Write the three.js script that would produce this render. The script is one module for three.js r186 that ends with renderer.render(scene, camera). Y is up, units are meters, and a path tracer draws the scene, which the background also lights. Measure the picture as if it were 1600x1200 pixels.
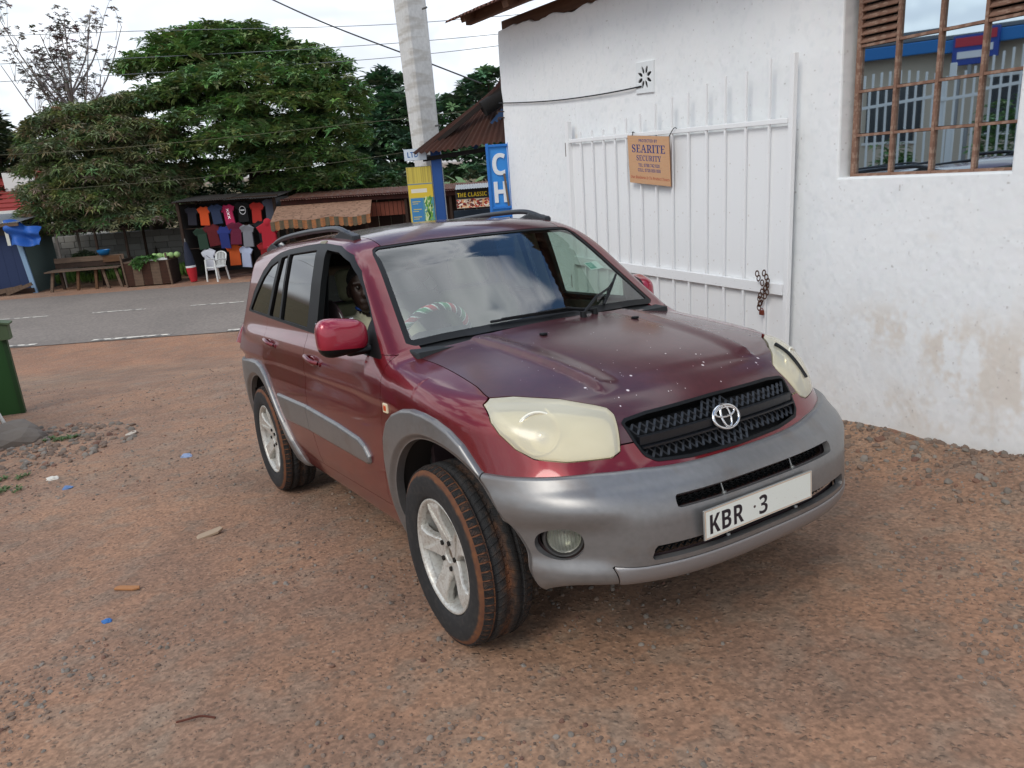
import * as THREE from 'three';
import { mergeGeometries, mergeVertices, toCreasedNormals } from 'three/addons/utils/BufferGeometryUtils.js';
import { RoundedBoxGeometry } from 'three/addons/geometries/RoundedBoxGeometry.js';
import { FontLoader } from 'three/addons/loaders/FontLoader.js';
import { TextGeometry } from 'three/addons/geometries/TextGeometry.js';

// ---------------------------------------------------------------- camera, sky, sun, exposure
const scene = new THREE.Scene();
const renderer = new THREE.WebGLRenderer({ antialias: true });
renderer.setSize(1024, 768);
renderer.toneMapping = THREE.LinearToneMapping;
renderer.toneMappingExposure = .91;
renderer.shadowMap.enabled = true;
const camera = new THREE.PerspectiveCamera(53.34, 4 / 3, .05, 600);
{
  const m = new THREE.Matrix4().makeBasis(new THREE.Vector3(.9973, -.07033, .02089), new THREE.Vector3(.07337, .95601, -.28402), new THREE.Vector3(0, .28479, .95859));
  camera.quaternion.setFromRotationMatrix(m); camera.position.set(0, 1.5377, 0); camera.updateMatrixWorld(true);
}
const V3 = (x, y, z) => new THREE.Vector3(x, y, z);
function rng(seed) { let s = seed >>> 0; return () => { s = (s + 0x6D2B79F5) >>> 0; let t = Math.imul(s ^ s >>> 15, 1 | s); t = t + Math.imul(t ^ t >>> 7, 61 | t) ^ t; return ((t ^ t >>> 14) >>> 0) / 4294967296; }; }
// value noise with an optional period, and fractal sums of it
function hash3(x, y, z) { let h = Math.imul(x, 374761393) ^ Math.imul(y, 668265263) ^ Math.imul(z, 2147483647 - 1274126177); h = Math.imul(h ^ h >>> 13, 1274126177); return ((h ^ h >>> 16) >>> 0) / 4294967296; }
function vnoise(x, y, z = 0, per = 0) {
  const xi = Math.floor(x), yi = Math.floor(y), zi = Math.floor(z), fx = x - xi, fy = y - yi, fz = z - zi;
  const w = t => t * t * t * (t * (t * 6 - 15) + 10), u = w(fx), v = w(fy), q = w(fz), md = per ? (k => ((k % per) + per) % per) : (k => k);
  const x0 = md(xi), x1 = md(xi + 1), y0 = md(yi), y1 = md(yi + 1);
  const l = (a, b, t) => a + (b - a) * t;
  const lay = zz => l(l(hash3(x0, y0, zz), hash3(x1, y0, zz), u), l(hash3(x0, y1, zz), hash3(x1, y1, zz), u), v);
  return q === 0 ? lay(zi) : l(lay(zi), lay(zi + 1), q);
}
function fbm(x, y, z = 0, oct = 5, per = 0, gain = .5) { let s = 0, a = 1, t = 0; for (let i = 0; i < oct; i++) { s += a * vnoise(x, y, z + i * 17, per); t += a; a *= gain; x *= 2; y *= 2; z *= 2; per *= 2; } return s / t; }
{
  // one overcast sky: broken bright cloud over blue, computed on the cloud layer so that it keeps its scale towards the horizon
  const w = 1280, h = 640, d = new Float32Array(w * h * 4);
  for (let j = 0; j < h; j++) for (let i = 0; i < w; i++) {
    const el = ((j + .5) / h - .5) * Math.PI, az = ((i + .5) / w - .5) * 2 * Math.PI;
    const x = Math.cos(el) * Math.cos(az), z = Math.cos(el) * Math.sin(az), y = Math.sin(el), k = (j * w + i) * 4;
    const yy = Math.max(y, .0) + .16, px = x / yy * 2.7 + 11.84, pz = z / yy * 2.7 + 16.65;
    const wx = fbm(px * .7 + 9, pz * .7, 3, 3) - .5, n = fbm(px + wx * 1.1, pz + wx * .9, 5, 6, 0, .52), n2 = fbm(px * 2.3 + 5, pz * 2.3 + wx, 8, 5);
    let cover = Math.min(1, Math.max(0, (n - .385) / .16)); cover = cover * cover * (3 - 2 * cover); cover = Math.max(cover, Math.min(.62, 1.3 - y * 2.6));
    const dens = Math.min(1, Math.max(0, (n - .42) / .3)), g = (1.60 - .85 * dens * (.18 + .82 * Math.min(1, y * 2)) + .45 * (n2 - .5)) * (.82 + .95 * y);
    const hz = Math.exp(-y * 5), blue = [.13 + .52 * hz, .27 + .50 * hz, .56 + .38 * hz], c = [g * (.98 - .06 * dens), g, g * (1.03 + .05 * dens)];
    for (let q = 0; q < 3; q++) d[k + q] = y < 0 ? [.30, .25, .22][q] : blue[q] * (1 - cover) + c[q] * cover;
    d[k + 3] = 1;
  }
  const t = new THREE.DataTexture(d, w, h, THREE.RGBAFormat, THREE.FloatType);
  t.mapping = THREE.EquirectangularReflectionMapping; t.magFilter = THREE.LinearFilter; t.needsUpdate = true;
  scene.background = t; scene.environment = t;
}
const sun = new THREE.DirectionalLight(new THREE.Color(1, .95, .87), 1.5);
sun.position.set(-9, 15, 7); sun.target.position.set(0, 0, -6); sun.castShadow = true; sun.shadow.radius = 45; sun.shadow.mapSize.set(2048, 2048);
Object.assign(sun.shadow.camera, { left: -30, right: 30, top: 30, bottom: -30, near: .5, far: 80 });
scene.add(sun, sun.target);
// ---------------------------------------------------------------- helpers
const usedNames = new Map();
function numbered(n) { const k = usedNames.get(n) || 0; usedNames.set(n, k + 1); return k ? `${n}_${String(k).padStart(3, '0')}` : n; }
function tag(o, label, category, group, kind) { o.userData.label = label; if (category) o.userData.category = category; if (group) o.userData.group = group; if (kind) o.userData.kind = kind; return o; }
function thing(name, label, category, pos = [0, 0, 0], turn = 0, group) { const o = new THREE.Group(); o.name = numbered(name); scene.add(o); o.position.set(...pos); o.rotation.y = turn; return tag(o, label, category, group); }
function mesh(name, geo, mat, parent) { const m = new THREE.Mesh(Array.isArray(geo) ? join(geo) : geo, mat); m.name = parent ? name : numbered(name); m.castShadow = m.receiveShadow = true; (parent || scene).add(m); return m; }
function join(list) {
  list = list.map(g => { g = g.index ? g.toNonIndexed() : g.clone(); for (const k of Object.keys(g.attributes)) if (!['position', 'normal', 'uv'].includes(k)) g.deleteAttribute(k); if (!g.attributes.normal) g.computeVertexNormals(); if (!g.attributes.uv) boxUV(g); g.morphAttributes = {}; return g; });
  return mergeGeometries(list);
}
function boxUV(g, s = 1) {                  // uv in metres from the dominant axis of each face
  if (g.index) g = g.toNonIndexed();
  const p = g.attributes.position, n = g.attributes.normal, uv = new Float32Array(p.count * 2);
  for (let i = 0; i < p.count; i++) {
    const f = i - i % 3; let ax = 0, ay = 0, az = 0;
    for (let k = 0; k < 3; k++) { ax += n.getX(f + k); ay += n.getY(f + k); az += n.getZ(f + k); }
    ax = Math.abs(ax); ay = Math.abs(ay); az = Math.abs(az);
    const [u, v] = ax >= ay && ax >= az ? [p.getZ(i), p.getY(i)] : ay >= az ? [p.getX(i), p.getZ(i)] : [p.getX(i), p.getY(i)];
    uv[2 * i] = u * s; uv[2 * i + 1] = v * s;
  }
  g.setAttribute('uv', new THREE.BufferAttribute(uv, 2)); return g;
}
function bx(w, h, d, x = 0, y = 0, z = 0, ry = 0, r = 0, rx = 0, rz = 0) {
  let g = r ? new RoundedBoxGeometry(w, h, d, 2, Math.min(r, w / 2.01, h / 2.01, d / 2.01)) : new THREE.BoxGeometry(w, h, d);
  g = boxUV(g); if (rx) g.rotateX(rx); if (rz) g.rotateZ(rz); if (ry) g.rotateY(ry); return g.translate(x, y, z);
}
function rod(a, b, r, n = 8, r2 = r) {      // a straight round bar between two points
  const A = V3(...a), B = V3(...b), d = B.clone().sub(A), L = d.length();
  const g = new THREE.CylinderGeometry(r2, r, L, n, 1); g.translate(0, L / 2, 0);
  g.applyQuaternion(new THREE.Quaternion().setFromUnitVectors(V3(0, 1, 0), d.normalize())); return g.translate(A.x, A.y, A.z);
}
function plank(a, b, w, t, up = V3(0, 0, 1)) { // a rectangular bar between two points; w across, t along up
  const A = V3(...a), B = V3(...b), y = B.clone().sub(A), L = y.length(); y.normalize();
  const x = y.clone().cross(up).normalize(), z = x.clone().cross(y).normalize();
  const g = bx(w, L, t); g.applyMatrix4(new THREE.Matrix4().makeBasis(x, y, z)); const c = A.add(B).multiplyScalar(.5); return g.translate(c.x, c.y, c.z);
}
function tube(pts, r, seg = 24, rad = 7, closed = false) { return new THREE.TubeGeometry(new THREE.CatmullRomCurve3(pts.map(p => p.isVector3 ? p : V3(...p)), closed), seg, r, rad, closed); }
function extrude(pts, depth, bev = 0, holes = []) {
  const s = new THREE.Shape(pts.map(p => new THREE.Vector2(...p))); for (const h of holes) s.holes.push(new THREE.Path(h.map(p => new THREE.Vector2(...p))));
  return new THREE.ExtrudeGeometry(s, { depth, bevelEnabled: bev > 0, bevelThickness: bev, bevelSize: bev, bevelSegments: 2, curveSegments: 12, steps: 1 });
}
function canvasTex(w, h, draw, o = {}) {
  const c = document.createElement('canvas'); c.width = w; c.height = h; draw(c.getContext('2d'), w, h);
  const t = new THREE.CanvasTexture(c); t.colorSpace = THREE.SRGBColorSpace; t.wrapS = t.wrapT = o.wrap ? THREE.RepeatWrapping : THREE.ClampToEdgeWrapping; t.anisotropy = 8; return t;
}
function dataTex(n, f, o = {}) {            // f(u, v) -> [r, g, b] in 0..1 (sRGB for colour maps, plain for others)
  const m = o.h || n, d = new Uint8Array(n * m * 4);
  for (let j = 0; j < m; j++) for (let i = 0; i < n; i++) { const c = f(i / n, j / m), k = (j * n + i) * 4; for (let q = 0; q < 3; q++) d[k + q] = Math.max(0, Math.min(255, (Array.isArray(c) ? c[q] : c) * 255)); d[k + 3] = Array.isArray(c) && c.length > 3 ? c[3] * 255 : 255; }
  const t = new THREE.DataTexture(d, n, m); if (o.srgb) t.colorSpace = THREE.SRGBColorSpace; t.wrapS = t.wrapT = o.clamp ? THREE.ClampToEdgeWrapping : THREE.RepeatWrapping; t.magFilter = THREE.LinearFilter; t.minFilter = THREE.LinearMipmapLinearFilter; t.generateMipmaps = true; t.needsUpdate = true; return t;
}
function rep(t, x, y = x) { const c = t.clone(); c.repeat.set(x, y); c.needsUpdate = true; return c; }
const lerp = (a, b, t) => a + (b - a) * t, mix3 = (a, b, t) => [lerp(a[0], b[0], t), lerp(a[1], b[1], t), lerp(a[2], b[2], t)];
const std = (color, roughness = .8, metalness = 0, more = {}) => new THREE.MeshStandardMaterial({ color, roughness, metalness, ...more });
const phys = o => new THREE.MeshPhysicalMaterial(o);
// ---------------------------------------------------------------- car body as an implicit surface (x forward, y up, z to the car's right; metres, origin on the ground under the front axle)
const clamp = (v, a = 0, b = 1) => v < a ? a : v > b ? b : v;
const sstep = (a, b, v) => { const t = clamp((v - a) / (b - a)); return t * t * (3 - 2 * t); };
const smax = (p, q, k) => { const h = Math.max(k - Math.abs(p - q), 0) / k; return Math.max(p, q) + h * h * k * .25; };
const smin = (p, q, k) => -smax(-p, -q, k);
function curve(pts) {                       // monotone cubic through (x, y) pairs, x rising
  const n = pts.length, d = [], m = [];
  for (let i = 0; i < n - 1; i++) d.push((pts[i + 1][1] - pts[i][1]) / (pts[i + 1][0] - pts[i][0]));
  m[0] = d[0]; m[n - 1] = d[n - 2];
  for (let i = 1; i < n - 1; i++) m[i] = d[i - 1] * d[i] <= 0 ? 0 : 2 * d[i - 1] * d[i] / (d[i - 1] + d[i]);
  return x => {
    if (x <= pts[0][0]) return pts[0][1] + m[0] * 0;
    if (x >= pts[n - 1][0]) return pts[n - 1][1];
    let i = 0; while (x > pts[i + 1][0]) i++;
    const h = pts[i + 1][0] - pts[i][0], t = (x - pts[i][0]) / h, t2 = t * t, t3 = t2 * t;
    return (2 * t3 - 3 * t2 + 1) * pts[i][1] + (t3 - 2 * t2 + t) * h * m[i] + (-2 * t3 + 3 * t2) * pts[i + 1][1] + (t3 - t2) * h * m[i + 1];
  };
}
function lut(f, a, b, n = 600) { const v = new Float64Array(n + 1); for (let i = 0; i <= n; i++) v[i] = f(a + (b - a) * i / n); const s = n / (b - a); return x => { const t = clamp((x - a) * s, 0, n - 1e-6), i = t | 0; return v[i] + (v[i + 1] - v[i]) * (t - i); }; }
function sdPoly(px, py, v) {                // signed distance to a closed polygon, negative inside
  let d = 1e9, s = 1;
  for (let i = 0, n = v.length, j = n - 1; i < n; j = i++) {
    const ex = v[j][0] - v[i][0], ey = v[j][1] - v[i][1], wx = px - v[i][0], wy = py - v[i][1];
    const t = clamp((wx * ex + wy * ey) / (ex * ex + ey * ey)), bx = wx - ex * t, by = wy - ey * t;
    d = Math.min(d, bx * bx + by * by);
    const c1 = py >= v[i][1], c2 = py < v[j][1], c3 = ex * wy > ey * wx;
    if ((c1 && c2 && c3) || (!c1 && !c2 && !c3)) s = -s;
  }
  return s * Math.sqrt(d);
}
const halfW = lut(curve([[.2, .74], [.28, .775], [.36, .805], [.46, .833], [.60, .850], [.74, .855], [.86, .850], [.96, .838], [1.03, .818], [1.1, .785], [1.2, .75]]), .2, 1.2);
const frontX = lut(curve([[.2, .68], [.3, .74], [.36, .78], [.42, .80], [.50, .805], [.58, .802], [.635, .790], [.662, .772], [.69, .735], [.74, .685], [.80, .645], [.87, .605], [.93, .56], [1.0, .5]]), .2, 1.0);
const frontP = lut(curve([[.3, 2.95], [.6, 2.95], [.72, 2.85], [.9, 2.75]]), .3, .9);
const rearX = lut(curve([[.2, -3.12], [.35, -3.24], [.5, -3.27], [.7, -3.26], [.85, -3.22], [1.0, -3.19], [1.2, -3.14]]), .2, 1.2);
const hoodY = lut(curve([[-.9, 1.12], [-.5, 1.105], [-.2, 1.075], [.1, 1.035], [.3, .998], [.45, .958], [.54, .918], [.6, .88], [.66, .8]]), -.9, .7);
const roofY = lut(curve([[-3.3, 1.50], [-3.0, 1.545], [-2.6, 1.59], [-2.1, 1.612], [-1.6, 1.615], [-1.25, 1.595], [-1.0, 1.555], [-.8, 1.49]]), -3.3, -.8);
function baseField(x, y, a) {
  // lower body: rounded plan that narrows to the nose
  const w = halfW(y), xs = -.12;
  let lower;
  if (x > xs) { const X = (x - xs) / (frontX(y) - xs), p = frontP(y), A = a / w; lower = (Math.pow(Math.pow(X, p) + Math.pow(A, p), 1 / p) - 1) * .72; }
  else if (x < -2.5) { const X = (x + 2.5) / (rearX(y) + 2.5), A = a / w; lower = (Math.pow(Math.pow(X, 4) + Math.pow(A, 4), .25) - 1) * .75; }
  else lower = a - w;
  // bonnet and shoulder
  const crown = hoodY(x) - .055 * Math.pow(a / .72, 2.2) + .0;
  const top = x > -.6 ? y - crown : y - 1.085;
  lower = smax(lower, top * .96, .07);
  lower = smax(lower, .27 + .115 * sstep(.25, .62, x) + .05 * sstep(-2.9, -3.2, x) - y, .04);
  // cabin
  const side = a - (.802 - (y - 1.06) * .255 - Math.max(0, y - 1.35) * .05);
  const wsx = -.355 - (y - 1.10) * 1.30 - .10 * (a / .65) * (a / .65);
  const ws = (x - wsx) * .61;
  const roof = y - (roofY(x) - .042 * Math.pow(a / .62, 2.2));
  const tail = (-3.16 + (y - 1.05) * .42 + .10 * (a / .65) * (a / .65) - x) * .92;
  let cab = smax(smax(smax(side, ws, .07), roof, .085), tail, .10);
  cab = smax(cab, .9 - y, .02);
  return smin(lower, cab, .035);
}

// grey unpainted plastics: bumper with flare, door mouldings, rear flare with bumper (side view, x and y)
const FLARE_F = [[-.47, .20], [-.455, .36], [-.435, .50], [-.418, .66], [-.395, .75], [-.345, .823], [-.285, .862], [-.19, .893], [-.093, .907], [.0, .905], [.08, .893], [.16, .866], [.225, .825], [.275, .775], [.31, .738], [.41, .734], [.60, .734], [.66, .727], [.715, .712], [.9, .69], [1.0, .2]];
const FLARE_R = [[-1.93, .2], [-1.955, .34], [-1.985, .43], [-2.05, .54], [-2.12, .63], [-2.20, .735], [-2.265, .805], [-2.35, .85], [-2.45, .868], [-2.62, .868], [-2.85, .85], [-3.5, .83], [-3.5, .2]];
const CLAD = [[-2.05, .715], [-1.49, .722], [-1.0, .704], [-.72, .682], [-.66, .66], [-.615, .615], [-.62, .585], [-.65, .572], [-1.5, .580], [-1.93, .568], [-1.985, .60]];
const gFlareF = (x, y, a) => x < -.6 ? x * -1 - .45 : sdPoly(x, y, FLARE_F);
const gFlareR = (x, y, a) => x > -1.8 ? x + 1.95 : sdPoly(x, y, FLARE_R);
const gClad = (x, y, a) => a < .7 ? .1 : sdPoly(x, y, CLAD);
const WF = [.02, .37, .435], WR = [-2.49, .365, .405];
const gWheelF = (x, y) => (y < WF[1] ? Math.abs(x - WF[0]) : Math.hypot(x - WF[0], y - WF[1])) - WF[2];
const gWheelR = (x, y) => (y < WR[1] ? Math.abs(x - WR[0]) : Math.hypot(x - WR[0], y - WR[1])) - WR[2];
const ribA = x => .372 + (.44 - x) * .062;
const FOGPOCKET = [[.80, .60], [.64, .618], [.56, .622], [.55, .50], [.56, .435], [.74, .425]];
function bodyField(x, y, a) {
  let f = baseField(x, y, a), o = 0;
  if (y < .93) {
    if (x > .4 && y < .70) {                 // fog lamp pockets, and the ledge along the bumper
      const pu = (a - .665) / .125, pv = (y - .522) / .085; o -= .022 * Math.exp(-(pu * pu * pu * pu) - (pv * pv * pv * pv));
      
    }
  }
  if (y < 1.0 && x < -.45 && x > -2.3 && a > .7) o -= .007 * sstep(.80, .88, y) * sstep(.99, .91, y) * sstep(-.45, -.8, x) * sstep(-2.3, -2.0, x);
  if (y > .85 && x > -.48 && x < .56 && a < .62) {   // bonnet: two ribs, the middle a little higher
    const r = ribA(x), d = a - r, w = sstep(-.42, -.28, x) * sstep(.465, .41, x);
    o += w * .021 * sstep(.016, -.004, d) * (1 - .75 * sstep(-.0, -.10, d));
    o += .006 * sstep(.05, -.12, d) * sstep(.5, .3, x) * sstep(-.48, -.3, x);
  }
  return f - o;
}

// how far the plastics stand proud of the paint, with rounded edges, rolling in at the wheel
const roll = (g, w) => { const t = clamp(-g / w); return Math.sqrt(1 - (1 - t) * (1 - t)); };
const liftF = (x, y, z) => .021 * roll(gFlareF(x, y, z), .016) - (z > .6 ? .022 * sstep(.026, 0, gWheelF(x, y)) : 0);
const liftR = (x, y, z) => .021 * roll(gFlareR(x, y, z), .016) - (z > .6 ? .022 * sstep(.026, 0, gWheelR(x, y)) : 0);
const liftC = (x, y, z) => .016 * roll(gClad(x, y, z), .016);
// ---------------------------------------------------------------- ground, road
const ROADY = -1.55;
const planeY = (x, z) => -.2488 + (.03022 * (x - .4273) + .08739 * (z + 2.9947));
const sst = (a, b, v) => { const t = Math.max(0, Math.min(1, (v - a) / (b - a))); return t * t * (3 - 2 * t); };
function groundY(x, z) {
  const zz = Math.min(z, 5 + Math.tanh((z - 5) / 3) * (z > 5 ? 1 : 0)), xx = Math.max(-12, Math.min(9, x));
  let y = lerp(planeY(xx, z > 5 ? zz : z), ROADY - .012, sst(-9.5, -15.2, z));
  if (z < -15.2) y = ROADY - .012 + (z < -23 ? .03 * sst(-23, -24, z) - 0 : 0) * (z < -22.9 ? 1 : 0);
  if (z < -26.5) y += .003 * (-26.5 - z) * sst(-26.5, -34, z);
  return y;
}
// small relief: hollows, tyre-worn patches and the heap of grit along the white wall
const WN = [-.88295, .46947], WD = -4.057;   // the wall's plane: WN . (x, z) = WD
const wallDist = (x, z) => x * WN[0] + z * WN[1] - WD;
const wallS = (x, z) => x * -.46947 + z * -.88295;
function relief(x, z) {
  let r = .030 * (fbm(x * .55 + 3, z * .55, 1, 3) - .5) + .018 * (fbm(x * 2.6, z * 2.6, 4, 4) - .5) + .011 * (fbm(x * 11, z * 11, 6, 3) - .5);
  const d = wallDist(x, z), s = wallS(x, z); if (s > -1 && s < 8) r += (.05 + .07 * fbm(s * 1.3, 2, 1, 3)) * sst(.75, .05, d) * (.7 + .6 * fbm(x * 4, z * 4, 9, 3));
  const e = sst(-15.3, -14.4, z) * sst(-30, -12, x); r *= .15 + .85 * sst(-15.3, -13, z);
  return z < -15.3 ? (z < -23.3 ? .02 * (fbm(x, z, 3, 3) - .5) : 0) : r;
}
// soil: packed red-brown earth with grit, one tile of 2.2 m
const TILE = 2.2, SN = 1280;
const soilH = (() => { const n = SN, h = new Float32Array(n * n), r = rng(11); for (let j = 0; j < n; j++) for (let i = 0; i < n; i++) { const u = i / n, v = j / n; h[j * n + i] = .35 * fbm(u * 10, v * 10, 1, 5, 10) + .5 * fbm(u * 60, v * 60, 5, 4, 60); }
  for (let k = 0; k < 17000; k++) { const cx = r() * n, cy = r() * n, R = .8 + 6 * Math.pow(r(), 6), a = r() * 3.14, ex = .55 + r() * .45, tone = r(); for (let j = Math.floor(cy - R - 1); j <= cy + R + 1; j++) for (let i = Math.floor(cx - R - 1); i <= cx + R + 1; i++) { const dx = i - cx, dy = j - cy, p = dx * Math.cos(a) + dy * Math.sin(a), q = (-dx * Math.sin(a) + dy * Math.cos(a)) / ex, d = (p * p + q * q) / (R * R); if (d < 1) { const o = ((j + n) % n) * n + (i + n) % n; h[o] = Math.max(h[o], .45 + .42 * Math.sqrt(1 - d) * Math.min(1, R / 4)); } } }
  return { n, h }; })();
const soilMap = dataTex(SN, (u, v) => {
  const h = soilH.h[Math.round(v * SN) % SN * SN + Math.round(u * SN) % SN], a = fbm(u * 5, v * 5, 21, 5, 5), b = fbm(u * 160, v * 160, 31, 3, 160), c = fbm(u * 22, v * 22, 41, 4, 22);
  let col = mix3([.545, .440, .364], [.592, .468, .376], clamp((a - .35) * 3.3)); col = mix3(col, [.53, .475, .415], clamp((c - .50) * 4) * .5);
  const st = clamp((h - .62) * 6); col = mix3(col, mix3([.38, .32, .27], [.60, .53, .46], b), st * .6);
  const k = .80 + .42 * b; return col.map(q => q * k);
}, { srgb: true });
const soilBump = dataTex(SN, (u, v) => soilH.h[Math.round(v * SN) % SN * SN + Math.round(u * SN) % SN]);
const soil = std(0xffffff, .95, 0, { map: soilMap, bumpMap: soilBump, bumpScale: .008, vertexColors: true });
{
  const xs = [], zs = []; const span = (a, b, s, o) => { for (let v = a; v < b - 1e-6; v += s) o.push(v); };
  span(-240, -40, 20, xs); span(-40, -14, 1.3, xs); span(-14, -5, .12, xs); span(-5, 4.2, .05, xs); span(4.2, 9, .3, xs); span(9, 40, 2.5, xs); span(40, 241, 20, xs);
  span(-300, -60, 20, zs); span(-60, -27, 2, zs); span(-27, -22.4, .25, zs); span(-22.4, -15.6, .8, zs); span(-15.6, -9, .08, zs); span(-9, .3, .045, zs); span(.3, 12, .6, zs); span(12, 81, 10, zs);
  const nx = xs.length, nz = zs.length, P = new Float32Array(nx * nz * 3), U = new Float32Array(nx * nz * 2), C = new Float32Array(nx * nz * 3), I = [];
  for (let j = 0; j < nz; j++) for (let i = 0; i < nx; i++) {
    const x = xs[i], z = zs[j], k = j * nx + i; P.set([x, groundY(x, z) + relief(x, z), z], 3 * k); U.set([x / TILE + .03 * fbm(x * .4, z * .4, 2, 2), z / TILE], 2 * k);
    // earth colours: redder in the middle, grey grit to the lower left and along the wall, pale red dust by the road
    const n = fbm(x * .35 + 40, z * .35, 7, 4), m = fbm(x * 1.4, z * 1.4, 17, 4), grit = clamp((n - .46) * 4 + (x < -1.2 ? .25 : -.15) + (m - .5)), dust = sst(-12.3, -13.6, z) * sst(-29, -15, x) + sst(-22, -23.4, z);
    let c = mix3([1.04, .95, .90], [1.03, 1.02, .99], clamp(grit)); c = mix3(c, [1.12, .92, .82], clamp(dust) * .85); const pale = clamp((fbm(x * .8 + 11, z * .8, 27, 4) - .60) * 7) * clamp((fbm(x * 6, z * 6, 29, 3) - .38) * 4); c = mix3(c, [1.22, 1.25, 1.27], pale * .8); const clod = clamp((fbm(x * 3.1 + 70, z * 3.1, 37, 4) - .57) * 8) * clamp((fbm(x * 15, z * 15, 39, 2) - .35) * 3); c = mix3(c, [.70, .66, .64], clod * .55); const g = 1.0 + .26 * (m - .5); const grass = z < -25.6 ? sst(-25.6, -27, z) * .8 : 0; c = mix3(c.map(q => q * g), [.30, .42, .14], grass); C.set(c, 3 * k);
  }
  for (let j = 0; j < nz - 1; j++) for (let i = 0; i < nx - 1; i++) { const a = j * nx + i; I.push(a, a + nx, a + 1, a + 1, a + nx, a + nx + 1); }
  const g = new THREE.BufferGeometry(); g.setAttribute('position', new THREE.BufferAttribute(P, 3)); g.setAttribute('uv', new THREE.BufferAttribute(U, 2)); g.setAttribute('color', new THREE.BufferAttribute(C, 3)); g.setIndex(I); g.computeVertexNormals();
  const o = mesh('ground', g, soil); o.userData = { kind: 'structure', label: 'sloping yard of packed red brown earth and grit' };
}
// loose stones
{
  const r = rng(77), geos = [0, 1, 2].map(k => { const g = new THREE.IcosahedronGeometry(1, 1), p = g.attributes.position; for (let i = 0; i < p.count; i++) { const x = p.getX(i), y = p.getY(i), z = p.getZ(i), s = .72 + .5 * fbm(x * 1.4 + 9 * k, y * 1.4, z * 1.4 + k, 2); p.setXYZ(i, x * s * 1.15, y * s * .62, z * s * .9); } g.computeVertexNormals(); return g; });
  const list = [[], [], []], M = new THREE.Matrix4(), Q = new THREE.Quaternion(), E = new THREE.Euler(), col = new THREE.Color();
  const put = (x, z, s) => { if (wallDist(x, z) < .01) return; const y = groundY(x, z) + relief(x, z) + s * .12; E.set(r() * .8, r() * 6.3, r() * .8); M.compose(V3(x, y, z), Q.setFromEuler(E), V3(s, s, s)); const t = r(), c = t < .5 ? mix3([.14, .095, .07], [.22, .155, .115], r()) : t < .9 ? mix3([.15, .125, .10], [.25, .215, .18], r()) : mix3([.14, .07, .05], [.22, .12, .08], r()); list[Math.floor(r() * 3)].push([M.clone(), c]); };
  for (let i = 0; i < 90000 && list[0].length < 8500; i++) { const d = -1.2 - 10.5 * Math.pow(r(), 1.9), x = d * (-.80 + 1.65 * r()), n = fbm(x * .9 + 5, d * .9, 3, 4) + (x < -1 ? .06 : 0); if (n < .40 + .25 * r()) continue; put(x, d, .0018 + .0105 * Math.pow(r(), 5)); }
  for (let i = 0; i < 2600; i++) { const s = .3 + 6.8 * r(), d = .015 + .6 * Math.pow(r(), 1.7), x = WN[0] * (WD + d) - .46947 * s, z = WN[1] * (WD + d) - .88295 * s; put(x, z, .004 + .020 * Math.pow(r(), 3.5)); }
  for (let i = 0; i < 900; i++) { const a = r() * 6.28, q = Math.sqrt(r()); put(-4.6 + Math.cos(a) * q * 1.1, -6.6 + Math.sin(a) * q * 1.0, .008 + .03 * Math.pow(r(), 2.5)); }
  list.forEach((l, k) => { const im = new THREE.InstancedMesh(geos[k], std(0xffffff, .92), l.length); l.forEach(([m, c], i) => { im.setMatrixAt(i, m); im.setColorAt(i, col.setRGB(...c)); }); im.name = numbered('gravel'); im.castShadow = im.receiveShadow = true; im.userData = { kind: 'stuff', label: 'loose brown and grey gravel scattered over the yard', group: 'loose gravel' }; scene.add(im); });
}
// road: worn dusty asphalt with painted dashes
{
  const roadMap = dataTex(512, (u, v) => { const a = fbm(u * 4, v * 4, 3, 5, 4), b = fbm(u * 120, v * 120, 9, 2, 120), k = .475 + .06 * (a - .5) + .10 * (b - .5); return [k * 1.06, k * .975, k * .90]; }, { srgb: true });
  const g = new THREE.PlaneGeometry(160, 7.6, 120, 6); g.rotateX(-Math.PI / 2); const p = g.attributes.position, uv = g.attributes.uv; for (let i = 0; i < p.count; i++) { const x = p.getX(i), z = p.getZ(i); p.setZ(i, z + (Math.abs(z) > 3.7 ? .12 * (fbm(x * 1.1, z, 2, 3) - .5) : 0)); p.setY(i, .03 * (1 - (z / 3.8) ** 2)); uv.setXY(i, x / 5, z / 5); } g.computeVertexNormals();
  const road = mesh('road', g, std(0xffffff, .9, 0, { map: roadMap })); road.position.set(-20, ROADY, -19.4); road.rotation.y = .012; road.userData = { kind: 'structure', label: 'worn grey asphalt road crossing behind the yard' };
  const paint = std(0xffffff, .85, 0, { map: dataTex(256, (u, v) => { const w = clamp((fbm(u * 14, v * 14, 5, 5, 14) - .36) * 6); return mix3([.46, .44, .42], [.86, .83, .77], w); }, { srgb: true }) });
  const dash = (x0, x1, z, w) => { const n = new THREE.PlaneGeometry(x1 - x0, w, 8, 1); n.rotateX(-Math.PI / 2); const q = n.attributes.uv; for (let i = 0; i < q.count; i++) q.setXY(i, q.getX(i) * (x1 - x0) / 1.2 + x0, q.getY(i) * .15); const zz = z + 19.4; const m = mesh('lane_marking', n, paint, road); m.position.set((x0 + x1) / 2 + 20, .03 * (1 - (zz / 3.8) ** 2) + .007, zz + .012 * (x0 + 20)); };
  for (let k = -6; k < 8; k++) dash(-10.5 + k * 2.5, -9.15 + k * 2.5, -19.34, .10);
  for (let k = -5; k < 6; k++) dash(-8.78 + k * 2.85, -7.13 + k * 2.85, -15.86, .15);
}
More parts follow.
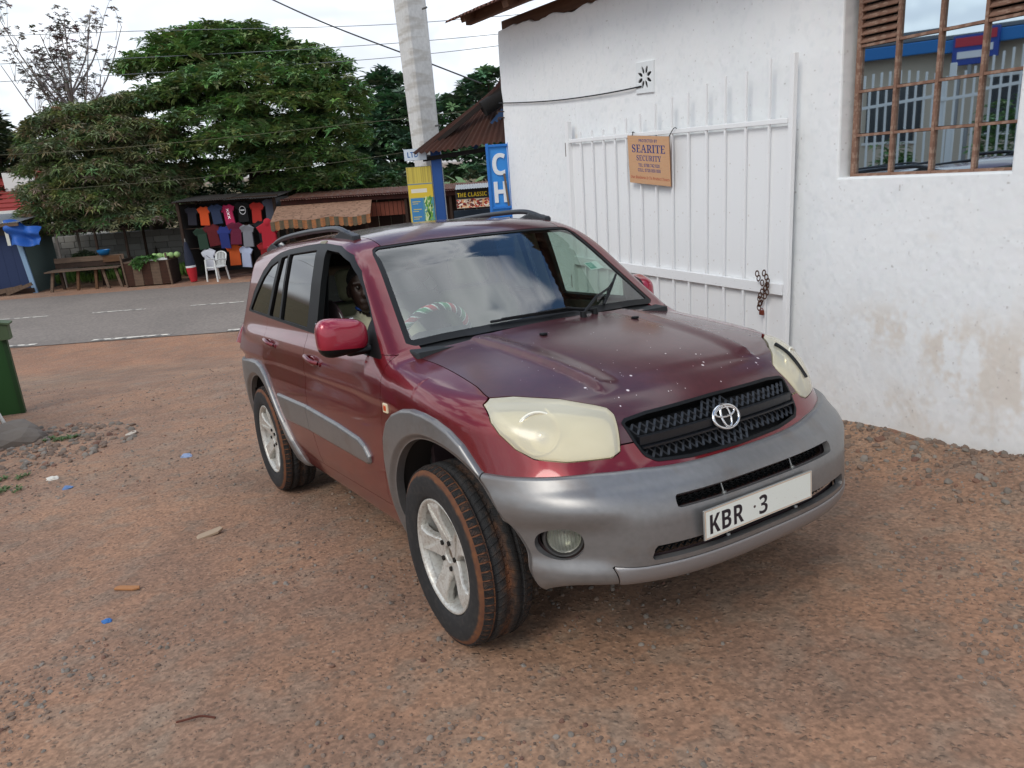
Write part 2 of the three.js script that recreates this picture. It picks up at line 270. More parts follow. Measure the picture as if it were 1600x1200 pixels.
// ---------------------------------------------------------------- white rendered building on the right; local x runs along the wall away from the camera, z into the wall
const wallGroup = thing('white_building', 'whitewashed rough plaster building with rusty steel window and tin eaves', 'building');
const wallBasis = new THREE.Matrix4().makeBasis(V3(-.46947, 0, -.88295), V3(0, 1, 0), V3(.88295, 0, -.46947)).setPosition(V3(WN[0] * WD, 0, WN[1] * WD));
wallGroup.applyMatrix4(wallBasis);
function onWall(o) { o.applyMatrix4(wallBasis); return o; }
const gAt = s => groundY(WN[0] * WD - .46947 * s, WN[1] * WD - .88295 * s);
{
  const W0 = -4, W1 = 7.42, H0 = -1.6, H1 = 3.4, TW = 1600, TH = 704, sx = s => (s - W0) / (W1 - W0), rr = rng(5);
  const hgt = new Float32Array(TW * TH);
  for (let j = 0; j < TH; j++) for (let i = 0; i < TW; i++) { const s = W0 + (W1 - W0) * i / TW, y = H0 + (H1 - H0) * j / TH; hgt[j * TW + i] = .5 * fbm(s * 1.6, y * 1.6, 3, 3) + .30 * fbm(s * 9, y * 7, 6, 3) + .26 * fbm(s * 34, y * 26, 8, 2); }
  const at = (i, j) => hgt[Math.max(0, Math.min(TH - 1, j)) * TW + Math.max(0, Math.min(TW - 1, i))];
  // stains: brown splash and scuffs low on the wall near the window, chipped flakes, a rust run under the gate hinge
  const stains = []; for (const [s, y, a, b, k] of [[2.62, .42, .34, .16, .8], [2.25, .30, .36, .22, .75], [2.95, .38, .18, .12, .55], [2.42, .12, .12, .22, .8], [2.0, .15, .3, .3, .7], [1.75, .4, .3, .4, .6], [3.05, -.10, .22, .12, .5], [2.7, -.02, .2, .1, .45], [2.4, -.1, .4, .10, .5], [2.62, .95, .05, .03, .5], [1.6, 1.0, .2, .5, .35], [3.3, .25, .1, .2, .35], [6.05, 1.25, .012, .32, 1.2], [6.04, 1.62, .02, .10, 1.2], [6.7, 1.15, .03, .05, .8]]) stains.push([s, y, a, b, k]);
  const map = dataTex(TW, (u, v) => {
    const i = Math.round(u * TW), j = Math.round(v * TH), s = W0 + (W1 - W0) * u, y = H0 + (H1 - H0) * v, n = fbm(s * 2.2, y * 2.2, 12, 4), f = fbm(s * 26, y * 20, 15, 3);
    let c = mix3([.895, .908, .912], [.925, .930, .928], n); c = mix3(c, [.86, .875, .88], clamp((f - .58) * 4) * .5);
    let k = 0; for (const q of stains) { const d = ((s - q[0]) / q[2]) ** 2 + ((y - q[1]) / q[3]) ** 2; if (d < 6) k += q[4] * Math.exp(-d); }
    const g = gAt(s), foot = .55 * Math.exp(-Math.max(0, y - g - .06) / .16) * (.3 + fbm(s * 5, y * 3, 4, 3)); k = k * clamp((fbm(s * 9, y * 6, 33, 5) - .42) * 3.2 + (fbm(s * 40, y * 30, 36, 2) - .5)) + foot;
    c = mix3(c, [.70, .585, .455], clamp(k) * .28); const sp = fbm(s * 60, y * 60, 50, 2); if (sp > .86) c = mix3(c, [.55, .52, .50], (sp - .86) * 5); return c;
  }, { srgb: true, h: TH, clamp: true });
  const bump = dataTex(TW, (u, v) => at(Math.round(u * TW), Math.round(v * TH)), { h: TH, clamp: true });
  const plaster = std(0xffffff, .92, 0, { map, bumpMap: bump, bumpScale: .010 });
  // front: outline with a ragged top and the window left open
  const top = s => 2.50 + .034 * s + .035 * (fbm(s * 6, 1, 1, 4) - .5) * 2, out = []; const WIN = { s0: 2.215, s1: 3.245, y0: 1.262, y1: 2.50 };
  out.push([W0, -1.5], [W1 - .06, -1.5]); for (let y = -1.4; y < 2.75; y += .12) out.push([W1 - .03 + .02 * (fbm(y * 3, 5, 1, 3) - .5) * 2 - (y > 2.0 && y < 2.12 ? .02 : 0), y]); for (let s = W1 - .05; s > W0; s -= .06) out.push([s, top(s)]); out.push([W0, 2.6]);
  const hole = [[WIN.s0, WIN.y0 + .02], [WIN.s1, WIN.y0], [WIN.s1 + .02, WIN.y1], [WIN.s0, WIN.y1]];
  let g = extrude(out, .20, .012, [hole]); g.translate(0, 0, .012);
  { const p = g.attributes.position, uv = new Float32Array(p.count * 2); for (let i = 0; i < p.count; i++) { uv[2 * i] = (p.getX(i) - W0) / (W1 - W0) + (p.getZ(i)) * .05; uv[2 * i + 1] = (p.getY(i) - H0) / (H1 - H0); } g.setAttribute('uv', new THREE.BufferAttribute(uv, 2)); }
  mesh('front_wall', g, plaster, wallGroup);
  mesh('end_wall', [bx(.20, 4.4, 5.0, W1 - .16, .55, 2.75)], std(0xd9dad6, .92), wallGroup);
  mesh('back_wall', [bx(W1 - W0, 4.4, .2, (W0 + W1) / 2 - .1, .55, 5.2), bx(.2, 4.4, 5, W0 + .1, .55, 2.7)], std(0xd9dad6, .92), wallGroup);
  // eaves: dark wall plate, rafters, corrugated iron
  const timber = std(0x3a2a20, .9), tex = dataTex(256, (u, v) => { const a = fbm(u * 4, v * 30, 3, 4, 4), b = fbm(u * 9, v * 9, 7, 4, 9); return mix3([.30, .20, .14], [.46, .33, .24], a * .7 + b * .3); }, { srgb: true });
  const oldWood = std(0xffffff, .9, 0, { map: tex });
  for (let i = 0; i < 6; i++) { const s0 = W0 + i * 1.9, s1 = Math.min(W1 - .05, s0 + 1.88); mesh('wall_plate', bx(s1 - s0, .13, .12, (s0 + s1) / 2, top((s0 + s1) / 2) + .055, .10, 0, .008), oldWood, wallGroup); }
  for (let s = W1 - .12; s > W0; s -= .85) mesh('rafter', plank([s, 2.66 + .026 * s, -.42], [s, 3.66, 2.6], .06, .10, V3(1, 0, 0)), oldWood, wallGroup);
  for (const [a, b, z, y] of [[3.6, W1 + .05, -.28, 2.87]]) mesh('purlin', bx(b - a, .10, .06, (a + b) / 2, y, z, 0, .005), oldWood, wallGroup);
  mesh('purlin', bx(7.1, .08, .05, 0, 2.80, -.28, 0, .005), oldWood, wallGroup);
  const rust = dataTex(512, (u, v) => { const a = fbm(u * 6, v * 3, 3, 5, 6), b = fbm(u * 40, v * 12, 7, 3, 40); return mix3(mix3([.34, .20, .15], [.48, .30, .22], a), [.42, .38, .36], clamp((b - .55) * 4)); }, { srgb: true });
  const iron = std(0xffffff, .75, .25, { map: rust, side: THREE.DoubleSide });
  for (let k = 0; k < 14; k++) { const s1 = W1 + .14 - k * .82, sh = new THREE.PlaneGeometry(.86, 3.6, 60, 10), p = sh.attributes.position; for (let i = 0; i < p.count; i++) { const x = p.getX(i), q = p.getY(i) + 1.8; p.setXYZ(i, s1 - .43 + x, 2.86 + q * .31 + .011 * Math.cos(x / .076 * Math.PI * 2) + .004 * (k % 2), -.50 + q * .95 + .02 * (k % 3)); } sh.computeVertexNormals(); mesh('roof_sheet', sh, iron, wallGroup); }
  // window: rusty steel frame, glass, two louvred vents
  const win = new THREE.Group(); win.name = 'window'; wallGroup.add(win);
  const steelTex = dataTex(256, (u, v) => { const a = fbm(u * 5, v * 5, 3, 5, 5), b = fbm(u * 30, v * 30, 7, 3, 30); return mix3(mix3([.45, .33, .27], [.58, .45, .38], a), [.66, .57, .50], clamp((b - .52) * 5) * .6); }, { srgb: true });
  const steel = std(0xffffff, .8, .1, { map: rep(steelTex, 2) }), cols = [3.190, 2.945, 2.700, 2.463, 2.228], rowsY = [1.285, 1.520, 1.765, 2.012, 2.262, 2.49], zf = .085, tiltY = s => (2.7 - s) * .019;
  const sq = (s0, y0, s1, y1, w, d) => plank([s0, y0 + tiltY(s0), zf], [s1, y1 + tiltY(s1), zf], w, d, V3(0, 0, 1));
  for (const s of cols) mesh('mullion', sq(s, rowsY[0] - .012, s, 2.49, s === cols[0] || s === cols[4] ? .028 : .017, .03), steel, win);
  rowsY.forEach((y, k) => { const bar = (a, b) => mesh('glazing_bar', sq(a, y, b, y, k === 0 ? .030 : .015, .026), steel, win); for (let c = 0; c < 4; c++) { if (k === 4 && (c === 0 || c === 3)) continue; bar(cols[c] - .011, cols[c + 1] + .011); } });
  mesh('sill_strip', sq(cols[0] + .035, rowsY[0] - .022, cols[4] - .02, rowsY[0] - .022, .02, .06), steel, win);
  const glassM = phys({ color: 0xc2d0d8, metalness: 1, roughness: .015 }), r = rng(9);
  for (let c = 0; c < 4; c++) for (let k = 0; k < 5; k++) {
    if (k >= 3 && (c === 0 || c === 3)) { if (k === 3) for (let q = 0; q < 11; q++) { const y = rowsY[3] + .03 + q * .042; mesh('louvre', plank([cols[c] - .012, y + tiltY(cols[c]), zf - .004], [cols[c + 1] + .012, y + tiltY(cols[c + 1]), zf - .004], .046, .006, V3(0, .72, -.69)), steel, win); } continue; }
    const p = bx(cols[c] - cols[c + 1] - .020, rowsY[k + 1] - rowsY[k] - .018, .004, 0, 0, 0); p.rotateX((r() - .5) * .012); p.rotateY((r() - .5) * .014); p.translate((cols[c] + cols[c + 1]) / 2, (rowsY[k] + rowsY[k + 1]) / 2 + tiltY((cols[c] + cols[c + 1]) / 2), zf + .006); mesh('pane', p, glassM, win);
  }
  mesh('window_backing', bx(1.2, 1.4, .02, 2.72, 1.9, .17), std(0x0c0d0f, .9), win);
  // flower vent block
  const vent = new THREE.Group(); vent.name = 'vent_block'; wallGroup.add(vent); vent.position.set(5.045, 2.052, .0); vent.rotation.z = .03;
  const petals = []; for (let k = 0; k < 8; k++) { const a = k / 8 * Math.PI * 2 + .39, pt = []; for (let i = 0; i < 12; i++) { const t = i / 12 * Math.PI * 2, x = .058 + .034 * Math.cos(t), y = .0155 * Math.sin(t) * (1.1 - .25 * Math.cos(t)); pt.push([x * Math.cos(a) - y * Math.sin(a), x * Math.sin(a) + y * Math.cos(a)]); } petals.push(pt); }
  mesh('vent_face', extrude([[-.105, -.112], [.105, -.112], [.105, .112], [-.105, .112]], .03, .004, petals).translate(0, 0, -.010), std(0xdfe3e4, .9), vent); mesh('vent_recess', bx(.18, .19, .004, 0, 0, -.0025), std(0x141416, .95), vent);
  for (const y of [1.985, 1.925]) mesh('wall_hook', tube([[7.36, y, .02], [7.37, y, -.07], [7.36, y - .02, -.08]], .006, 8, 6), std(0x4a3a30, .8, .4), wallGroup);
}
// cable to the vent
{ const pts = [[7.42, 2.075, -.02], [6.9, 2.035, -.02], [6.3, 2.0, -.02], [5.7, 1.985, -.022], [5.3, 1.985, -.025], [5.08, 1.99, -.02]]; tag(onWall(mesh('wall_cable', tube(pts, .006, 40, 6), std(0x1c1e22, .7))), 'thin black cable sagging along the white wall to the flower vent', 'cable'); }

// white steel gate leaf folded back against the wall
{
  const gate = thing('steel_gate', 'white painted steel bar gate folded flat against the white wall', 'gate'); onWall(gate);
  const chip = dataTex(256, (u, v) => { const b = fbm(u * 16, v * 16, 7, 4, 16); return mix3([.915, .92, .92], [.66, .60, .55], clamp((b - .80) * 6)); }, { srgb: true }), wp = std(0xffffff, .55, 0, { map: rep(chip, 3) }), Z = -.075, tops = [[5.868, 1.70], [5.693, 1.70], [5.526, 1.70], [5.366, 1.705], [5.21, 1.765], [5.031, 1.785], [4.845, 1.845], [4.655, 1.872], [4.476, 1.885], [4.288, 1.925], [4.106, 1.952], [3.916, 1.96], [3.714, 2.01]];
  const low = s => gAt(s) + .16;
  mesh('gate_post', bx(.045, 1.80 - low(6.06), .045, 6.06, (1.80 + low(6.06)) / 2, Z, 0, .004), wp, gate); mesh('gate_post', bx(.036, 2.02 - low(3.53), .036, 3.53, (2.02 + low(3.53)) / 2, Z, 0, .004), wp, gate);
  for (const [y, h, d] of [[1.63, .032, .030], [.562, .075, .030], [.02, .05, .034]]) mesh('gate_rail', bx(6.04 - 3.555, h, d, (6.04 + 3.555) / 2, y, Z, 0, .004), wp, gate);
  for (const [s, t] of tops) { mesh('gate_bar', bx(.015, t - low(s) - .03, .016, s, (t + low(s) + .03) / 2, Z - .002, 0, .002), wp, gate); }
  mesh('gate_sheet', bx(6.04 - 3.555, 1.60 - low(4.8), .003, 4.797, (1.60 + low(4.8)) / 2, Z + .022), wp, gate);
  for (const y of [1.5, .3]) mesh('hinge', rod([6.10, y, Z], [6.10, y + .12, Z], .014, 10), std(0x5a4a42, .8, .4), gate);
}
// chain with padlock on the gate
{
  const c = thing('gate_chain', 'rusty chain with padlock hanging from the white gate rail', 'chain'); onWall(c); const link = new THREE.TorusGeometry(.013, .0036, 6, 12).scale(1, 1.5, 1), cm = std(0x5a3f33, .8, .5), drop = [];
  for (let k = 0; k < 9; k++) drop.push([3.715 + .045 * Math.cos(k * .8) * (k < 6 ? 1 : .5), .655 - k * .029, k], [3.70 - .035 * Math.sin(k * .7), .665 - k * .026, k + 1]);
  for (const [s, y, k] of drop) { const m = mesh('chain_link', link, cm, c); m.position.set(s, y, -.108); m.rotation.y = k % 2 ? 1.4 : .2; m.rotation.z = .2 * Math.sin(k * 3); }
  mesh('padlock', [bx(.036, .034, .016, 3.712, .392, -.108, 0, .005), new THREE.TorusGeometry(.013, .003, 6, 12, Math.PI).translate(3.712, .409, -.108)], std(0x7a3a2a, .6, .5), c);
}
// orange security board wired to the gate
{
  const b = thing('security_sign', 'orange brown security notice board wired to the white gate', 'sign'); onWall(b);
  const w = .50, h = .365, t = canvasTex(1024, 748, (c, W, H) => {
    c.fillStyle = '#cda27c'; c.fillRect(0, 0, W, H); const r = rng(3); for (let i = 0; i < 700; i++) { c.fillStyle = `rgba(${140 + r() * 90},${90 + r() * 60},${50 + r() * 50},.10)`; c.fillRect(r() * W, r() * H, 20 + r() * 120, 2 + r() * 6); }
    c.textAlign = 'center'; c.fillStyle = '#2b3a78'; const L = (s, f, y, sx = 1) => { c.save(); c.translate(W / 2, y); c.scale(sx, 1); c.font = f; c.fillText(s, 0, 0); c.restore(); };
    L('PROTECTED BY', 'bold 62px sans-serif', 96, 1.05); L('SEARITE', 'bold 172px serif', 258, 1.10); L('SECURITY', 'bold 116px serif', 384, 1.04); L('TEL: 0788 742 020', 'bold 70px sans-serif', 478, .92); L('CELL: 0720 850 050', 'bold 70px sans-serif', 556, .92); c.fillStyle = '#a8402c'; L('Our Business Is To Protect Yours', 'italic bold 64px serif', 672, .92);
  });
  const face = new THREE.PlaneGeometry(w, h, 10, 8), bk = bx(w + .002, h + .002, .006); const bend = g => { const p = g.attributes.position; for (let i = 0; i < p.count; i++) { const x = p.getX(i), y = p.getY(i); p.setZ(i, p.getZ(i) + .010 * Math.sin(x * 7 + 1) + .008 * y); } g.computeVertexNormals(); return g; };
  const M = new THREE.Matrix4().makeRotationY(Math.PI).premultiply(new THREE.Matrix4().makeRotationX(-.10)).premultiply(new THREE.Matrix4().makeRotationZ(.07)).premultiply(new THREE.Matrix4().makeTranslation(4.875, 1.432, -.125));
  const board = bx(w, h, .005, 0, 0, -.004); mesh('board', board.applyMatrix4(M), std(0x8a6242, .8), b); face.translate(0, 0, .0005); mesh('board_face', face.applyMatrix4(M), std(0xffffff, .75, 0, { map: t }), b);
  for (const [s, y, e] of [[5.085, 1.605, 5.10], [4.640, 1.575, 4.60]]) mesh('wire_tie', tube([[s, y - .01, -.135], [s - .01, y + .03, -.12], [e, 1.655, -.10], [e + .01, 1.64, -.06]], .0035, 12, 5), std(0x3a3634, .7, .5), b);
}
// ---------------------------------------------------------------- mesh of the body: surface nets on half the car, then cut into panels by distance functions
function nets(field, [x0, y0, z0], [sx_, sy_, sz_], cell, project) {
  const nx = Math.ceil(sx_ / cell), ny = Math.ceil(sy_ / cell), nz = Math.ceil(sz_ / cell);
  const X = nx + 1, Y = ny + 1, Z = nz + 1, F = new Float32Array(X * Y * Z), id = (i, j, k) => (i * Y + j) * Z + k;
  for (let i = 0; i < X; i++) for (let j = 0; j < Y; j++) {
    let k = 0;
    while (k < Z) {                         // step over what is clearly far from the surface
      const f = field(x0 + i * cell, y0 + j * cell, z0 + k * cell); F[id(i, j, k)] = f;
      let s = 1; if (Math.abs(f) > .16) { s = Math.min(Z - k, Math.max(1, Math.floor((Math.abs(f) - .12) * .6 / cell))); for (let q = 1; q < s; q++) F[id(i, j, k + q)] = f; }
      k += s;
    }
  }
  const vid = new Int32Array(nx * ny * nz).fill(-1), P = [], c = (i, j, k) => (i * ny + j) * nz + k;
  for (let i = 0; i < nx; i++) for (let j = 0; j < ny; j++) for (let k = 0; k < nz; k++) {
    let n = 0, sx = 0, sy = 0, sz = 0, neg = 0; const f = [];
    for (let q = 0; q < 8; q++) { const v = F[id(i + (q & 1), j + (q >> 1 & 1), k + (q >> 2))]; f.push(v); if (v < 0) neg++; }
    if (neg === 0 || neg === 8) continue;
    for (let q = 0; q < 8; q++) for (const b of [1, 2, 4]) if (!(q & b)) { const r = q | b; if ((f[q] < 0) !== (f[r] < 0)) { const t = f[q] / (f[q] - f[r]); sx += (q & 1) + (b === 1 ? t : 0); sy += (q >> 1 & 1) + (b === 2 ? t : 0); sz += (q >> 2) + (b === 4 ? t : 0); n++; } }
    vid[c(i, j, k)] = P.length; const q = [x0 + (i + sx / n) * cell, y0 + (j + sy / n) * cell, z0 + (k + sz / n) * cell]; P.push(project ? project(q) : q);
  }
  const T = [], quad = (a, b, d, e, flip) => { if (a < 0 || b < 0 || d < 0 || e < 0) return; const p = [P[a], P[b], P[d], P[e]]; if (flip) p.reverse(); const l = (u, v) => (u[0] - v[0]) ** 2 + (u[1] - v[1]) ** 2 + (u[2] - v[2]) ** 2; if (l(p[0], p[2]) < l(p[1], p[3])) T.push([p[0], p[1], p[2]], [p[0], p[2], p[3]]); else T.push([p[1], p[2], p[3]], [p[1], p[3], p[0]]); };
  for (let i = 1; i < nx; i++) for (let j = 1; j < ny; j++) for (let k = 1; k < nz; k++) {
    const f = F[id(i, j, k)] < 0;
    if (f !== F[id(i + 1, j, k)] < 0) quad(vid[c(i, j - 1, k - 1)], vid[c(i, j, k - 1)], vid[c(i, j, k)], vid[c(i, j - 1, k)], !f);
    if (f !== F[id(i, j + 1, k)] < 0) quad(vid[c(i - 1, j, k - 1)], vid[c(i - 1, j, k)], vid[c(i, j, k)], vid[c(i, j, k - 1)], !f);
    if (f !== F[id(i, j, k + 1)] < 0) quad(vid[c(i - 1, j - 1, k)], vid[c(i, j - 1, k)], vid[c(i, j, k)], vid[c(i - 1, j, k)], !f);
  }
  return T;
}
const netBody = cell => nets((x, y, z) => bodyField(x, y, Math.abs(z)), [-3.34, .22, -1.5 * cell], [4.2, 1.46, .95], cell, p => snap(p, 3, cell * .6));
function grad(x, y, z, e = .0035) { const F = (a, b, c) => bodyField(a, b, Math.abs(c)); const g = [F(x + e, y, z) - F(x - e, y, z), F(x, y + e, z) - F(x, y - e, z), F(x, y, z + e) - F(x, y, z - e)].map(v => v / (2 * e)); return g; }
function snap(p, it, most) { let q = p.slice(); for (let i = 0; i < it; i++) { const g = grad(...q), f = bodyField(q[0], q[1], Math.abs(q[2])), l = g[0] ** 2 + g[1] ** 2 + g[2] ** 2 + 1e-9, s = Math.max(-most, Math.min(most, f / Math.sqrt(l))) / Math.sqrt(l); q = [q[0] - g[0] * s, q[1] - g[1] * s, q[2] - g[2] * s]; } return q; }
function cut(T, g) {                        // [part where g < 0, the rest]
  const A = [], B = [], memo = new Map(), G = v => { let r = memo.get(v); if (r === undefined) { r = g(v[0], v[1], v[2]); if (Math.abs(r) < 2e-5) r = 0; memo.set(v, r); } return r; };
  const mids = new Map(), keys = new Map(); let kn = 0; const key = v => { let k = keys.get(v); if (k === undefined) keys.set(v, k = kn++); return k; };
  const mid = (p, q, a, b) => { const i = key(p), j = key(q), k = i < j ? i * 4e6 + j : j * 4e6 + i; let m = mids.get(k); if (!m) { const t = a / (a - b); m = [p[0] + (q[0] - p[0]) * t, p[1] + (q[1] - p[1]) * t, p[2] + (q[2] - p[2]) * t]; mids.set(k, m); } return m; };
  for (const t of T) {
    const s = t.map(G);
    if (s[0] <= 0 && s[1] <= 0 && s[2] <= 0) { A.push(t); continue; }
    if (s[0] >= 0 && s[1] >= 0 && s[2] >= 0) { B.push(t); continue; }
    const pa = [], pb = [];
    for (let i = 0; i < 3; i++) { const j = (i + 1) % 3, p = t[i], q = t[j]; if (s[i] <= 0) pa.push(p); if (s[i] >= 0) pb.push(p); if (s[i] * s[j] < 0) { const m = mid(p, q, s[i], s[j]); pa.push(m); pb.push(m); } }
    for (let i = 2; i < pa.length; i++) A.push([pa[0], pa[i - 1], pa[i]]);
    for (let i = 2; i < pb.length; i++) B.push([pb[0], pb[i - 1], pb[i]]);
  }
  return [A, B];
}
// a panel: outer skin with normals from the field, edges turned inwards by 'edge', the skin moved along its normal by 'lift'
function panelGeo(T, { lift = 0, edge = .012, both = false, flip = false, uv = 'xz' } = {}) {
  const map = new Map(), V = [], N = [], I = [], idx = v => { const k = Math.round(v[0] * 2e4) + ',' + Math.round(v[1] * 2e4) + ',' + Math.round(v[2] * 2e4); let i = map.get(k); if (i === undefined) { i = V.length; map.set(k, i); const g = grad(v[0], v[1], v[2], .003), l = Math.hypot(...g) || 1; N.push(g.map(q => q / l)); V.push(v); } return i; };
  for (const t of T) { const a = idx(t[0]), b = idx(t[1]), c = idx(t[2]); if (a !== b && b !== c && a !== c) I.push(a, b, c); }
  const pos = [], nor = [], ind = [], n0 = V.length;
  for (let i = 0; i < n0; i++) { const lf = typeof lift === 'function' ? lift(...V[i]) : lift; pos.push(V[i][0] + N[i][0] * lf, V[i][1] + N[i][1] * lf, V[i][2] + N[i][2] * lf); nor.push(...N[i]); }
  for (const i of I) ind.push(i);
  if (typeof lift === 'function') for (let i = 0; i < n0; i++) {         // a moved skin gets normals of its own
    const [x, y, z] = V[i], e = .0015, d = [lift(x + e, y, z) - lift(x - e, y, z), lift(x, y + e, z) - lift(x, y - e, z), lift(x, y, z + e) - lift(x, y, z - e)].map(q => q / (2 * e)), n = N[i], k = d[0] * n[0] + d[1] * n[1] + d[2] * n[2];
    const m = n.map((q, j) => q - clamp(d[j] - k * n[j], -2.5, 2.5)), l = Math.hypot(...m); for (let j = 0; j < 3; j++) nor[3 * i + j] = m[j] / l;
  }
  if (edge) {
    const E = new Map(); for (let i = 0; i < I.length; i += 3) for (let k = 0; k < 3; k++) { const a = I[i + k], b = I[i + (k + 1) % 3], r = b + '_' + a; if (E.has(r)) E.delete(r); else E.set(a + '_' + b, [a, b]); }
    for (const [a, b] of E.values()) {
      if (Math.abs(V[a][2]) < 1e-4 && Math.abs(V[b][2]) < 1e-4) continue;
      const q = [a, b].map(i => [pos[3 * i], pos[3 * i + 1], pos[3 * i + 2]]), w = [a, b].map((i, k) => q[k].map((c, m) => c - N[i][m] * edge));
      const u = q[1].map((c, m) => c - q[0][m]), v = w[0].map((c, m) => c - q[0][m]), n = [v[1] * u[2] - v[2] * u[1], v[2] * u[0] - v[0] * u[2], v[0] * u[1] - v[1] * u[0]], l = Math.hypot(...n) || 1, b0 = pos.length / 3;
      for (const p of [q[0], q[1], w[0], w[1]]) { pos.push(...p); nor.push(n[0] / l, n[1] / l, n[2] / l); }
      ind.push(b0, b0 + 2, b0 + 1, b0 + 1, b0 + 2, b0 + 3);
    }
  }
  const build = m => {
    const p = pos.slice(), n = nor.slice(), id = ind.slice(); if (m) { for (let i = 2; i < p.length; i += 3) { p[i] = -p[i]; n[i] = -n[i]; } for (let i = 0; i < id.length; i += 3) [id[i], id[i + 1]] = [id[i + 1], id[i]]; }
    const g = new THREE.BufferGeometry(), t = []; for (let i = 0; i < p.length; i += 3) { if (uv === 'xy') t.push(p[i], p[i + 1]); else if (uv === 'zy') t.push(p[i + 2], p[i + 1]); else t.push(p[i], p[i + 2]); }
    g.setAttribute('position', new THREE.Float32BufferAttribute(p, 3)); g.setAttribute('normal', new THREE.Float32BufferAttribute(n, 3)); g.setAttribute('uv', new THREE.Float32BufferAttribute(t, 2)); g.setIndex(id); return g;
  };
  return both ? mergeGeometries([build(false), build(true)]) : build(flip);
}

const slice = (T, g, ...levels) => { for (const l of levels) { const [a, b] = cut(T, (...p) => g(...p) - l); T = a.concat(b); } return T; };
function netGeo(field, lo, size, cell) {     // a smooth solid from a distance function
  const g3 = (x, y, z, e = cell * .3) => [field(x + e, y, z) - field(x - e, y, z), field(x, y + e, z) - field(x, y - e, z), field(x, y, z + e) - field(x, y, z - e)].map(v => v / (2 * e));
  const T = nets(field, lo, size, cell, p => { for (let i = 0; i < 2; i++) { const g = g3(...p), l = g[0] ** 2 + g[1] ** 2 + g[2] ** 2 + 1e-6, f = clamp(field(...p), -cell, cell) / l; p = p.map((q, j) => q - g[j] * f); } return p; });
  const map = new Map(), pos = [], nor = [], ind = []; for (const t of T) for (const v of t) { let i = map.get(v); if (i === undefined) { i = pos.length / 3; map.set(v, i); pos.push(...v); const g = g3(...v), l = Math.hypot(...g) || 1; nor.push(...g.map(q => q / l)); } ind.push(i); }
  const g = new THREE.BufferGeometry(); g.setAttribute('position', new THREE.Float32BufferAttribute(pos, 3)); g.setAttribute('normal', new THREE.Float32BufferAttribute(nor, 3)); g.setAttribute('uv', new THREE.Float32BufferAttribute(new Float32Array(pos.length / 3 * 2).map((_, i) => pos[Math.floor(i / 2) * 3 + i % 2]), 2)); g.setIndex(ind); return g;
}
const car = thing('parked_car', 'maroon SUV with grey plastic bumper and flares parked beside the white wall', 'car');
car.matrixAutoUpdate = true;
{
  const m = new THREE.Matrix4().makeBasis(V3(.51776, .09, .85078), V3(-.03009, .99575, -.08702), V3(-.855, .01946, .51827));
  car.quaternion.setFromRotationMatrix(m); car.position.set(.4273, -.2488, -2.9947);
}
const CM = {};
const PAINTMAP = dataTex(512, (u, v) => { const n = fbm(u * 5, v * 5, 3, 5, 5), f = fbm(u * 40, v * 40, 8, 3, 40), d = clamp((fbm(u * 9, v * 9, 13, 5, 9) - .45) * 3); return mix3([.460 + .03 * (n - .5), .038, .082], [.34, .19, .155], (.04 + .16 * d) * (.7 + .6 * f)); }, { srgb: true });
CM.paint = phys({ color: 0xffffff, map: PAINTMAP, metalness: .55, roughness: .32, clearcoat: .9, clearcoatRoughness: .06 });
{
  const chips = rng(21), spots = []; for (let i = 0; i < 34; i++) { const f = chips(); spots.push([.30 + .26 * Math.pow(chips(), .7), -.42 + .85 * f, .0015 + .0055 * Math.pow(chips(), 3)]); } for (let i = 0; i < 60; i++) spots.push([-.35 + .9 * chips(), -.65 + 1.3 * chips(), .0008 + .0016 * chips()]);
  const faded = (X0, X1, Z0, Z1, marks) => { const m = dataTex(1024, (u, v) => {
    const x = lerp(X0, X1, u), z = lerp(Z0, Z1, v), n = fbm(x * 3 + 8, z * 3, 3, 5), f = fbm(x * 60, z * 60, 6, 3), bl = clamp((n - .40) * 4);
    let c = mix3([.275, .058, .090], [.345, .165, .175], bl * .7); c = c.map(q => q * (.93 + .14 * f));
    if (marks) { const r = Math.exp(-(((x + .10) / .09) ** 2) - (((z + .42) / .12) ** 2)) * clamp((f - .25) * 2); c = mix3(c, [.44, .21, .13], r * .7); for (const s of spots) { const d = Math.hypot(x - s[0], z - s[1]) / s[2]; if (d < 1.25) { c = mix3([.93, .90, .88], c, clamp((d - .7) * 2)); } } }
    return c; }, { srgb: true, clamp: true }); m.repeat.set(1 / (X1 - X0), 1 / (Z1 - Z0)); m.offset.set(-X0 / (X1 - X0), -Z0 / (Z1 - Z0)); return m; };
  const rough = dataTex(512, (u, v) => { const n = fbm(u * 6, v * 6, 4, 5, 6); return .30 + .50 * n; });
  CM.hood = phys({ color: 0xffffff, map: faded(-.5, .7, -.8, .8, true), metalness: .3, roughness: .5, clearcoat: 1, clearcoatRoughness: .34, clearcoatRoughnessMap: rough });
  CM.roof = phys({ color: 0xffffff, map: faded(-3.3, -.8, -.8, .8, false), metalness: .3, roughness: .45, clearcoat: 1, clearcoatRoughness: .2, clearcoatRoughnessMap: rough });
} 
{ const gm = dataTex(512, (u, v) => { const a = fbm(u * 5, v * 5, 3, 5, 5), b = fbm(u * 70, v * 70, 8, 3, 70); const k = .50 + .03 * (a - .5) + .04 * (b - .5); return mix3([k * 1.01, k, k * .99], [.42, .35, .30], clamp((fbm(u * 14, v * 14, 15, 4, 14) - .60) * 4) * .22); }, { srgb: true }); CM.grey = phys({ color: 0xffffff, map: gm, metalness: .55, roughness: .36, clearcoat: .15, clearcoatRoughness: .3 }); }
CM.black = phys({ color: 0x08090a, roughness: .5, specularIntensity: .6 }); CM.dark = std(0x3a2a2c, .9); CM.rubber = std(0x101113, .8);
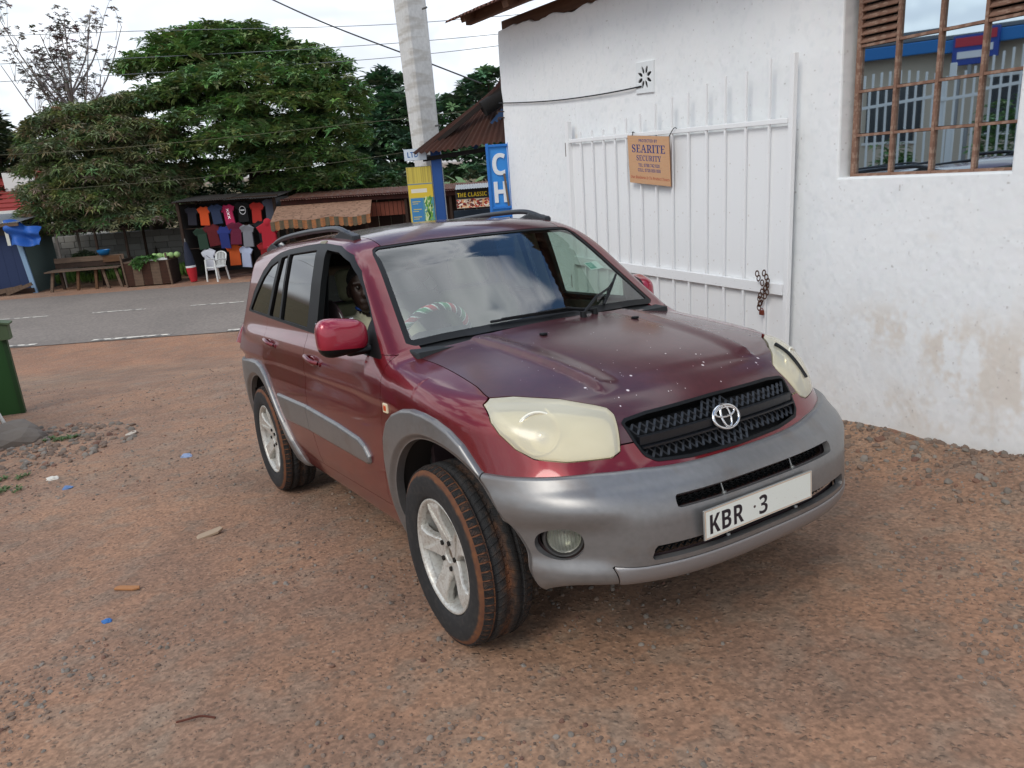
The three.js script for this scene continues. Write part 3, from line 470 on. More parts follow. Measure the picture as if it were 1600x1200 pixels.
CM.glass = phys({ color: 0xd2e2da, transmission: 1, roughness: 0, ior: 2.1, thickness: 0 });
CM.tint = phys({ color: 0x3a3f3e, transmission: 1, roughness: 0, ior: 1.7, thickness: 0 });
CM.lens = phys({ color: 0xf6eed2, transmission: .50, roughness: .24, thickness: 0, ior: 1.5, clearcoat: .6, clearcoatRoughness: .15 });

CM.mirrorCap = phys({ color: 0x9a1630, metalness: .3, roughness: .33, clearcoat: 1, clearcoatRoughness: .05 }); CM.lip = phys({ color: 0x8c8988, metalness: .5, roughness: .36 }); CM.housing = std(0x241f1b, .95, 0, { side: THREE.DoubleSide });
const gapW = .0022;
let shell = cut(netBody(.0125), (x, y, z) => -z)[0];
let R;                                       // what is left as panels are taken from it
[, R] = cut(shell, (x, y, z) => z > .45 ? gWheelF(x, y) : .1);
[, R] = cut(R, (x, y, z) => z > .45 ? gWheelR(x, y) : .1);
[, R] = cut(R, (x, y, z) => Math.max(y - .285 - .115 * sstep(.25, .62, x) - .05 * sstep(-2.9, -3.2, x), z - .70 - .0 * x));   // open underneath
const full = R;
// --- glass house
const DLO = [[-.477, 1.05], [-.60, 1.162], [-.708, 1.262], [-.787, 1.331], [-.876, 1.406], [-1.0, 1.479], [-1.176, 1.526], [-1.458, 1.551], [-1.72, 1.547], [-2.04, 1.536], [-2.20, 1.522], [-2.36, 1.488], [-2.52, 1.42], [-2.69, 1.298], [-2.80, 1.165], [-2.3, 1.142], [-1.37, 1.102]];
const PANES = { front: [[-.662, 1.100], [-.658, 1.200], [-.704, 1.245], [-.785, 1.312], [-.878, 1.382], [-.990, 1.444], [-1.160, 1.491], [-1.335, 1.508], [-1.335, 1.122]], rear: [[-1.505, 1.130], [-1.50, 1.512], [-1.97, 1.502], [-2.010, 1.150]], light: [[-2.055, 1.153], [-2.015, 1.498], [-2.13, 1.486], [-2.265, 1.160]], quarter: [[-2.325, 1.163], [-2.20, 1.470], [-2.35, 1.440], [-2.49, 1.375], [-2.64, 1.265], [-2.735, 1.180]] };
const WS = [[-.1, 1.108], [.0, 1.108], [.30, 1.104], [.52, 1.096], [.655, 1.086], [.684, 1.10], [.588, 1.470], [.572, 1.494], [.545, 1.506], [.30, 1.515], [-.1, 1.517]];
const gWS = (x, y, z) => x < -1.3 || y < 1.0 ? .2 : sdPoly(z, y, WS);
const gDLO = (x, y, z) => z < .5 || y < .95 ? .2 : sdPoly(x, y, DLO);
const TG = [[-.1, 1.12], [.55, 1.12], [.60, 1.16], [.555, 1.44], [.50, 1.47], [-.1, 1.48]];
const gTG = (x, y, z) => x > -2.75 ? .2 : sdPoly(z, y, TG);
let T, S;
[T, R] = cut(R, gWS);
let [wsGlass, wsRub] = cut(T, (x, y, z) => gWS(x, y, z) + lerp(.024, .009, sstep(1.44, 1.49, y)));
mesh('windscreen', panelGeo(wsGlass, { lift: -.006, edge: 0, both: true }), CM.glass, car);
mesh('windscreen_seal', panelGeo(wsRub, { lift: -.002, edge: .01, both: true }), CM.black, car);
[T, R] = cut(R, gTG);
mesh('tailgate_window', panelGeo(T, { lift: -.004, both: true }), CM.tint, car);
[T, R] = cut(R, gDLO);
const pane = {}; let frameT = T;
for (const k in PANES) [pane[k], frameT] = cut(frameT, (x, y, z) => sdPoly(x, y, PANES[k]) - .006);
for (const flip of [false, true]) {
  mesh('window_frame', panelGeo(frameT, { lift: -.001, edge: .03, flip }), CM.black, car);
  mesh('rear_door_window', panelGeo(pane.rear, { lift: -.012, edge: 0, flip }), CM.tint, car);
  mesh('quarter_light', panelGeo(pane.light, { lift: -.012, edge: 0, flip }), CM.tint, car);
  mesh('rear_quarter_window', panelGeo(pane.quarter, { lift: -.008, edge: 0, flip }), CM.tint, car);
  if (flip) mesh('front_door_window', panelGeo(pane.front, { lift: -.012, edge: 0, flip }), CM.glass, car);
}
// --- front: lamps, grille, bumper openings
const LAMP = [[.735, .948], [.752, .90], [.748, .865], [.725, .818], [.69, .785], [.615, .771], [.48, .768], [.447, .782], [.432, .815], [.404, .888], [.412, .909], [.44, .921], [.525, .948], [.632, .963], [.70, .963]];
const GRILLE = [[-.1, .884], [0, .884], [.30, .880], [.385, .872], [.402, .862], [.392, .80], [.378, .757], [.345, .735], [.22, .724], [0, .719], [-.1, .719]];
const gLamp = (x, y, z) => x < .1 ? .2 : sdPoly(z, y, LAMP);
const gGrille = (x, y, z) => x < .3 ? .2 : sdPoly(z, y, GRILLE);
[T, R] = cut(R, gLamp); const lampT = cut(T, (...p) => gLamp(...p) + .003)[0];
[T, R] = cut(R, gGrille); const grilleT = T;
const box2 = (z, y, z1, ya, yb, r) => { const dx = Math.max(z - (z1 - r), 0), yc = (ya + yb) / 2, dy = Math.max(Math.abs(y - yc) - ((yb - ya) / 2 - r), 0); return Math.hypot(dx, dy) + Math.min(Math.max(z - z1 + r, Math.abs(y - yc) - (yb - ya) / 2 + r), 0) - r; };
const gSlot1 = (x, y, z) => x < .4 ? .2 : box2(z, y, .375, .612, .646, .008), gSlot2 = (x, y, z) => x < .4 ? .2 : box2(z, y, .455 - (.515 - y) * -.3, .464, .510, .008);
const gFog = (x, y, z) => x < .3 ? .2 : Math.hypot((z - .672) * 1.25, y - .527) - .062;
let slotT, fogT;
[S, R] = cut(R, gSlot1); slotT = S;[S, R] = cut(R, gSlot2); slotT = slotT.concat(S);[fogT, R] = cut(R, gFog);
// --- grey plastics
let bumper, flareR, clad;
[bumper, R] = cut(R, gFlareF);[flareR, R] = cut(R, gFlareR);[clad, R] = cut(R, gClad);
const rows = [-.0015, -.004, -.008, -.016];
bumper = slice(slice(bumper, gFlareF, ...rows), (x, y, z) => z > .6 ? gWheelF(x, y) : .1, .007, .014, .02, .026); flareR = slice(slice(flareR, gFlareR, ...rows), (x, y, z) => z > .6 ? gWheelR(x, y) : .1, .007, .014, .02, .026); clad = slice(clad, gClad, ...rows);
const gSplit = (x, y, z) => .335 - x + (y - .73) * .0;          // joint between flare and bumper
let [bump, flareF] = cut(bumper, (x, y, z) => y > .70 ? .318 - x : .28 - x + (y - .5) * .12);
const gLip = (x, y, z) => x < .3 ? .2 : Math.max(y - .449, z - .545 - (y - .38) * .35); let lipT; [lipT, bump] = cut(bump, gLip); lipT = cut(lipT, (...p) => gLip(...p) + .003)[0];
mesh('bumper_lip', panelGeo(lipT, { lift: (...p) => liftF(...p) + .004 * roll(gLip(...p) + .003, .012), edge: .03, both: true, uv: 'zy' }), CM.lip, car);
mesh('front_bumper', panelGeo(bump, { lift: liftF, edge: .025, both: true, uv: 'zy' }), CM.grey, car);
let [rbump, rflare] = cut(flareR, (x, y, z) => x + 2.78);
mesh('rear_bumper', panelGeo(rbump, { lift: liftR, edge: .025, both: true, uv: 'zy' }), CM.grey, car);
for (const flip of [false, true]) {
  mesh('wheel_arch_flare', panelGeo(cut(flareF, (x, y, z) => x - .312)[0], { lift: liftF, edge: .035, flip, uv: 'xy' }), CM.grey, car);
  mesh('wheel_arch_flare', panelGeo(rflare, { lift: liftR, edge: .035, flip, uv: 'xy' }), CM.grey, car);
}
// --- painted panels
const hoodEdge = lut(curve([[-.7, .70], [-.45, .688], [-.2, .668], [.1, .682], [.22, .700], [.3, .70], [.9, .70]]), -.7, .9);
const gHood = (x, y, z) => Math.max(z - hoodEdge(x), (-.395 + .058 * (1 - (z / .65) ** 2)) - x, .80 - y, y - 1.2);
const gRoof = (x, y, z) => Math.max(z - .545 + .02 * sstep(-1.3, -1.0, x), 1.38 - y, x > -1.2 ? (x + .90) : -1);
let hoodT, roofT, cowlT;
[cowlT, R] = cut(R, (x, y, z) => y < 1.02 || x > -.2 || x < -.9 ? .2 : Math.max(x + .390 - .058 * (1 - (z / .65) ** 2), z - .640, y - 1.13));
[hoodT, R] = cut(R, gHood); hoodT = cut(hoodT, (...p) => gHood(...p) + gapW * 2)[0];
[roofT, R] = cut(R, (...p) => gRoof(...p)); roofT = cut(roofT, (...p) => gRoof(...p) + gapW * 2)[0];
mesh('cowl', panelGeo(cowlT, { lift: -.010, both: true }), CM.black, car);
mesh('bonnet', panelGeo(hoodT, { edge: .018, both: true }), CM.hood, car);
mesh('roof', panelGeo(roofT, { edge: .012, both: true }), CM.roof, car);
// doors
const DOOR_F = [[-.432, 1.065], [-.405, .93], [-.425, .78], [-.47, .60], [-.515, .46], [-.52, .405], [-1.47, .385], [-1.47, 1.115]];
const DOOR_R = [[-1.47, 1.115], [-1.47, .385], [-1.93, .385], [-1.985, .43], [-2.05, .54], [-2.12, .63], [-2.20, .735], [-2.262, .82], [-2.285, .92], [-2.30, 1.15]];
const gDF = (x, y, z) => z < .6 ? .2 : sdPoly(x, y, DOOR_F), gDR = (x, y, z) => z < .6 ? .2 : sdPoly(x, y, DOOR_R);
let dF, dR, tailT, rock;
[dF, R] = cut(R, gDF);[dR, R] = cut(R, gDR);
dF = cut(dF, (...p) => gDF(...p) + gapW)[0]; dR = cut(dR, (...p) => gDR(...p) + gapW)[0];
let [cF, cR] = cut(clad, (x, y, z) => -1.47 - x); cF = cut(cF, (x) => -1.47 + gapW - x)[0]; cR = cut(cR, x => x + 1.47 + gapW)[0];
[tailT, R] = cut(R, (x, y, z) => Math.max(x + 2.95 + .0 * y, z - .60, y - 1.55));
[rock, R] = cut(R, (x, y, z) => Math.max(y - .40, x + .42, -1.99 - x));
const gFend = (x, y, z) => -.46 - x + (y > 1.05 ? (y - 1.05) * 3 : 0);
let [fend, quart] = cut(R, gFend);
let fendNose; [fendNose, fend] = cut(fend, (x, y, z) => Math.max(.30 - x, y - .985, z - .70, .0 - x));
mesh('nose_panel', panelGeo(fendNose, { edge: .012, both: true }), CM.paint, car);
mesh('tailgate', panelGeo(tailT, { edge: .015, both: true, uv: 'zy' }), CM.paint, car);
for (const flip of [false, true]) {
  mesh('front_wing', panelGeo(fend, { edge: .015, flip, uv: 'xy' }), CM.paint, car);
  mesh('body_side', panelGeo(quart, { edge: .015, flip, uv: 'xy' }), CM.paint, car);
  mesh('sill', panelGeo(rock, { edge: .015, flip, uv: 'xy' }), CM.paint, car);
  for (const [n, d, c] of [['front_door', dF, cF], ['rear_door', dR, cR]]) { const o = mesh(n, panelGeo(d, { edge: .015, flip, uv: 'xy' }), CM.paint, car); mesh('side_moulding', panelGeo(c, { lift: liftC, edge: .016, flip, uv: 'xy' }), CM.grey, o); }
}
// dark structure behind the panels
let inner = full;
[, inner] = cut(inner, (...p) => gWS(...p) + .01);[, inner] = cut(inner, gTG);
for (const k in PANES) [, inner] = cut(inner, (x, y, z) => z < .5 ? .2 : sdPoly(x, y, PANES[k]) - .006);
for (const g of [gLamp, gGrille, gSlot1, gSlot2, gFog]) [, inner] = cut(inner, g);
mesh('body_shell', panelGeo(inner, { lift: -.019, edge: 0, both: true }), CM.dark, car);
// ---------------------------------------------------------------- fittings of the car
const frontPt = (z, y, lift = 0) => { let lo = -1.35, hi = 1.1; for (let i = 0; i < 34; i++) { const m = (lo + hi) / 2; if (bodyField(m, y, Math.abs(z)) < 0) lo = m; else hi = m; } const g = grad(lo, y, z), l = Math.hypot(...g); return [lo + g[0] / l * lift, y + g[1] / l * lift, z + g[2] / l * lift]; };
const topPt = (x, z, lift = 0) => { let lo = .8, hi = 1.9; for (let i = 0; i < 34; i++) { const m = (lo + hi) / 2; if (bodyField(x, m, Math.abs(z)) < 0) lo = m; else hi = m; } const g = grad(x, lo, z), l = Math.hypot(...g); return [x + g[0] / l * lift, lo + g[1] / l * lift, z + g[2] / l * lift]; };
const sidePt = (x, y, lift = 0) => { let lo = .2, hi = 1.1; for (let i = 0; i < 34; i++) { const m = (lo + hi) / 2; if (bodyField(x, y, m) < 0) lo = m; else hi = m; } const g = grad(x, y, lo), l = Math.hypot(...g); return [x + g[0] / l * lift, y + g[1] / l * lift, lo + g[2] / l * lift]; };
const frameAt = (p, n, up = V3(0, 1, 0)) => { const z = V3(...n).normalize(), x = up.clone().cross(z).normalize(), y = z.clone().cross(x); return new THREE.Matrix4().makeBasis(x, y, z).setPosition(V3(...p)); };
const mirrored = g => { g = g.clone(); g.scale(1, 1, -1); const id = g.index; if (id) { for (let i = 0; i < id.count; i += 3) { const a = id.getX(i); id.setX(i, id.getX(i + 1)); id.setX(i + 1, a); } } else for (const k of Object.keys(g.attributes)) { const at = g.attributes[k], s = at.itemSize; for (let i = 0; i < at.count; i += 3) for (let q = 0; q < s; q++) { const t = at.array[i * s + q]; at.array[i * s + q] = at.array[(i + 1) * s + q]; at.array[(i + 1) * s + q] = t; } } return g; };
const chrome = std(0xd8d8d8, .12, 1), alloy = phys({ color: 0xb9b6ae, metalness: .75, roughness: .38 }), steelDark = std(0x2a2826, .6, .6);

// --- headlamps: yellowed lens over reflector bowls
for (const flip of [false, true]) {
  const lamp = mesh('headlight', panelGeo(lampT, { lift: (x, y, z) => .012 * roll(gLamp(x, y, z), .05) - .002, edge: .02, flip, uv: 'zy' }), CM.lens, car);
  const parts = [], fx = g => flip ? mirrored(g) : g;
  if (flip) mesh('lamp_strip', tube([[-.566, .941], [-.562, .916], [-.553, .878], [-.555, .825]].map(([z, y]) => frontPt(z, y, .013)), .008, 20, 8), CM.black, lamp);
  const house = panelGeo(lampT, { lift: -.055, edge: 0, flip, uv: 'zy' });
  mesh('lamp_housing', house, std(0xe2decb, .4, .1), lamp);
  const bowl = (z, y, r, d) => { const c = frontPt(z, y, -.030), g = new THREE.LatheGeometry([[.012, -d], [r * .45, -d * .86], [r * .8, -d * .4], [r, 0], [r + .006, .001], [r + .006, -.012]].map(q => new THREE.Vector2(...q)), 28); g.rotateX(Math.PI / 2); g.applyMatrix4(frameAt(c, [.9, .1, .35])); return fx(g); };
  mesh('reflector', bowl(.655, .872, .066, .035), std(0xe6e2d2, .22, .6), lamp);
  mesh('bulb_cover', fx(new THREE.SphereGeometry(.022, 14, 10).translate(...frontPt(.648, .868, -.045))), chrome, lamp);
  const line = (...q) => fx(tube(q.map(([z, y]) => frontPt(z, y, -.012)), .0028, 16, 6)), lm = std(0xf4f0de, .35);
  mesh('lamp_rib', line([.585, .935], [.583, .90], [.582, .865]), lm, lamp); mesh('lamp_rib', line([.60, .845], [.585, .81], [.562, .782]), lm, lamp);
  mesh('lamp_ring', fx(new THREE.TorusGeometry(.071, .004, 8, 40).applyMatrix4(frameAt(frontPt(.655, .872, -.026), [.86, .15, .45]))), lm, lamp);
}
// --- grille: frame, lattice, cross bar, badge
{
  const g = new THREE.Group(); g.name = 'grille'; car.add(g);
  mesh('grille_backing', panelGeo(grilleT, { lift: -.045, edge: 0, both: true, uv: 'zy' }), CM.black, g);
  const [rim] = cut(grilleT, (...p) => -gGrille(...p) - .009);
  mesh('grille_frame', panelGeo(rim, { lift: .002, edge: .045, both: true, uv: 'zy' }), CM.black, g);
  const lat = [], rib = (y0, y1, lift, th, zm = .41) => { const n = 22, out = []; for (let i = 0; i < n; i++) { const z0 = -zm + 2 * zm * i / n, z1 = -zm + 2 * zm * (i + 1) / n; if (gGrille(.6, (y0 + y1) / 2, Math.abs((z0 + z1) / 2)) > -.004) continue; const a = frontPt(z0, (y0 + y1) / 2, lift), b = frontPt(z1, (y0 + y1) / 2, lift); out.push(plank(a, b, th, y1 - y0, V3(0, 1, 0))); } return out; };
  for (const [ya, yb] of [[.731, .783], [.822, .873]]) {
    const st = .030, h = .017, rows = Math.round((yb - ya) / h), hh = (yb - ya) / rows;
    for (let r = 0; r < rows; r++) for (let i = -14; i < 14; i++) for (const s of [0, 1]) {
      const z0 = i * st + (r % 2 ? st / 2 : 0), za = s ? z0 + st / 2 : z0, zb = s ? z0 + st : z0 + st / 2, y0 = ya + (s ? 1 : 0) * hh + r * hh, y1 = ya + (s ? 0 : 1) * hh + r * hh;
      if (Math.max(gGrille(.6, y0, Math.abs(za)), gGrille(.6, y1, Math.abs(zb))) > -.010) continue;
      lat.push(plank(frontPt(za, y0, -.010), frontPt(zb, y1, -.010), .008, .0034, V3(0, 1, 0)));
    }
  }
  mesh('grille_mesh', lat, std(0x24272c, .4), g);
  mesh('grille_bar', [...rib(.790, .817, -.002, .02), ...rib(.779, .785, .001, .02)], std(0x15171b, .35), g);
  const c = frontPt(0, .802, .014), M = frameAt(c, [.92, .38, 0]), ring = (rx, ry, t, x = 0, y = 0) => { const q = new THREE.TorusGeometry(1, t / Math.min(rx, ry) , 8, 40); const p = q.attributes.position; for (let i = 0; i < p.count; i++) { const a = Math.atan2(p.getY(i), p.getX(i)), rr = Math.hypot(p.getX(i), p.getY(i)) - 1; p.setXYZ(i, x + Math.cos(a) * (rx + rr * Math.min(rx, ry)), y + Math.sin(a) * (ry + rr * Math.min(rx, ry)), p.getZ(i) * Math.min(rx, ry)); } q.computeVertexNormals(); return q; };
  mesh('badge_backing', new THREE.CylinderGeometry(1, 1, .014, 36).rotateX(Math.PI / 2).scale(.060, .043, 1).translate(0, 0, -.010).applyMatrix4(M), CM.black, g);
  mesh('badge', [ring(.060, .042, .0055), ring(.0215, .0385, .0045, 0, .0015), ring(.046, .0165, .0045, 0, .0165)].map(q => q.applyMatrix4(M)), chrome, g);
}
// --- bumper openings, number plate, fog lamps
{
  const slots = new THREE.Group(); slots.name = 'bumper_vents'; car.add(slots);
  mesh('vent_backing', panelGeo(slotT, { lift: -.05, edge: 0, both: true, uv: 'zy' }), CM.black, slots);
  const lat = [], posts = [], st = .026;
  for (const [ya, yb, zm] of [[.612, .646, .372], [.464, .510, .445]]) {
    const hh = (yb - ya) / 3; for (let r = 0; r < 3; r++) for (let i = -18; i < 18; i++) for (const s of [0, 1]) { const z0 = i * st, za = s ? z0 + st / 2 : z0, zb = s ? z0 + st : z0 + st / 2; if (Math.max(Math.abs(za), Math.abs(zb)) > zm) continue; const y0 = ya + r * hh + (s ? hh : 0), y1 = ya + r * hh + (s ? 0 : hh); lat.push(plank(frontPt(za, y0, -.03), frontPt(zb, y1, -.03), .008, .004, V3(0, 1, 0))); }
    for (const z of [-.17, .17]) posts.push(rod(frontPt(z, ya - .004, -.012), frontPt(z, yb + .004, -.012), .003), new THREE.CylinderGeometry(.007, .009, .007, 10).translate(...frontPt(z, ya + .003, -.010)));
  }
  mesh('vent_mesh', lat, CM.black, slots); { const sm = std(0x8d8d8a, .4, .7); for (let i = 0; i < posts.length; i += 2) mesh('vent_stay', [posts[i], posts[i + 1]], sm, slots); }
  // bright lower lip strip
  const lip = []; for (const [y, zm, th] of [[.456, .46, .008], [.606, .385, .010]]) for (let i = 0; i < 30; i++) { const z0 = -zm + 2 * zm * i / 30, z1 = -zm + 2 * zm * (i + 1) / 30; lip.push(plank(frontPt(z0, y, .004), frontPt(z1, y, .004), .016, th, V3(0, 1, 0))); }
  { const lm = phys({ color: 0x9a9896, metalness: .4, roughness: .35 }); mesh('vent_lip', lip.slice(0, 30), lm, slots); mesh('vent_lip', lip.slice(30), lm, slots); }
  const pw = .52, ph = .098, tex = canvasTex(1024, 224, (c, w, h) => {
    c.fillStyle = '#dfe3da'; c.fillRect(0, 0, w, h); c.strokeStyle = '#b98a62'; c.lineWidth = 5; c.strokeRect(6, 6, w - 12, h - 12); c.strokeStyle = 'rgba(120,100,80,.5)'; c.lineWidth = 2; c.strokeRect(12, 12, w - 24, h - 24);
    c.fillStyle = '#1a1622'; c.font = 'bold 186px sans-serif'; c.textBaseline = 'middle'; c.save(); c.translate(30, h / 2 + 8); c.scale(.90, 1.10); c.fillText('KBR', 0, 0); c.restore(); c.beginPath(); c.arc(452, h / 2, 11, 0, 7); c.fillStyle = '#4a3c38'; c.fill(); c.fillStyle = '#1a1622'; c.save(); c.translate(490, h / 2 + 8); c.scale(.90, 1.10); c.fillText('3', 0, 0); c.restore();
    const r = rng(4); for (let i = 0; i < 240; i++) { c.fillStyle = `rgba(${110 + r() * 40},${90 + r() * 20},${70},${r() * .22})`; c.beginPath(); c.arc(r() * w, r() * h, r() * r() * 5, 0, 7); c.fill(); }
  });
  const pg = new THREE.Group(); pg.name = 'number_plate'; car.add(pg);
  const M = frameAt(frontPt(.03, .550, .030).map((q, i) => i === 2 ? .058 : q), [1, -.02, 0]);
  const face = new THREE.PlaneGeometry(pw, ph); face.translate(0, 0, .0035); mesh('plate_face', face.applyMatrix4(M), phys({ map: tex, roughness: .4 }), pg);
  mesh('plate_backing', bx(pw + .004, ph + .004, .005, 0, 0, 0, 0, .002).applyMatrix4(M), std(0x9a9a96, .5, .5), pg);
  for (const flip of [false, true]) {
    const f = new THREE.Group(); f.name = 'fog_light'; car.add(f); const fx = g => flip ? mirrored(g) : g, c = frontPt(.672, .527, -.016), F = frameAt(c, [.80, -.02, .60]);
    mesh('fog_surround', fx(new THREE.LatheGeometry([[.056, -.03], [.058, -.002], [.063, .002], [.070, -.002], [.078, -.045]].map(q => new THREE.Vector2(...q)), 32).rotateX(Math.PI / 2).applyMatrix4(F)), std(0x3a3836, .5), f);
    mesh('fog_reflector', fx(new THREE.LatheGeometry([[.004, -.05], [.03, -.044], [.048, -.028], [.056, -.012]].map(q => new THREE.Vector2(...q)), 28).rotateX(Math.PI / 2).applyMatrix4(F)), std(0xcfcdc4, .3, .8), f);
    mesh('fog_lens', fx(new THREE.SphereGeometry(.14, 24, 6, 0, Math.PI * 2, 0, .41).rotateX(Math.PI / 2).translate(0, 0, -.146).applyMatrix4(F)), phys({ color: 0xcfd2c8, transmission: .75, roughness: .3, thickness: 0 }), f);
    const fins = []; for (let i = -4; i <= 4; i++) { const h = Math.sqrt(Math.max(0, .05 ** 2 - (i * .011) ** 2)); fins.push(bx(.0015, h * 1.9, .003, i * .011, 0, -.004)); }
    mesh('fog_fluting', fins.map(g => fx(g.applyMatrix4(F))), std(0x8e8f8a, .3, .5), f);
  }
}
// --- wheels
{
  const mud = dataTex(1024, (u, v) => {
    const n = .45 * fbm(u * 24, v * 10, 2, 5, 24) + .75 * fbm(u * 7, v * 3, 12, 3, 7) - .08, n2 = fbm(u * 90, v * 40, 7, 3, 90), band = 1.15 * Math.exp(-(((v - .275) / .060) ** 2)) + .4 * Math.exp(-(((v - .70) / .05) ** 2)) + .42 * Math.exp(-(((v - .5) / .14) ** 2)), m = clamp((band * 1.3 * (.35 + 1.1 * n) - .36) * 3.2 + (n2 - .5) * .6), b = .115 + .05 * n + .05 * (n2 - .5), dust = clamp((n2 - .52) * 2) * .35;
    return mix3(mix3([b, b * .98, b * .97], [.30, .245, .205], dust), [.44 + .12 * (n2 - .5), .265 + .08 * (n2 - .5), .16], m * .85);
  }, { srgb: true, h: 256 });
  const treadBump = dataTex(1024, (u, v) => { const k = u * 68, w = (v - .5) * 2, a = Math.abs(w) < .33 ? 1 : 0; const z = (k + Math.abs(w) * 3 + (w > 0 ? .5 : 0)) % 1; const lug = Math.abs(w) < .46 && z < .2 ? 0 : 1; const sip = Math.abs(w) < .44 && (k * 4 + w * 9) % 1 < .16 ? .6 : 1; const letter = 1; return .2 + .6 * lug * sip * letter; }, { h: 256 });
  const tyreM = std(0xffffff, .88, 0, { map: mud, bumpMap: treadBump, bumpScale: .006 });
  const prof = [[.2235, .080], [.226, .094], [.236, .102], [.262, .1075], [.290, .1095], [.313, .1075], [.326, .1010], [.337, .092], [.3435, .078], [.3465, .060], [.347, .058], [.340, .056], [.340, .046], [.348, .044], [.349, .030], [.349, .014], [.342, .012], [.342, 0]];
  const full = [...prof.map(([r, w]) => [r, w]), ...prof.slice(0, -1).reverse().map(([r, w]) => [r, -w])];
  const len = [0]; for (let i = 1; i < full.length; i++) len.push(len[i - 1] + Math.hypot(full[i][0] - full[i - 1][0], full[i][1] - full[i - 1][1]));
  const tyreG = new THREE.LatheGeometry(full.map(q => new THREE.Vector2(...q)), 96); { const uv = tyreG.attributes.uv, n = full.length; for (let i = 0; i < uv.count; i++) uv.setY(i, len[i % n] / len[n - 1]); } tyreG.rotateX(Math.PI / 2);
  // shoulder blocks stand out as real lugs
  const lugs = []; for (let i = 0; i < 68; i++) for (const s of [-1, 1]) { const a = (i + (s > 0 ? .5 : 0)) / 68 * Math.PI * 2, g = bx(.026, .007, .034, 0, 0, 0, 0, .002); g.rotateX(s * .32); g.translate(0, .3400, s * .080); g.rotateZ(a); lugs.push(g); }
  const lugG = join(lugs); lugG.attributes.uv.array.forEach((_, i, A) => { A[i] = i % 2 ? .455 : i * .0137 % 1; });
  // alloy: barrel, five broad spokes, hub
  const barrel = new THREE.LatheGeometry([[.190, -.10], [.196, -.04], [.200, .03], [.205, .066], [.212, .080], [.2205, .084], [.2235, .088], [.2235, .095], [.219, .097], [.213, .094], [.207, .086], [.203, .070]].map(q => new THREE.Vector2(...q)), 64).rotateX(Math.PI / 2);
  const spokes = []; for (let k = 0; k < 5; k++) {
    const S = []; const prof = [[.040, .040], [.075, .034], [.11, .031], [.15, .033], [.185, .041], [.207, .052]]; for (const [r, w] of prof) S.push([r, w]); for (const [r, w] of prof.slice().reverse()) S.push([r, -w]);
    let g = extrude(S, .020, .006); const sub = g.attributes.position; for (let i = 0; i < sub.count; i++) { const r = sub.getX(i), y = sub.getY(i); sub.setZ(i, sub.getZ(i) * (1.4 - r * 2) + .040 + .035 * sstep(.05, .2, r) - 9 * y * y * .6); } g.computeVertexNormals(); g.rotateZ(k / 5 * Math.PI * 2 + .31); spokes.push(g);
  }
  const hub = new THREE.LatheGeometry([[.031, .030], [.031, .062], [.037, .068], [.048, .066], [.062, .058], [.068, .044], [.068, .02]].map(q => new THREE.Vector2(...q)), 36).rotateX(Math.PI / 2);
  const nuts = []; for (let k = 0; k < 5; k++) { const a = (k + .5) / 5 * Math.PI * 2 + .31; nuts.push(new THREE.CylinderGeometry(.010, .010, .024, 6).rotateX(Math.PI / 2).translate(Math.cos(a) * .055, Math.sin(a) * .055, .062)); }
  const cap = new THREE.CylinderGeometry(.030, .030, .02, 20).rotateX(Math.PI / 2).translate(0, 0, .040);
  const disc = new THREE.CylinderGeometry(.145, .145, .022, 40).rotateX(Math.PI / 2).translate(0, 0, -.005), drumBack = new THREE.CylinderGeometry(.188, .188, .01, 40).rotateX(Math.PI / 2).translate(0, 0, -.055);
  const grime = dataTex(256, (u, v) => { const n = fbm(u * 6, v * 6, 3, 5, 6), d = clamp((fbm(u * 20, v * 20, 9, 4, 20) - .5) * 4 + (n - .45) * 2); return mix3([.78, .77, .74], [.50, .45, .39], d * .30); }, { srgb: true });
  const alloyM = phys({ color: 0xffffff, map: rep(grime, 6), metalness: .35, roughness: .42 });
  const front = new THREE.Group(); front.name = 'wheel';
  mesh('tyre', join([tyreG, lugG]), tyreM, front); mesh('rim', join([boxUV(barrel), ...spokes.map(g => boxUV(g)), boxUV(hub)]), alloyM, front); for (const n of nuts) mesh('wheel_nut', n, steelDark, front); mesh('hub_centre', cap, std(0x6a5a4c, .7, .3), front); mesh('brake_disc', [disc, drumBack], std(0x2b2623, .7, .4), front);
  for (const [x, z, turn, spin] of [[0, .755, -.03, .25], [-2.49, .755, 0, 1.0], [0, -.755, -.03 + Math.PI, .5], [-2.49, -.755, Math.PI, .1]]) { const w = x === 0 && z > 0 ? front : front.clone(); w.rotation.order = 'YXZ'; w.position.set(x, .346, z); w.rotation.y = turn; w.rotation.z = spin; car.add(w); }
  // wheel housings, kept inside the body's own width
  const liner = (x, y, r, s) => { const g = new THREE.CylinderGeometry(r, r, .40, 40, 1, true, .16 - Math.PI / 2, Math.PI - .32).rotateX(-Math.PI / 2).translate(x, y, .655), p = g.attributes.position; for (let i = 0; i < p.count; i++) if (p.getZ(i) > .6) p.setZ(i, Math.min(.85, sidePt(p.getX(i), Math.max(.42, p.getY(i)))[2] - .015)); g.computeVertexNormals(); return s > 0 ? g : mirrored(g); };
  for (const [x, y, r] of [[WF[0], WF[1], .447], [WR[0], WR[1], .42]]) for (const s of [1, -1]) {
    const arch = liner(x, y, r, s), back = new THREE.CircleGeometry(r + .002, 24, -.1, Math.PI + .2).translate(x, y, 0);  back.translate(0, 0, s * .46);
    mesh('wheel_housing', [arch, back], CM.housing, car);
  }
}
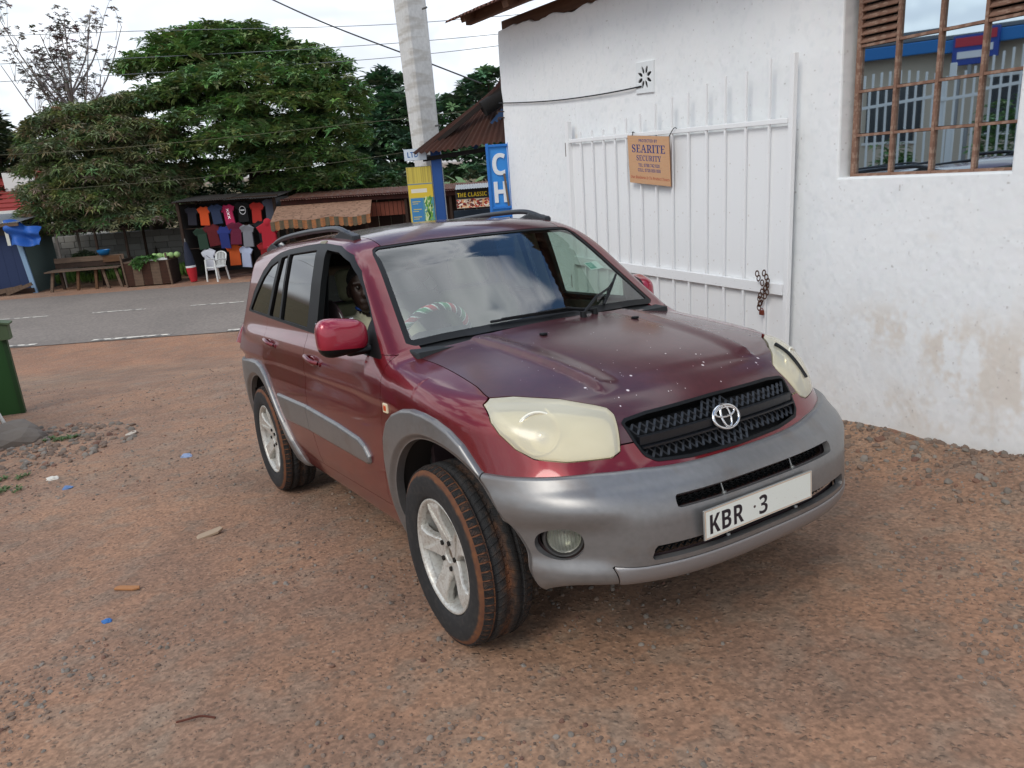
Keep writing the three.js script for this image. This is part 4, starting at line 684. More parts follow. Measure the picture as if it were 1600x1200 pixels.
// --- floor pan, firewall: what closes the body from below
mesh('floor_pan', [bx(1.36, .04, 1.5, -1.25, .33, 0), bx(2.0, .035, .86, -2.15, .365, 0), bx(1.05, .03, .86, .0, .40, 0), bx(.03, .62, 1.4, -.30, .70, 0), bx(.03, .36, .86, .50, .62, 0), bx(.03, .7, 1.4, -3.14, .72, 0)], CM.dark, car);
mesh('exhaust', [tube([[-.4, .27, .2], [-1.4, .25, .25], [-2.3, .26, .3], [-3.1, .29, .45]], .03, 20), bx(.5, .12, .2, -2.7, .25, -.3, 0, .05)], std(0x3a332d, .7, .5), car);

// --- mirrors
for (const s of [1, -1]) {
  const g = new THREE.Group(); g.name = 'door_mirror'; car.add(g);
  if (s < 0) { const A = 1.25, px = -.60, pz = -.80; g.rotation.y = A; g.position.set(px - (px * Math.cos(A) + pz * Math.sin(A)), -.03, pz - (-px * Math.sin(A) + pz * Math.cos(A))); }   // folded in on the far side
  const fx = q => s > 0 ? q : mirrored(q);
  const sd = (dx) => (x, y, z) => { const lz = (z - .905) / .112, ly = (y - 1.155 - (z - .9) * .05) / (.078 + .012 * lz), lx = (x + .605 - .10 * (z - .9) + .0) / .085; const sq = Math.pow(Math.abs(lz), 3.6) + Math.pow(Math.abs(ly), 3.2); const e = Math.pow(sq + Math.pow(Math.abs(Math.max(lx, lx * 1.6)), 2.4), 1 / 3) - 1; return e * .08; };
  const shellG = netGeo(sd(0), [-.74, 1.03, .76], [.26, .25, .30], .007);
  const upper = [], pos = shellG.attributes.position;
  const T0 = []; { const id = shellG.index; for (let i = 0; i < id.count; i += 3) T0.push([0, 1, 2].map(k => { const q = id.getX(i + k); return [pos.getX(q), pos.getY(q), pos.getZ(q)]; })); }
  const f0 = sd(0), toGeo = T => { const P = [], N = []; for (const t of T) for (const v of t) { P.push(...v); const e = .002, n = [f0(v[0] + e, v[1], v[2]) - f0(v[0] - e, v[1], v[2]), f0(v[0], v[1] + e, v[2]) - f0(v[0], v[1] - e, v[2]), f0(v[0], v[1], v[2] + e) - f0(v[0], v[1], v[2] - e)], l = Math.hypot(...n) || 1; N.push(...n.map(q => q / l)); } const q = new THREE.BufferGeometry(); q.setAttribute('position', new THREE.Float32BufferAttribute(P, 3)); q.setAttribute('normal', new THREE.Float32BufferAttribute(N, 3)); return boxUV(q); };
  let [back, capT] = cut(T0, (x) => x + .632); let [low, top] = cut(capT, (x, y, z) => y - 1.106 - (z - .9) * .10);
  mesh('mirror_cap', fx(toGeo(top)), CM.mirrorCap, g); mesh('mirror_base', fx(toGeo(low)), CM.black, g); mesh('mirror_back', fx(toGeo(back)), CM.black, g);
  mesh('mirror_glass', fx(bx(.004, .12, .17, -.676, 1.16, .905, 0, .002)), chrome, g);
  mesh('mirror_arm', fx(netGeo((x, y, z) => Math.hypot((x + .62) / 1.6, (y - 1.085) / .9, Math.max(0, Math.abs(z - .825) - .05)) - .022, [-.70, 1.04, .74], [.16, .09, .18], .007)), CM.black, g);
  // sail plate in the window corner
  const q = [[-.47, 1.058], [-.655, 1.085], [-.655, 1.10], [-.70, 1.20]].map(([x, y]) => sidePt(x, y, .003));
}
// --- door handles, side repeaters
for (const s of [1, -1]) {
  const fx = q => s > 0 ? q : mirrored(q);
  for (const [x0, y0] of [[-1.40, .985], [-2.23, 1.012]]) {
    const h = new THREE.Group(); h.name = 'door_handle'; car.add(h);
    const pt = (dx, dy, l) => sidePt(x0 + dx, y0 + dy, l);
    const bar = tube([pt(-.005, 0, -.004), pt(.02, .004, .022), pt(.075, .0, .030), pt(.14, -.010, .026), pt(.185, -.016, .002)], .0115, 20, 8); { const p = bar.attributes.position; }
    mesh('handle_grip', fx(bar), CM.paint, h);
    const cup = new THREE.SphereGeometry(1, 20, 10).scale(.05, .026, .006); cup.applyMatrix4(frameAt(pt(.085, -.012, .0005), [0, .1, 1])); mesh('handle_cup', fx(cup), CM.paint, h);
    mesh('lock', fx(new THREE.CylinderGeometry(.012, .012, .008, 14).rotateX(Math.PI / 2).translate(...pt(.20, -.02, .002))), CM.paint, h);
  }
  const rp = new THREE.Group(); rp.name = 'side_repeater'; car.add(rp); const c = sidePt(-.36, .872, .003);
  mesh('repeater_rim', fx(bx(.046, .040, .010, 0, 0, 0, 0, .004).applyMatrix4(frameAt(c, [0, .05, 1]))), std(0xd8c8a8, .4), rp); mesh('repeater_lens', fx(bx(.028, .024, .012, 0, 0, .001, 0, .004).applyMatrix4(frameAt(c, [0, .05, 1]))), std(0xc04a1a, .3), rp);
  const tail = new THREE.Group(); tail.name = 'tail_light'; car.add(tail);
  const tp = []; for (let i = 0; i <= 6; i++) { const y = .93 + i * .07, p = sidePt(-3.04 + .02 * i / 6 * (y > 1.1 ? 3 : 1), y, .0); tp.push(p); }
  mesh('tail_lens', fx(tube(tp, .045, 20, 10)), phys({ color: 0x7a0c0c, roughness: .15, clearcoat: 1 }), tail); mesh('tail_lamp_clear', fx(tube(tp.slice(3, 5).map(p => [p[0] + .012, p[1], p[2] + .006]), .046, 6, 10)), std(0xd8d8d0, .2), tail);
}
// --- roof rails
for (const s of [1, -1]) {
  const g = new THREE.Group(); g.name = 'roof_rail'; car.add(g); const fx = q => s > 0 ? q : mirrored(q), a = .575, P = (x, l) => { const p = topPt(x, a, 0); return [p[0], p[1] + l, p[2]]; };
  const pts = [P(-1.20, .006), P(-1.30, .028), P(-1.40, .040), P(-1.7, .041), P(-2.1, .041), P(-2.45, .040), P(-2.62, .028), P(-2.74, .004)];
  const t = new THREE.TubeGeometry(new THREE.CatmullRomCurve3(pts.map(p => V3(...p))), 60, .015, 10); mesh('rail_bar', fx(t), std(0x2a2c31, .35, .2), g);
  for (const [x, w] of [[-1.31, .17], [-2.66, .15]]) mesh('rail_foot', fx(netGeo((X, Y, Z) => { const p = topPt(x, a), dx = X - x, h = .042 * (1 - Math.abs(dx) / w * 1.0), dy = Y - p[1] - (p[1] - topPt(x + .05, a)[1]) * 0; return Math.max(Math.abs(Z - a + .004) - .022 - .0 * dx, dy - h * .9, Math.abs(dx) - w * .9, -dy - .04) * .8; }, [x - .19, topPt(x, a)[1] - .05, a - .05], [.38, .12, .09], .011)), std(0x202227, .45), g);
}
// --- wipers, washer jets, sticker on the glass
{
  const W = (p, l) => { const g = grad(...p), n = Math.hypot(...g); return p.map((q, i) => q + g[i] / n * l); }, onGlass = (z, y, l) => W(frontPt(z, y), l);
  const wp = (pivot, mid, tip) => { const g = new THREE.Group(); g.name = 'wiper'; car.add(g); const a = mid; mesh('wiper_arm', [rod(W(pivot, .012), a.map((q, i) => (q + pivot[i]) / 2 + (i === 1 ? .022 : 0)), .0075, 8), rod(a.map((q, i) => (q + pivot[i]) / 2 + (i === 1 ? .022 : 0)), a, .0055, 8), new THREE.CylinderGeometry(.014, .016, .03, 12).translate(...W(pivot, .008))], CM.black, g); return g; };
  const w1p = [-.332, 1.104, -.215], w1a = onGlass(.30, 1.128, .010), w1b = onGlass(-.14, 1.122, .010), w1m = onGlass(.07, 1.126, .020);
  const g1 = wp(w1p, w1m); mesh('wiper_blade', [tube([w1a, onGlass(.08, 1.127, .012), w1b], .006, 16, 6), tube([onGlass(.25, 1.128, .018), w1m, onGlass(-.08, 1.124, .018)], .004, 12, 6)], CM.rubber, g1);
  const w2p = [-.306, 1.102, -.13], w2m = onGlass(-.43, 1.175, .020); const g2 = wp(w2p, w2m);
  mesh('wiper_blade', [tube([onGlass(-.32, 1.118, .010), onGlass(-.44, 1.170, .012), onGlass(-.575, 1.232, .010)], .006, 16, 6), tube([onGlass(-.36, 1.136, .018), w2m, onGlass(-.53, 1.21, .018)], .004, 12, 6)], CM.rubber, g2);
  for (const z of [.20, -.30]) mesh('washer_jet', bx(.03, .012, .026, ...topPt(-.15, z, .005), 0, .005), CM.black, car);
  const st = canvasTex(128, 128, (c, w, h) => { c.fillStyle = '#e6efe6'; c.fillRect(0, 0, w, h); c.fillStyle = '#3fa28a'; c.fillRect(10, 12, 60, 100); c.fillStyle = '#d7f0e2'; c.fillRect(20, 30, 40, 8); c.fillRect(20, 50, 40, 8); c.fillRect(20, 70, 30, 8); });
  const sc = onGlass(-.505, 1.302, -.009), gn = grad(...frontPt(-.505, 1.302)); const sg = bx(.105, .062, .0012).applyMatrix4(frameAt(sc, gn)); { const uv = sg.attributes.uv.array; for (let i = 0; i < uv.length; i += 2) { uv[i] = uv[i] / .105 + .5; uv[i + 1] = uv[i + 1] / .062 + .5; } }
  mesh('licence_sticker', sg, phys({ map: st, roughness: .5 }), car);
}
// --- cabin: dashboard, steering wheel, seats, trims
{
  const cream = std(0x8a876c, .9), dash = std(0x26292a, .7), trim = std(0x8e8a78, .85);
  const dg = extrude([[-.36, 1.06], [-.52, 1.075], [-.70, 1.065], [-.80, 1.02], [-.82, .94], [-.76, .80], [-.70, .62], [-.34, .60]], 1.36, .01).translate(0, 0, -.68); mesh('dashboard', dg, dash, car);
  mesh('instrument_hood', netGeo((x, y, z) => Math.max(Math.hypot((x + .76) / 1.4, (y - 1.03) / .9, Math.max(0, Math.abs(z - .36) - .10)) - .075, .98 - y), [-.92, .96, .14], [.34, .16, .44], .015), dash, car);
  const sw = new THREE.Group(); sw.name = 'steering_wheel'; car.add(sw); sw.position.set(-.86, 1.03, .365); sw.rotation.z = -.42;
  // cover in red, green, black and white diagonal bands
  const cover = dataTex(512, (u, v) => { const t = ((u * 11 + v * .9) % 1 + 1) % 1 * 3 % 3, k = Math.floor(t), f = t - k; const n = .85 + .3 * vnoise(u * 300, v * 24, 1); const c = f < .12 || f > .88 ? [.95, .95, .92] : [[.80, .13, .15], [.06, .56, .33], [.05, .05, .06]][k]; return c.map(q => q * n); }, { srgb: true, h: 64 });
  const ringG = new THREE.TorusGeometry(.188, .019, 12, 72).rotateY(Math.PI / 2); mesh('wheel_cover', ringG, std(0xffffff, .75, 0, { map: cover }), sw);
  mesh('wheel_spokes', [bx(.03, .03, .36, .015, -.02, 0, 0, .01), bx(.03, .17, .04, .015, -.09, 0, 0, .01), new THREE.SphereGeometry(.07, 20, 12).scale(.5, .9, 1.1).translate(.015, -.02, 0)], std(0x3a3c3c, .6), sw);
  mesh('steering_column', rod([-.85, 1.01, .365], [-.62, .90, .365], .04, 14), dash, car);
  const sdBox = (x, y, z, a, b, c, r) => { const dx = Math.max(Math.abs(x) - a + r, 0), dy = Math.max(Math.abs(y) - b + r, 0), dz = Math.max(Math.abs(z) - c + r, 0); return Math.hypot(dx, dy, dz) + Math.min(Math.max(Math.abs(x) - a, Math.abs(y) - b, Math.abs(z) - c) + r, 0) - r; };
  const backG = netGeo((x, y, z) => { const c = Math.cos(.24), s = Math.sin(.24), X = x * c + y * s, Y = -x * s + y * c; return smin(smin(sdBox(X, Y - .29, z, .06 + .02 * (z / .25) ** 2, .30, .245, .06), sdBox(X - .03, Y - .25, Math.abs(z) - .22, .07, .24, .04, .035), .03), sdBox(X - .01, Y - .70, z, .045, .095, .13, .045), .01); }, [-.42, -.1, -.32], [.62, 1.0, .64], .016);
  const baseG = netGeo((x, y, z) => smin(sdBox(x, y - .02 * x, z, .26, .075, .25, .06), sdBox(x, y - .03, Math.abs(z) - .22, .25, .07, .04, .04), .03), [-.34, -.14, -.32], [.68, .3, .64], .018);
  for (const z of [.365, -.365]) { const st = new THREE.Group(); st.name = 'front_seat'; st.position.set(-1.62, .62, z); car.add(st); mesh('seat_back', backG, cream, st); const b = mesh('seat_base', baseG, cream, st); b.position.set(.28, -.03, 0); for (const q of [.06, -.06]) mesh('headrest_stem', rod([-.155, .60, q], [-.175, .68, q], .006), chrome, st); }
  mesh('rear_seat', [bx(.5, .2, 1.2, -2.35, .58, 0, 0, .06), bx(.16, .56, 1.2, -2.68, .86, 0, 0, .06, 0, .25)], cream, car);
  for (const s of [1, -1]) { mesh('pillar_trim', bx(.09, .54, .02, -1.475, 1.30, s * .70, 0, .008, s * -.27), trim, car); mesh('seat_belt', bx(.05, .62, .004, -1.50, 1.20, s * .665, 0, 0, s * -.2, .12), std(0x1c1c1e, .8), car); mesh('door_card', bx(1.7, .5, .02, -1.35, .82, s * .765, 0, .008), std(0x35342e, .9), car); }
  // ribbed back support hung on the driver's seat
  const ribs = []; for (let k = 0; k < 6; k++) { const r = .05 + k * .026; ribs.push(tube(Array.from({ length: 9 }, (_, i) => { const a = Math.PI * .12 + i / 8 * Math.PI * .72; return [-1.50 + Math.cos(a) * r * 1.15, 1.045 + Math.sin(a) * r, .655 - .02 * Math.sin(a)]; }), .0045, 18, 6)); }
  const sup = new THREE.Group(); sup.name = 'back_support'; car.add(sup); { const rm = std(0x9a9a98, .6); for (const r of ribs) mesh('support_rib', r, rm, sup); }
  mesh('support_board', new THREE.SphereGeometry(1, 24, 12).scale(.215, .20, .012).translate(-1.50, 1.05, .638), CM.dark, sup);
}
// ---------------------------------------------------------------- the driver, seated behind the wheel (in the car's own axes)
{
  const P = thing('person', 'driver in a beige shirt sitting at the open car window', 'person'); P.applyMatrix4(new THREE.Matrix4().compose(car.position, car.quaternion, V3(1, 1, 1)));
  const cap = (x, y, z, a, b, ra, rb) => { const bx_ = b[0] - a[0], by = b[1] - a[1], bz = b[2] - a[2], px = x - a[0], py = y - a[1], pz = z - a[2], t = clamp((px * bx_ + py * by + pz * bz) / (bx_ * bx_ + by * by + bz * bz)); return Math.hypot(px - bx_ * t, py - by * t, pz - bz * t) - (ra + (rb - ra) * t); };
  const H = [-1.475, 1.285, .455], ca = Math.cos(-.30), sa = Math.sin(-.30);   // the head is turned a little to the window
  const loc = (x, y, z) => { const X = x - H[0], Z = z - H[2]; return [X * ca - Z * sa, y - H[1], X * sa + Z * ca]; };
  const headF = (x, y, z) => { const [X, Y, Z] = loc(x, y, z); let d = (Math.hypot(X / .098, (Y - .02) / .118, Z / .078) - 1) * .085; d = smin(d, cap(X, Y, Z, [.055, -.03, 0], [.065, -.085, 0], .050, .036), .04); d = smin(d, cap(X, Y, Z, [.095, .022, 0], [.112, -.022, 0], .010, .016), .014); d = smin(d, cap(X, Y, Z, [.092, -.060, -.018], [.092, -.060, .018], .012, .012), .012); for (const s of [-1, 1]) { d = smin(d, (Math.hypot((X + .005) / .022, (Y + .005) / .034, (Z - s * .080) / .012) - 1) * .014, .008); d = smax(d, -(Math.hypot(X - .100, Y - .018, Z - s * .033) - .017), .016); d = smin(d, cap(X, Y, Z, [.088, .040, s * .012], [.078, .040, s * .052], .010, .008), .012); } return d; };
  const arm = { sR: [-1.50, 1.075, .565], eR: [-1.23, .90, .625], wR: [-.99, 1.03, .515], sL: [-1.53, 1.075, .235], eL: [-1.30, .88, .15], wL: [-1.00, 1.03, .235] };
  const handF = (x, y, z, w, s) => { let d = cap(x, y, z, w, [w[0] + .06, w[1] + .02, w[2] - s * .005], .026, .030); for (let k = 0; k < 4; k++) { const o = (k - 1.5) * .020, a = [w[0] + .085, w[1] + .025 + o, w[2] - s * .005], L = [.030, .036, .034, .026][k]; d = smin(d, Math.min(cap(x, y, z, [w[0] + .06, w[1] + .02 + o * .8, w[2]], a, .010, .0095), cap(x, y, z, a, [a[0] + .012, a[1] + .004, a[2] - s * L], .0095, .009), cap(x, y, z, [a[0] + .012, a[1] + .004, a[2] - s * L], [a[0] - .018, a[1], a[2] - s * (L + .012)], .009, .008)), .006); } return smin(d, cap(x, y, z, [w[0] + .02, w[1] + .03, w[2]], [w[0] + .06, w[1] + .065, w[2] - s * .03], .012, .010), .01); };
  const skin = phys({ color: 0x2a1911, roughness: .55 }), bodyF = (x, y, z) => { let d = headF(x, y, z); d = smin(d, cap(x, y, z, [-1.505, 1.10, .415], [-1.485, 1.22, .45], .060, .052), .03); d = smin(d, cap(x, y, z, [-1.52, 1.02, .40], [-1.45, .68, .38], .13, .14), .05); for (const s of ['R', 'L']) d = smin(smin(d, cap(x, y, z, arm['s' + s], arm['e' + s], .050, .040), .04), cap(x, y, z, arm['e' + s], arm['w' + s], .040, .027), .02); for (const s of [-1, 1]) { const hip = [-1.42, .66, .38 + s * .09], kn = [-.98, .78, .38 + s * .13], an = [-.72, .45, .38 + s * .12]; d = smin(smin(d, cap(x, y, z, hip, kn, .085, .058), .05), cap(x, y, z, kn, an, .058, .04), .02); d = smin(d, cap(x, y, z, an, [an[0] + .14, an[1] - .02, an[2]], .042, .035), .02); } d = smin(d, handF(x, y, z, arm.wR, 1), .015); return smin(d, handF(x, y, z, arm.wL, -1), .015); };
  mesh('body', netGeo(bodyF, [-1.75, .38, -.02], [1.35, 1.1, .82], .0105), skin, P);
  const shirtF = (x, y, z) => { let d = cap(x, y, z, [-1.52, 1.02, .40], [-1.45, .70, .38], .142, .15); d = smin(d, cap(x, y, z, [-1.515, 1.075, .27], [-1.51, 1.08, .54], .066, .066), .06); for (const s of ['R', 'L']) { const a = arm['s' + s], e = arm['e' + s], w = arm['w' + s]; d = smin(d, cap(x, y, z, a, e, .066, .056), .04); d = smin(d, cap(x, y, z, e, [lerp(e[0], w[0], .35), lerp(e[1], w[1], .35), lerp(e[2], w[2], .35)], .056, .050), .02); } d += .004 * Math.sin(x * 60 + y * 45) * Math.sin(z * 50 + y * 30); d = smin(d, cap(x, y, z, [-1.512, 1.125, .40], [-1.495, 1.165, .435], .072, .066), .02); d = smax(d, -cap(x, y, z, [-1.50, 1.10, .415], [-1.47, 1.26, .45], .058, .062), .008); return smax(d, .63 - y, .01); };
  const sh = mesh('shirt', netGeo(shirtF, [-1.75, .58, .0], [.85, .66, .78], .0125), std(0xb9b49a, .9), P); mesh('collar', new THREE.TorusGeometry(.062, .010, 8, 24, 4.4).rotateX(1.35).rotateZ(-.15).rotateY(.2).translate(-1.49, 1.172, .437), std(0x2a4f9a, .8), sh);
  const trF = (x, y, z) => { let d = cap(x, y, z, [-1.45, .66, .30], [-1.45, .66, .46], .115, .115); for (const s of [-1, 1]) { const hip = [-1.42, .66, .38 + s * .09], kn = [-.98, .78, .38 + s * .13], an = [-.72, .45, .38 + s * .12]; d = smin(smin(d, cap(x, y, z, hip, kn, .098, .072), .05), cap(x, y, z, kn, [lerp(kn[0], an[0], .92), lerp(kn[1], an[1], .92), an[2]], .072, .06), .02); } return smax(d, y - .80 - .1 * (x + 1.4), .02); };
  mesh('trousers', netGeo(trF, [-1.65, .36, .1], [1.05, .6, .56], .016), std(0x22252c, .9), P);
  const hairF = (x, y, z) => { const [X, Y, Z] = loc(x, y, z); return smax((Math.hypot((X + .008) / .105, (Y - .026) / .122, Z / .086) - 1) * .09, -Math.max(0, 1) * (Y - .035 - (X > .02 ? (X - .02) * .75 : (X + .03) * .6)), .015); };
  mesh('hair', netGeo(hairF, [H[0] - .16, H[1] - .16, H[2] - .16], [.32, .34, .32], .009), std(0x0c0a09, .95), P);
  for (const s of [-1, 1]) { const lx = .089, lz = s * .033, X = lx * ca + lz * sa, Z = -lx * sa + lz * ca; mesh('eye', new THREE.SphereGeometry(.0105, 12, 8).translate(H[0] + X, H[1] + .018, H[2] + Z), std(0x2e2622, .3), P); }
}
// ---------------------------------------------------------------- trees: limbs and crowns of small leaf sprays
function sprigGeo(seed, n, len, wid, droop, spread) {  // a spray of pointed leaves round a short twig
  const r = rng(seed), P = [], N = [];
  for (let k = 0; k < n; k++) {
    const a = k / n * 6.283 + r() * .9, el = -droop + r() * spread, L = len * (.65 + .6 * r()), w = wid * (.75 + .5 * r()), o = .12 * len * r();
    const d = V3(Math.cos(a) * Math.cos(el), Math.sin(el), Math.sin(a) * Math.cos(el)), s = d.clone().cross(V3(0, 1, 0)).normalize(), u = s.clone().cross(d), b = V3(0, .35 * len * (r() - .3), 0).addScaledVector(d, o);
    const tip = b.clone().addScaledVector(d, L).add(V3(0, -.28 * L, 0)), m = b.clone().addScaledVector(d, L * .45), l = m.clone().addScaledVector(s, w / 2).addScaledVector(u, -w * .12), q = m.clone().addScaledVector(s, -w / 2).addScaledVector(u, -w * .12);
    for (const t of [[b, l, tip], [b, tip, q]]) { const nn = t[1].clone().sub(t[0]).cross(t[2].clone().sub(t[0])).normalize(); for (const p of t) { P.push(p.x, p.y, p.z); N.push(nn.x, nn.y, nn.z); } }
  }
  const g = new THREE.BufferGeometry(); g.setAttribute('position', new THREE.Float32BufferAttribute(P, 3)); g.setAttribute('normal', new THREE.Float32BufferAttribute(N, 3)); return g;
}
const leafMat = phys({ color: 0xffffff, roughness: .62, transmission: .18, thickness: 0, side: THREE.DoubleSide });
const sprigBroad = sprigGeo(1, 13, .26, .085, .25, .9), sprigLong = sprigGeo(2, 16, .25, .058, .40, .9), sprigFar = sprigGeo(3, 14, .34, .15, .2, 1.2);
function crown(parent, pads, geo, per, colours, seed, size = 1, inner = .55) {
  const r = rng(seed), list = [], M = new THREE.Matrix4(), Q = new THREE.Quaternion(), E = new THREE.Euler();
  for (const [x, y, z, rx, ry, rz] of pads) {
    const n = Math.round(per * (rx * rz + rx * ry + ry * rz)), tone = r(), flat = size > .8 ? .66 : 1;
    for (let i = 0; i < n; i++) {
      const a = r() * 6.283, c = size > .8 ? 1 - 1.40 * Math.pow(r(), 1.3) : 2 * r() - 1, s = Math.sqrt(1 - c * c), q = inner + (1 - inner) * Math.pow(r(), .6) * (1.0 + .14 * (r() - .3)), wob = 1 + .35 * (fbm(Math.cos(a) * 2 + x, c * 2 + y, Math.sin(a) * 2 + z, 3) - .5) * 2;
      const px = x + Math.cos(a) * s * rx * q * wob, py = y + c * ry * flat * q * wob, pz = z + Math.sin(a) * s * rz * q * wob;
      E.set((r() - .5) * .7, r() * 6.3, (r() - .5) * .7); const k = size * (.7 + .6 * r()); M.compose(V3(px, py, pz), Q.setFromEuler(E), V3(k, k, k));
      const t = Math.floor(r() * colours.length), col = colours[t].map(v => v * (.72 + .5 * r()) * (.85 + .3 * tone)); list.push([M.clone(), col]);
    }
  }
  const im = new THREE.InstancedMesh(geo, leafMat, list.length), c = new THREE.Color(); list.forEach(([m, k], i) => { im.setMatrixAt(i, m); im.setColorAt(i, c.setRGB(...k)); }); im.name = 'crown'; im.userData.kind = 'stuff'; im.castShadow = im.receiveShadow = true; parent.add(im); return im;
}
const barkTex = dataTex(256, (u, v) => { const a = fbm(u * 16, v * 4, 3, 5, 16); return mix3([.17, .14, .115], [.36, .31, .265], a); }, { srgb: true }), bark = std(0xffffff, .95, 0, { map: barkTex });
function limbs(parent, base, top, r0, pads, seed, n = 9) {
  const r = rng(seed), g = [taper([base, [lerp(base[0], top[0], .4) + .15, lerp(base[1], top[1], .45), base[2]], top], r0, r0 * .55)];
  for (let i = 0; i < n; i++) { const p = pads[Math.floor(r() * pads.length)], t = .35 + .6 * r(), s = [lerp(base[0], top[0], t), lerp(base[1], top[1], t), lerp(base[2], top[2], t)]; g.push(taper([s, [lerp(s[0], p[0], .5), lerp(s[1], p[1], .5) + .25, lerp(s[2], p[2], .5)], [p[0], p[1] + p[4] * .3, p[2]]], r0 * .34, r0 * .06)); }
  mesh('trunk', g, bark, parent);
}
function taper(pts, ra, rb, seg = 14, rad = 8) { const c = new THREE.CatmullRomCurve3(pts.map(p => V3(...p))), g = new THREE.TubeGeometry(c, seg, 1, rad), p = g.attributes.position; for (let i = 0; i <= seg; i++) { const o = c.getPointAt(i / seg), q = lerp(ra, rb, i / seg); for (let j = 0; j <= rad; j++) { const k = i * (rad + 1) + j; p.setXYZ(k, o.x + (p.getX(k) - o.x) * q, o.y + (p.getY(k) - o.y) * q, o.z + (p.getZ(k) - o.z) * q); } } g.computeVertexNormals(); return g; }
const tree = (name, label, base, top, r0, pads, geo, per, cols, seed, size, nl, group) => { const t = thing(name, label, 'tree', [0, 0, 0], 0, group); limbs(t, base, top, r0, pads, seed, nl); crown(t, pads, geo, per, cols, seed + 1, size); return t; };
const PADS_GREEN = [[-8.92,5.7,-28.0,2.27,1.0,1.93],[-7.52,5.26,-28.5,2.19,0.97,1.86],[-9.77,5.3,-27.5,1.64,0.89,1.4],[-6.36,4.82,-28.0,1.67,0.86,1.42],[-11.47,5.27,-29.0,1.73,0.74,1.47],[-7.91,4.39,-26.5,2.49,0.91,2.12],[-5.92,4.04,-27.5,1.76,0.8,1.5],[-9.61,4.12,-26.5,1.81,0.72,1.54],[-6.92,3.62,-26.2,2.01,0.76,1.71],[-5.34,3.52,-28.0,1.32,0.86,1.12],[-8.65,3.35,-26.0,1.78,0.67,1.51],[-11.1,3.99,-27.5,1.41,0.66,1.2],[-6.36,2.82,-26.8,1.83,0.78,1.56],[-7.63,2.69,-26.0,2.0,0.76,1.7],[-5.3,2.58,-28.3,1.09,0.97,0.92],[-9.41,2.43,-26.8,1.83,0.78,1.56],[-6.53,2.02,-27.0,1.61,0.83,1.37],[-5.36,1.57,-28.5,0.97,0.97,0.83],[-7.87,1.76,-27.0,1.73,0.74,1.47],[-6.1,1.14,-27.4,1.4,0.7,1.19],[-7.43,1.13,-27.4,1.17,0.56,0.99],[-10.21,1.63,-28.0,1.44,0.81,1.22],[-8.55,5.97,-28.0,1.2,0.67,1.02]];
const PADS_OLIVE = [[-11.71,4.02,-27.2,1.51,0.56,1.28],[-13.08,3.68,-26.6,1.59,0.68,1.35],[-14.3,3.36,-26.4,1.01,0.59,0.86],[-11.97,3.1,-26.2,1.79,0.72,1.52],[-13.41,2.7,-26.0,1.67,0.71,1.42],[-11.36,2.46,-26.4,1.58,0.81,1.34],[-14.74,2.2,-26.3,0.9,0.67,0.76],[-12.65,1.96,-25.8,1.87,0.79,1.59],[-14.11,1.46,-25.8,1.32,0.75,1.12],[-11.71,1.48,-26.0,1.67,0.89,1.42],[-12.96,1.08,-25.6,1.64,0.74,1.39],[-14.53,0.78,-25.7,0.99,0.57,0.84],[-11.19,0.82,-26.2,1.12,0.9,0.95],[-12.03,0.49,-25.8,1.54,0.66,1.31],[-13.81,0.32,-25.7,1.1,0.4,0.93],[-10.98,1.51,-26.8,1.03,0.92,0.88],[-15.28,2.84,-26.6,0.5,0.55,0.42]];
const PADS_BACK = [[-4.9,5.05,-38.0,0.91,1.04,0.77],[-4.46,3.75,-38.0,1.46,1.62,1.24],[-5.4,2.81,-37.5,1.28,1.6,1.09],[-3.98,2.14,-37.5,1.92,1.6,1.63],[-2.08,3.45,-38.0,1.62,1.3,1.38],[-0.65,4.34,-38.0,0.91,1.1,0.77],[-0.0,4.94,-37.5,0.58,0.7,0.49],[-2.17,1.86,-37.0,1.9,1.58,1.61],[-0.36,2.31,-37.5,1.6,1.92,1.36],[1.49,2.77,-38.0,1.62,1.95,1.38],[-4.95,0.91,-37.0,1.9,0.95,1.61],[-6.55,1.44,-38.0,1.3,1.62,1.1],[-1.06,0.79,-36.6,1.88,0.78,1.59]];
const PADS_LEFT = [[-20.46,3.88,-33.0,0.85,1.41,0.72],[-20.14,2.61,-33.0,0.96,1.69,0.81],[-20.36,0.89,-32.0,1.09,1.37,0.93],[-19.92,3.23,-34.0,0.64,0.87,0.54]];
const PADS_LOW = [[-4.21,0.83,-29.5,1.01,0.6,0.86],[-7.32,0.82,-29.5,1.51,0.55,1.29],[-5.56,0.58,-29.5,1.26,0.45,1.07]];
const GREENS = [[.175, .290, .080], [.145, .255, .075], [.215, .315, .085], [.12, .225, .072]], OLIVES = [[.20, .250, .088], [.145, .205, .078], [.235, .25, .115], [.125, .18, .068], [.29, .275, .15]], FARG = [[.092, .185, .092], [.078, .16, .08], [.12, .21, .10]];
tree('broadleaf_tree', 'tall dark green broadleaf tree behind the shirt stall', [-9.0, -1.5, -28.2], [-8.2, 4.2, -28], .34, PADS_GREEN, sprigBroad, 95, GREENS, 31, .82, 14);
tree('mango_tree', 'olive green drooping tree hanging over the wooden bench stall', [-12.2, -1.5, -27.6], [-12.3, 2.8, -26.8], .28, PADS_OLIVE, sprigLong, 120, OLIVES, 41, .82, 12);
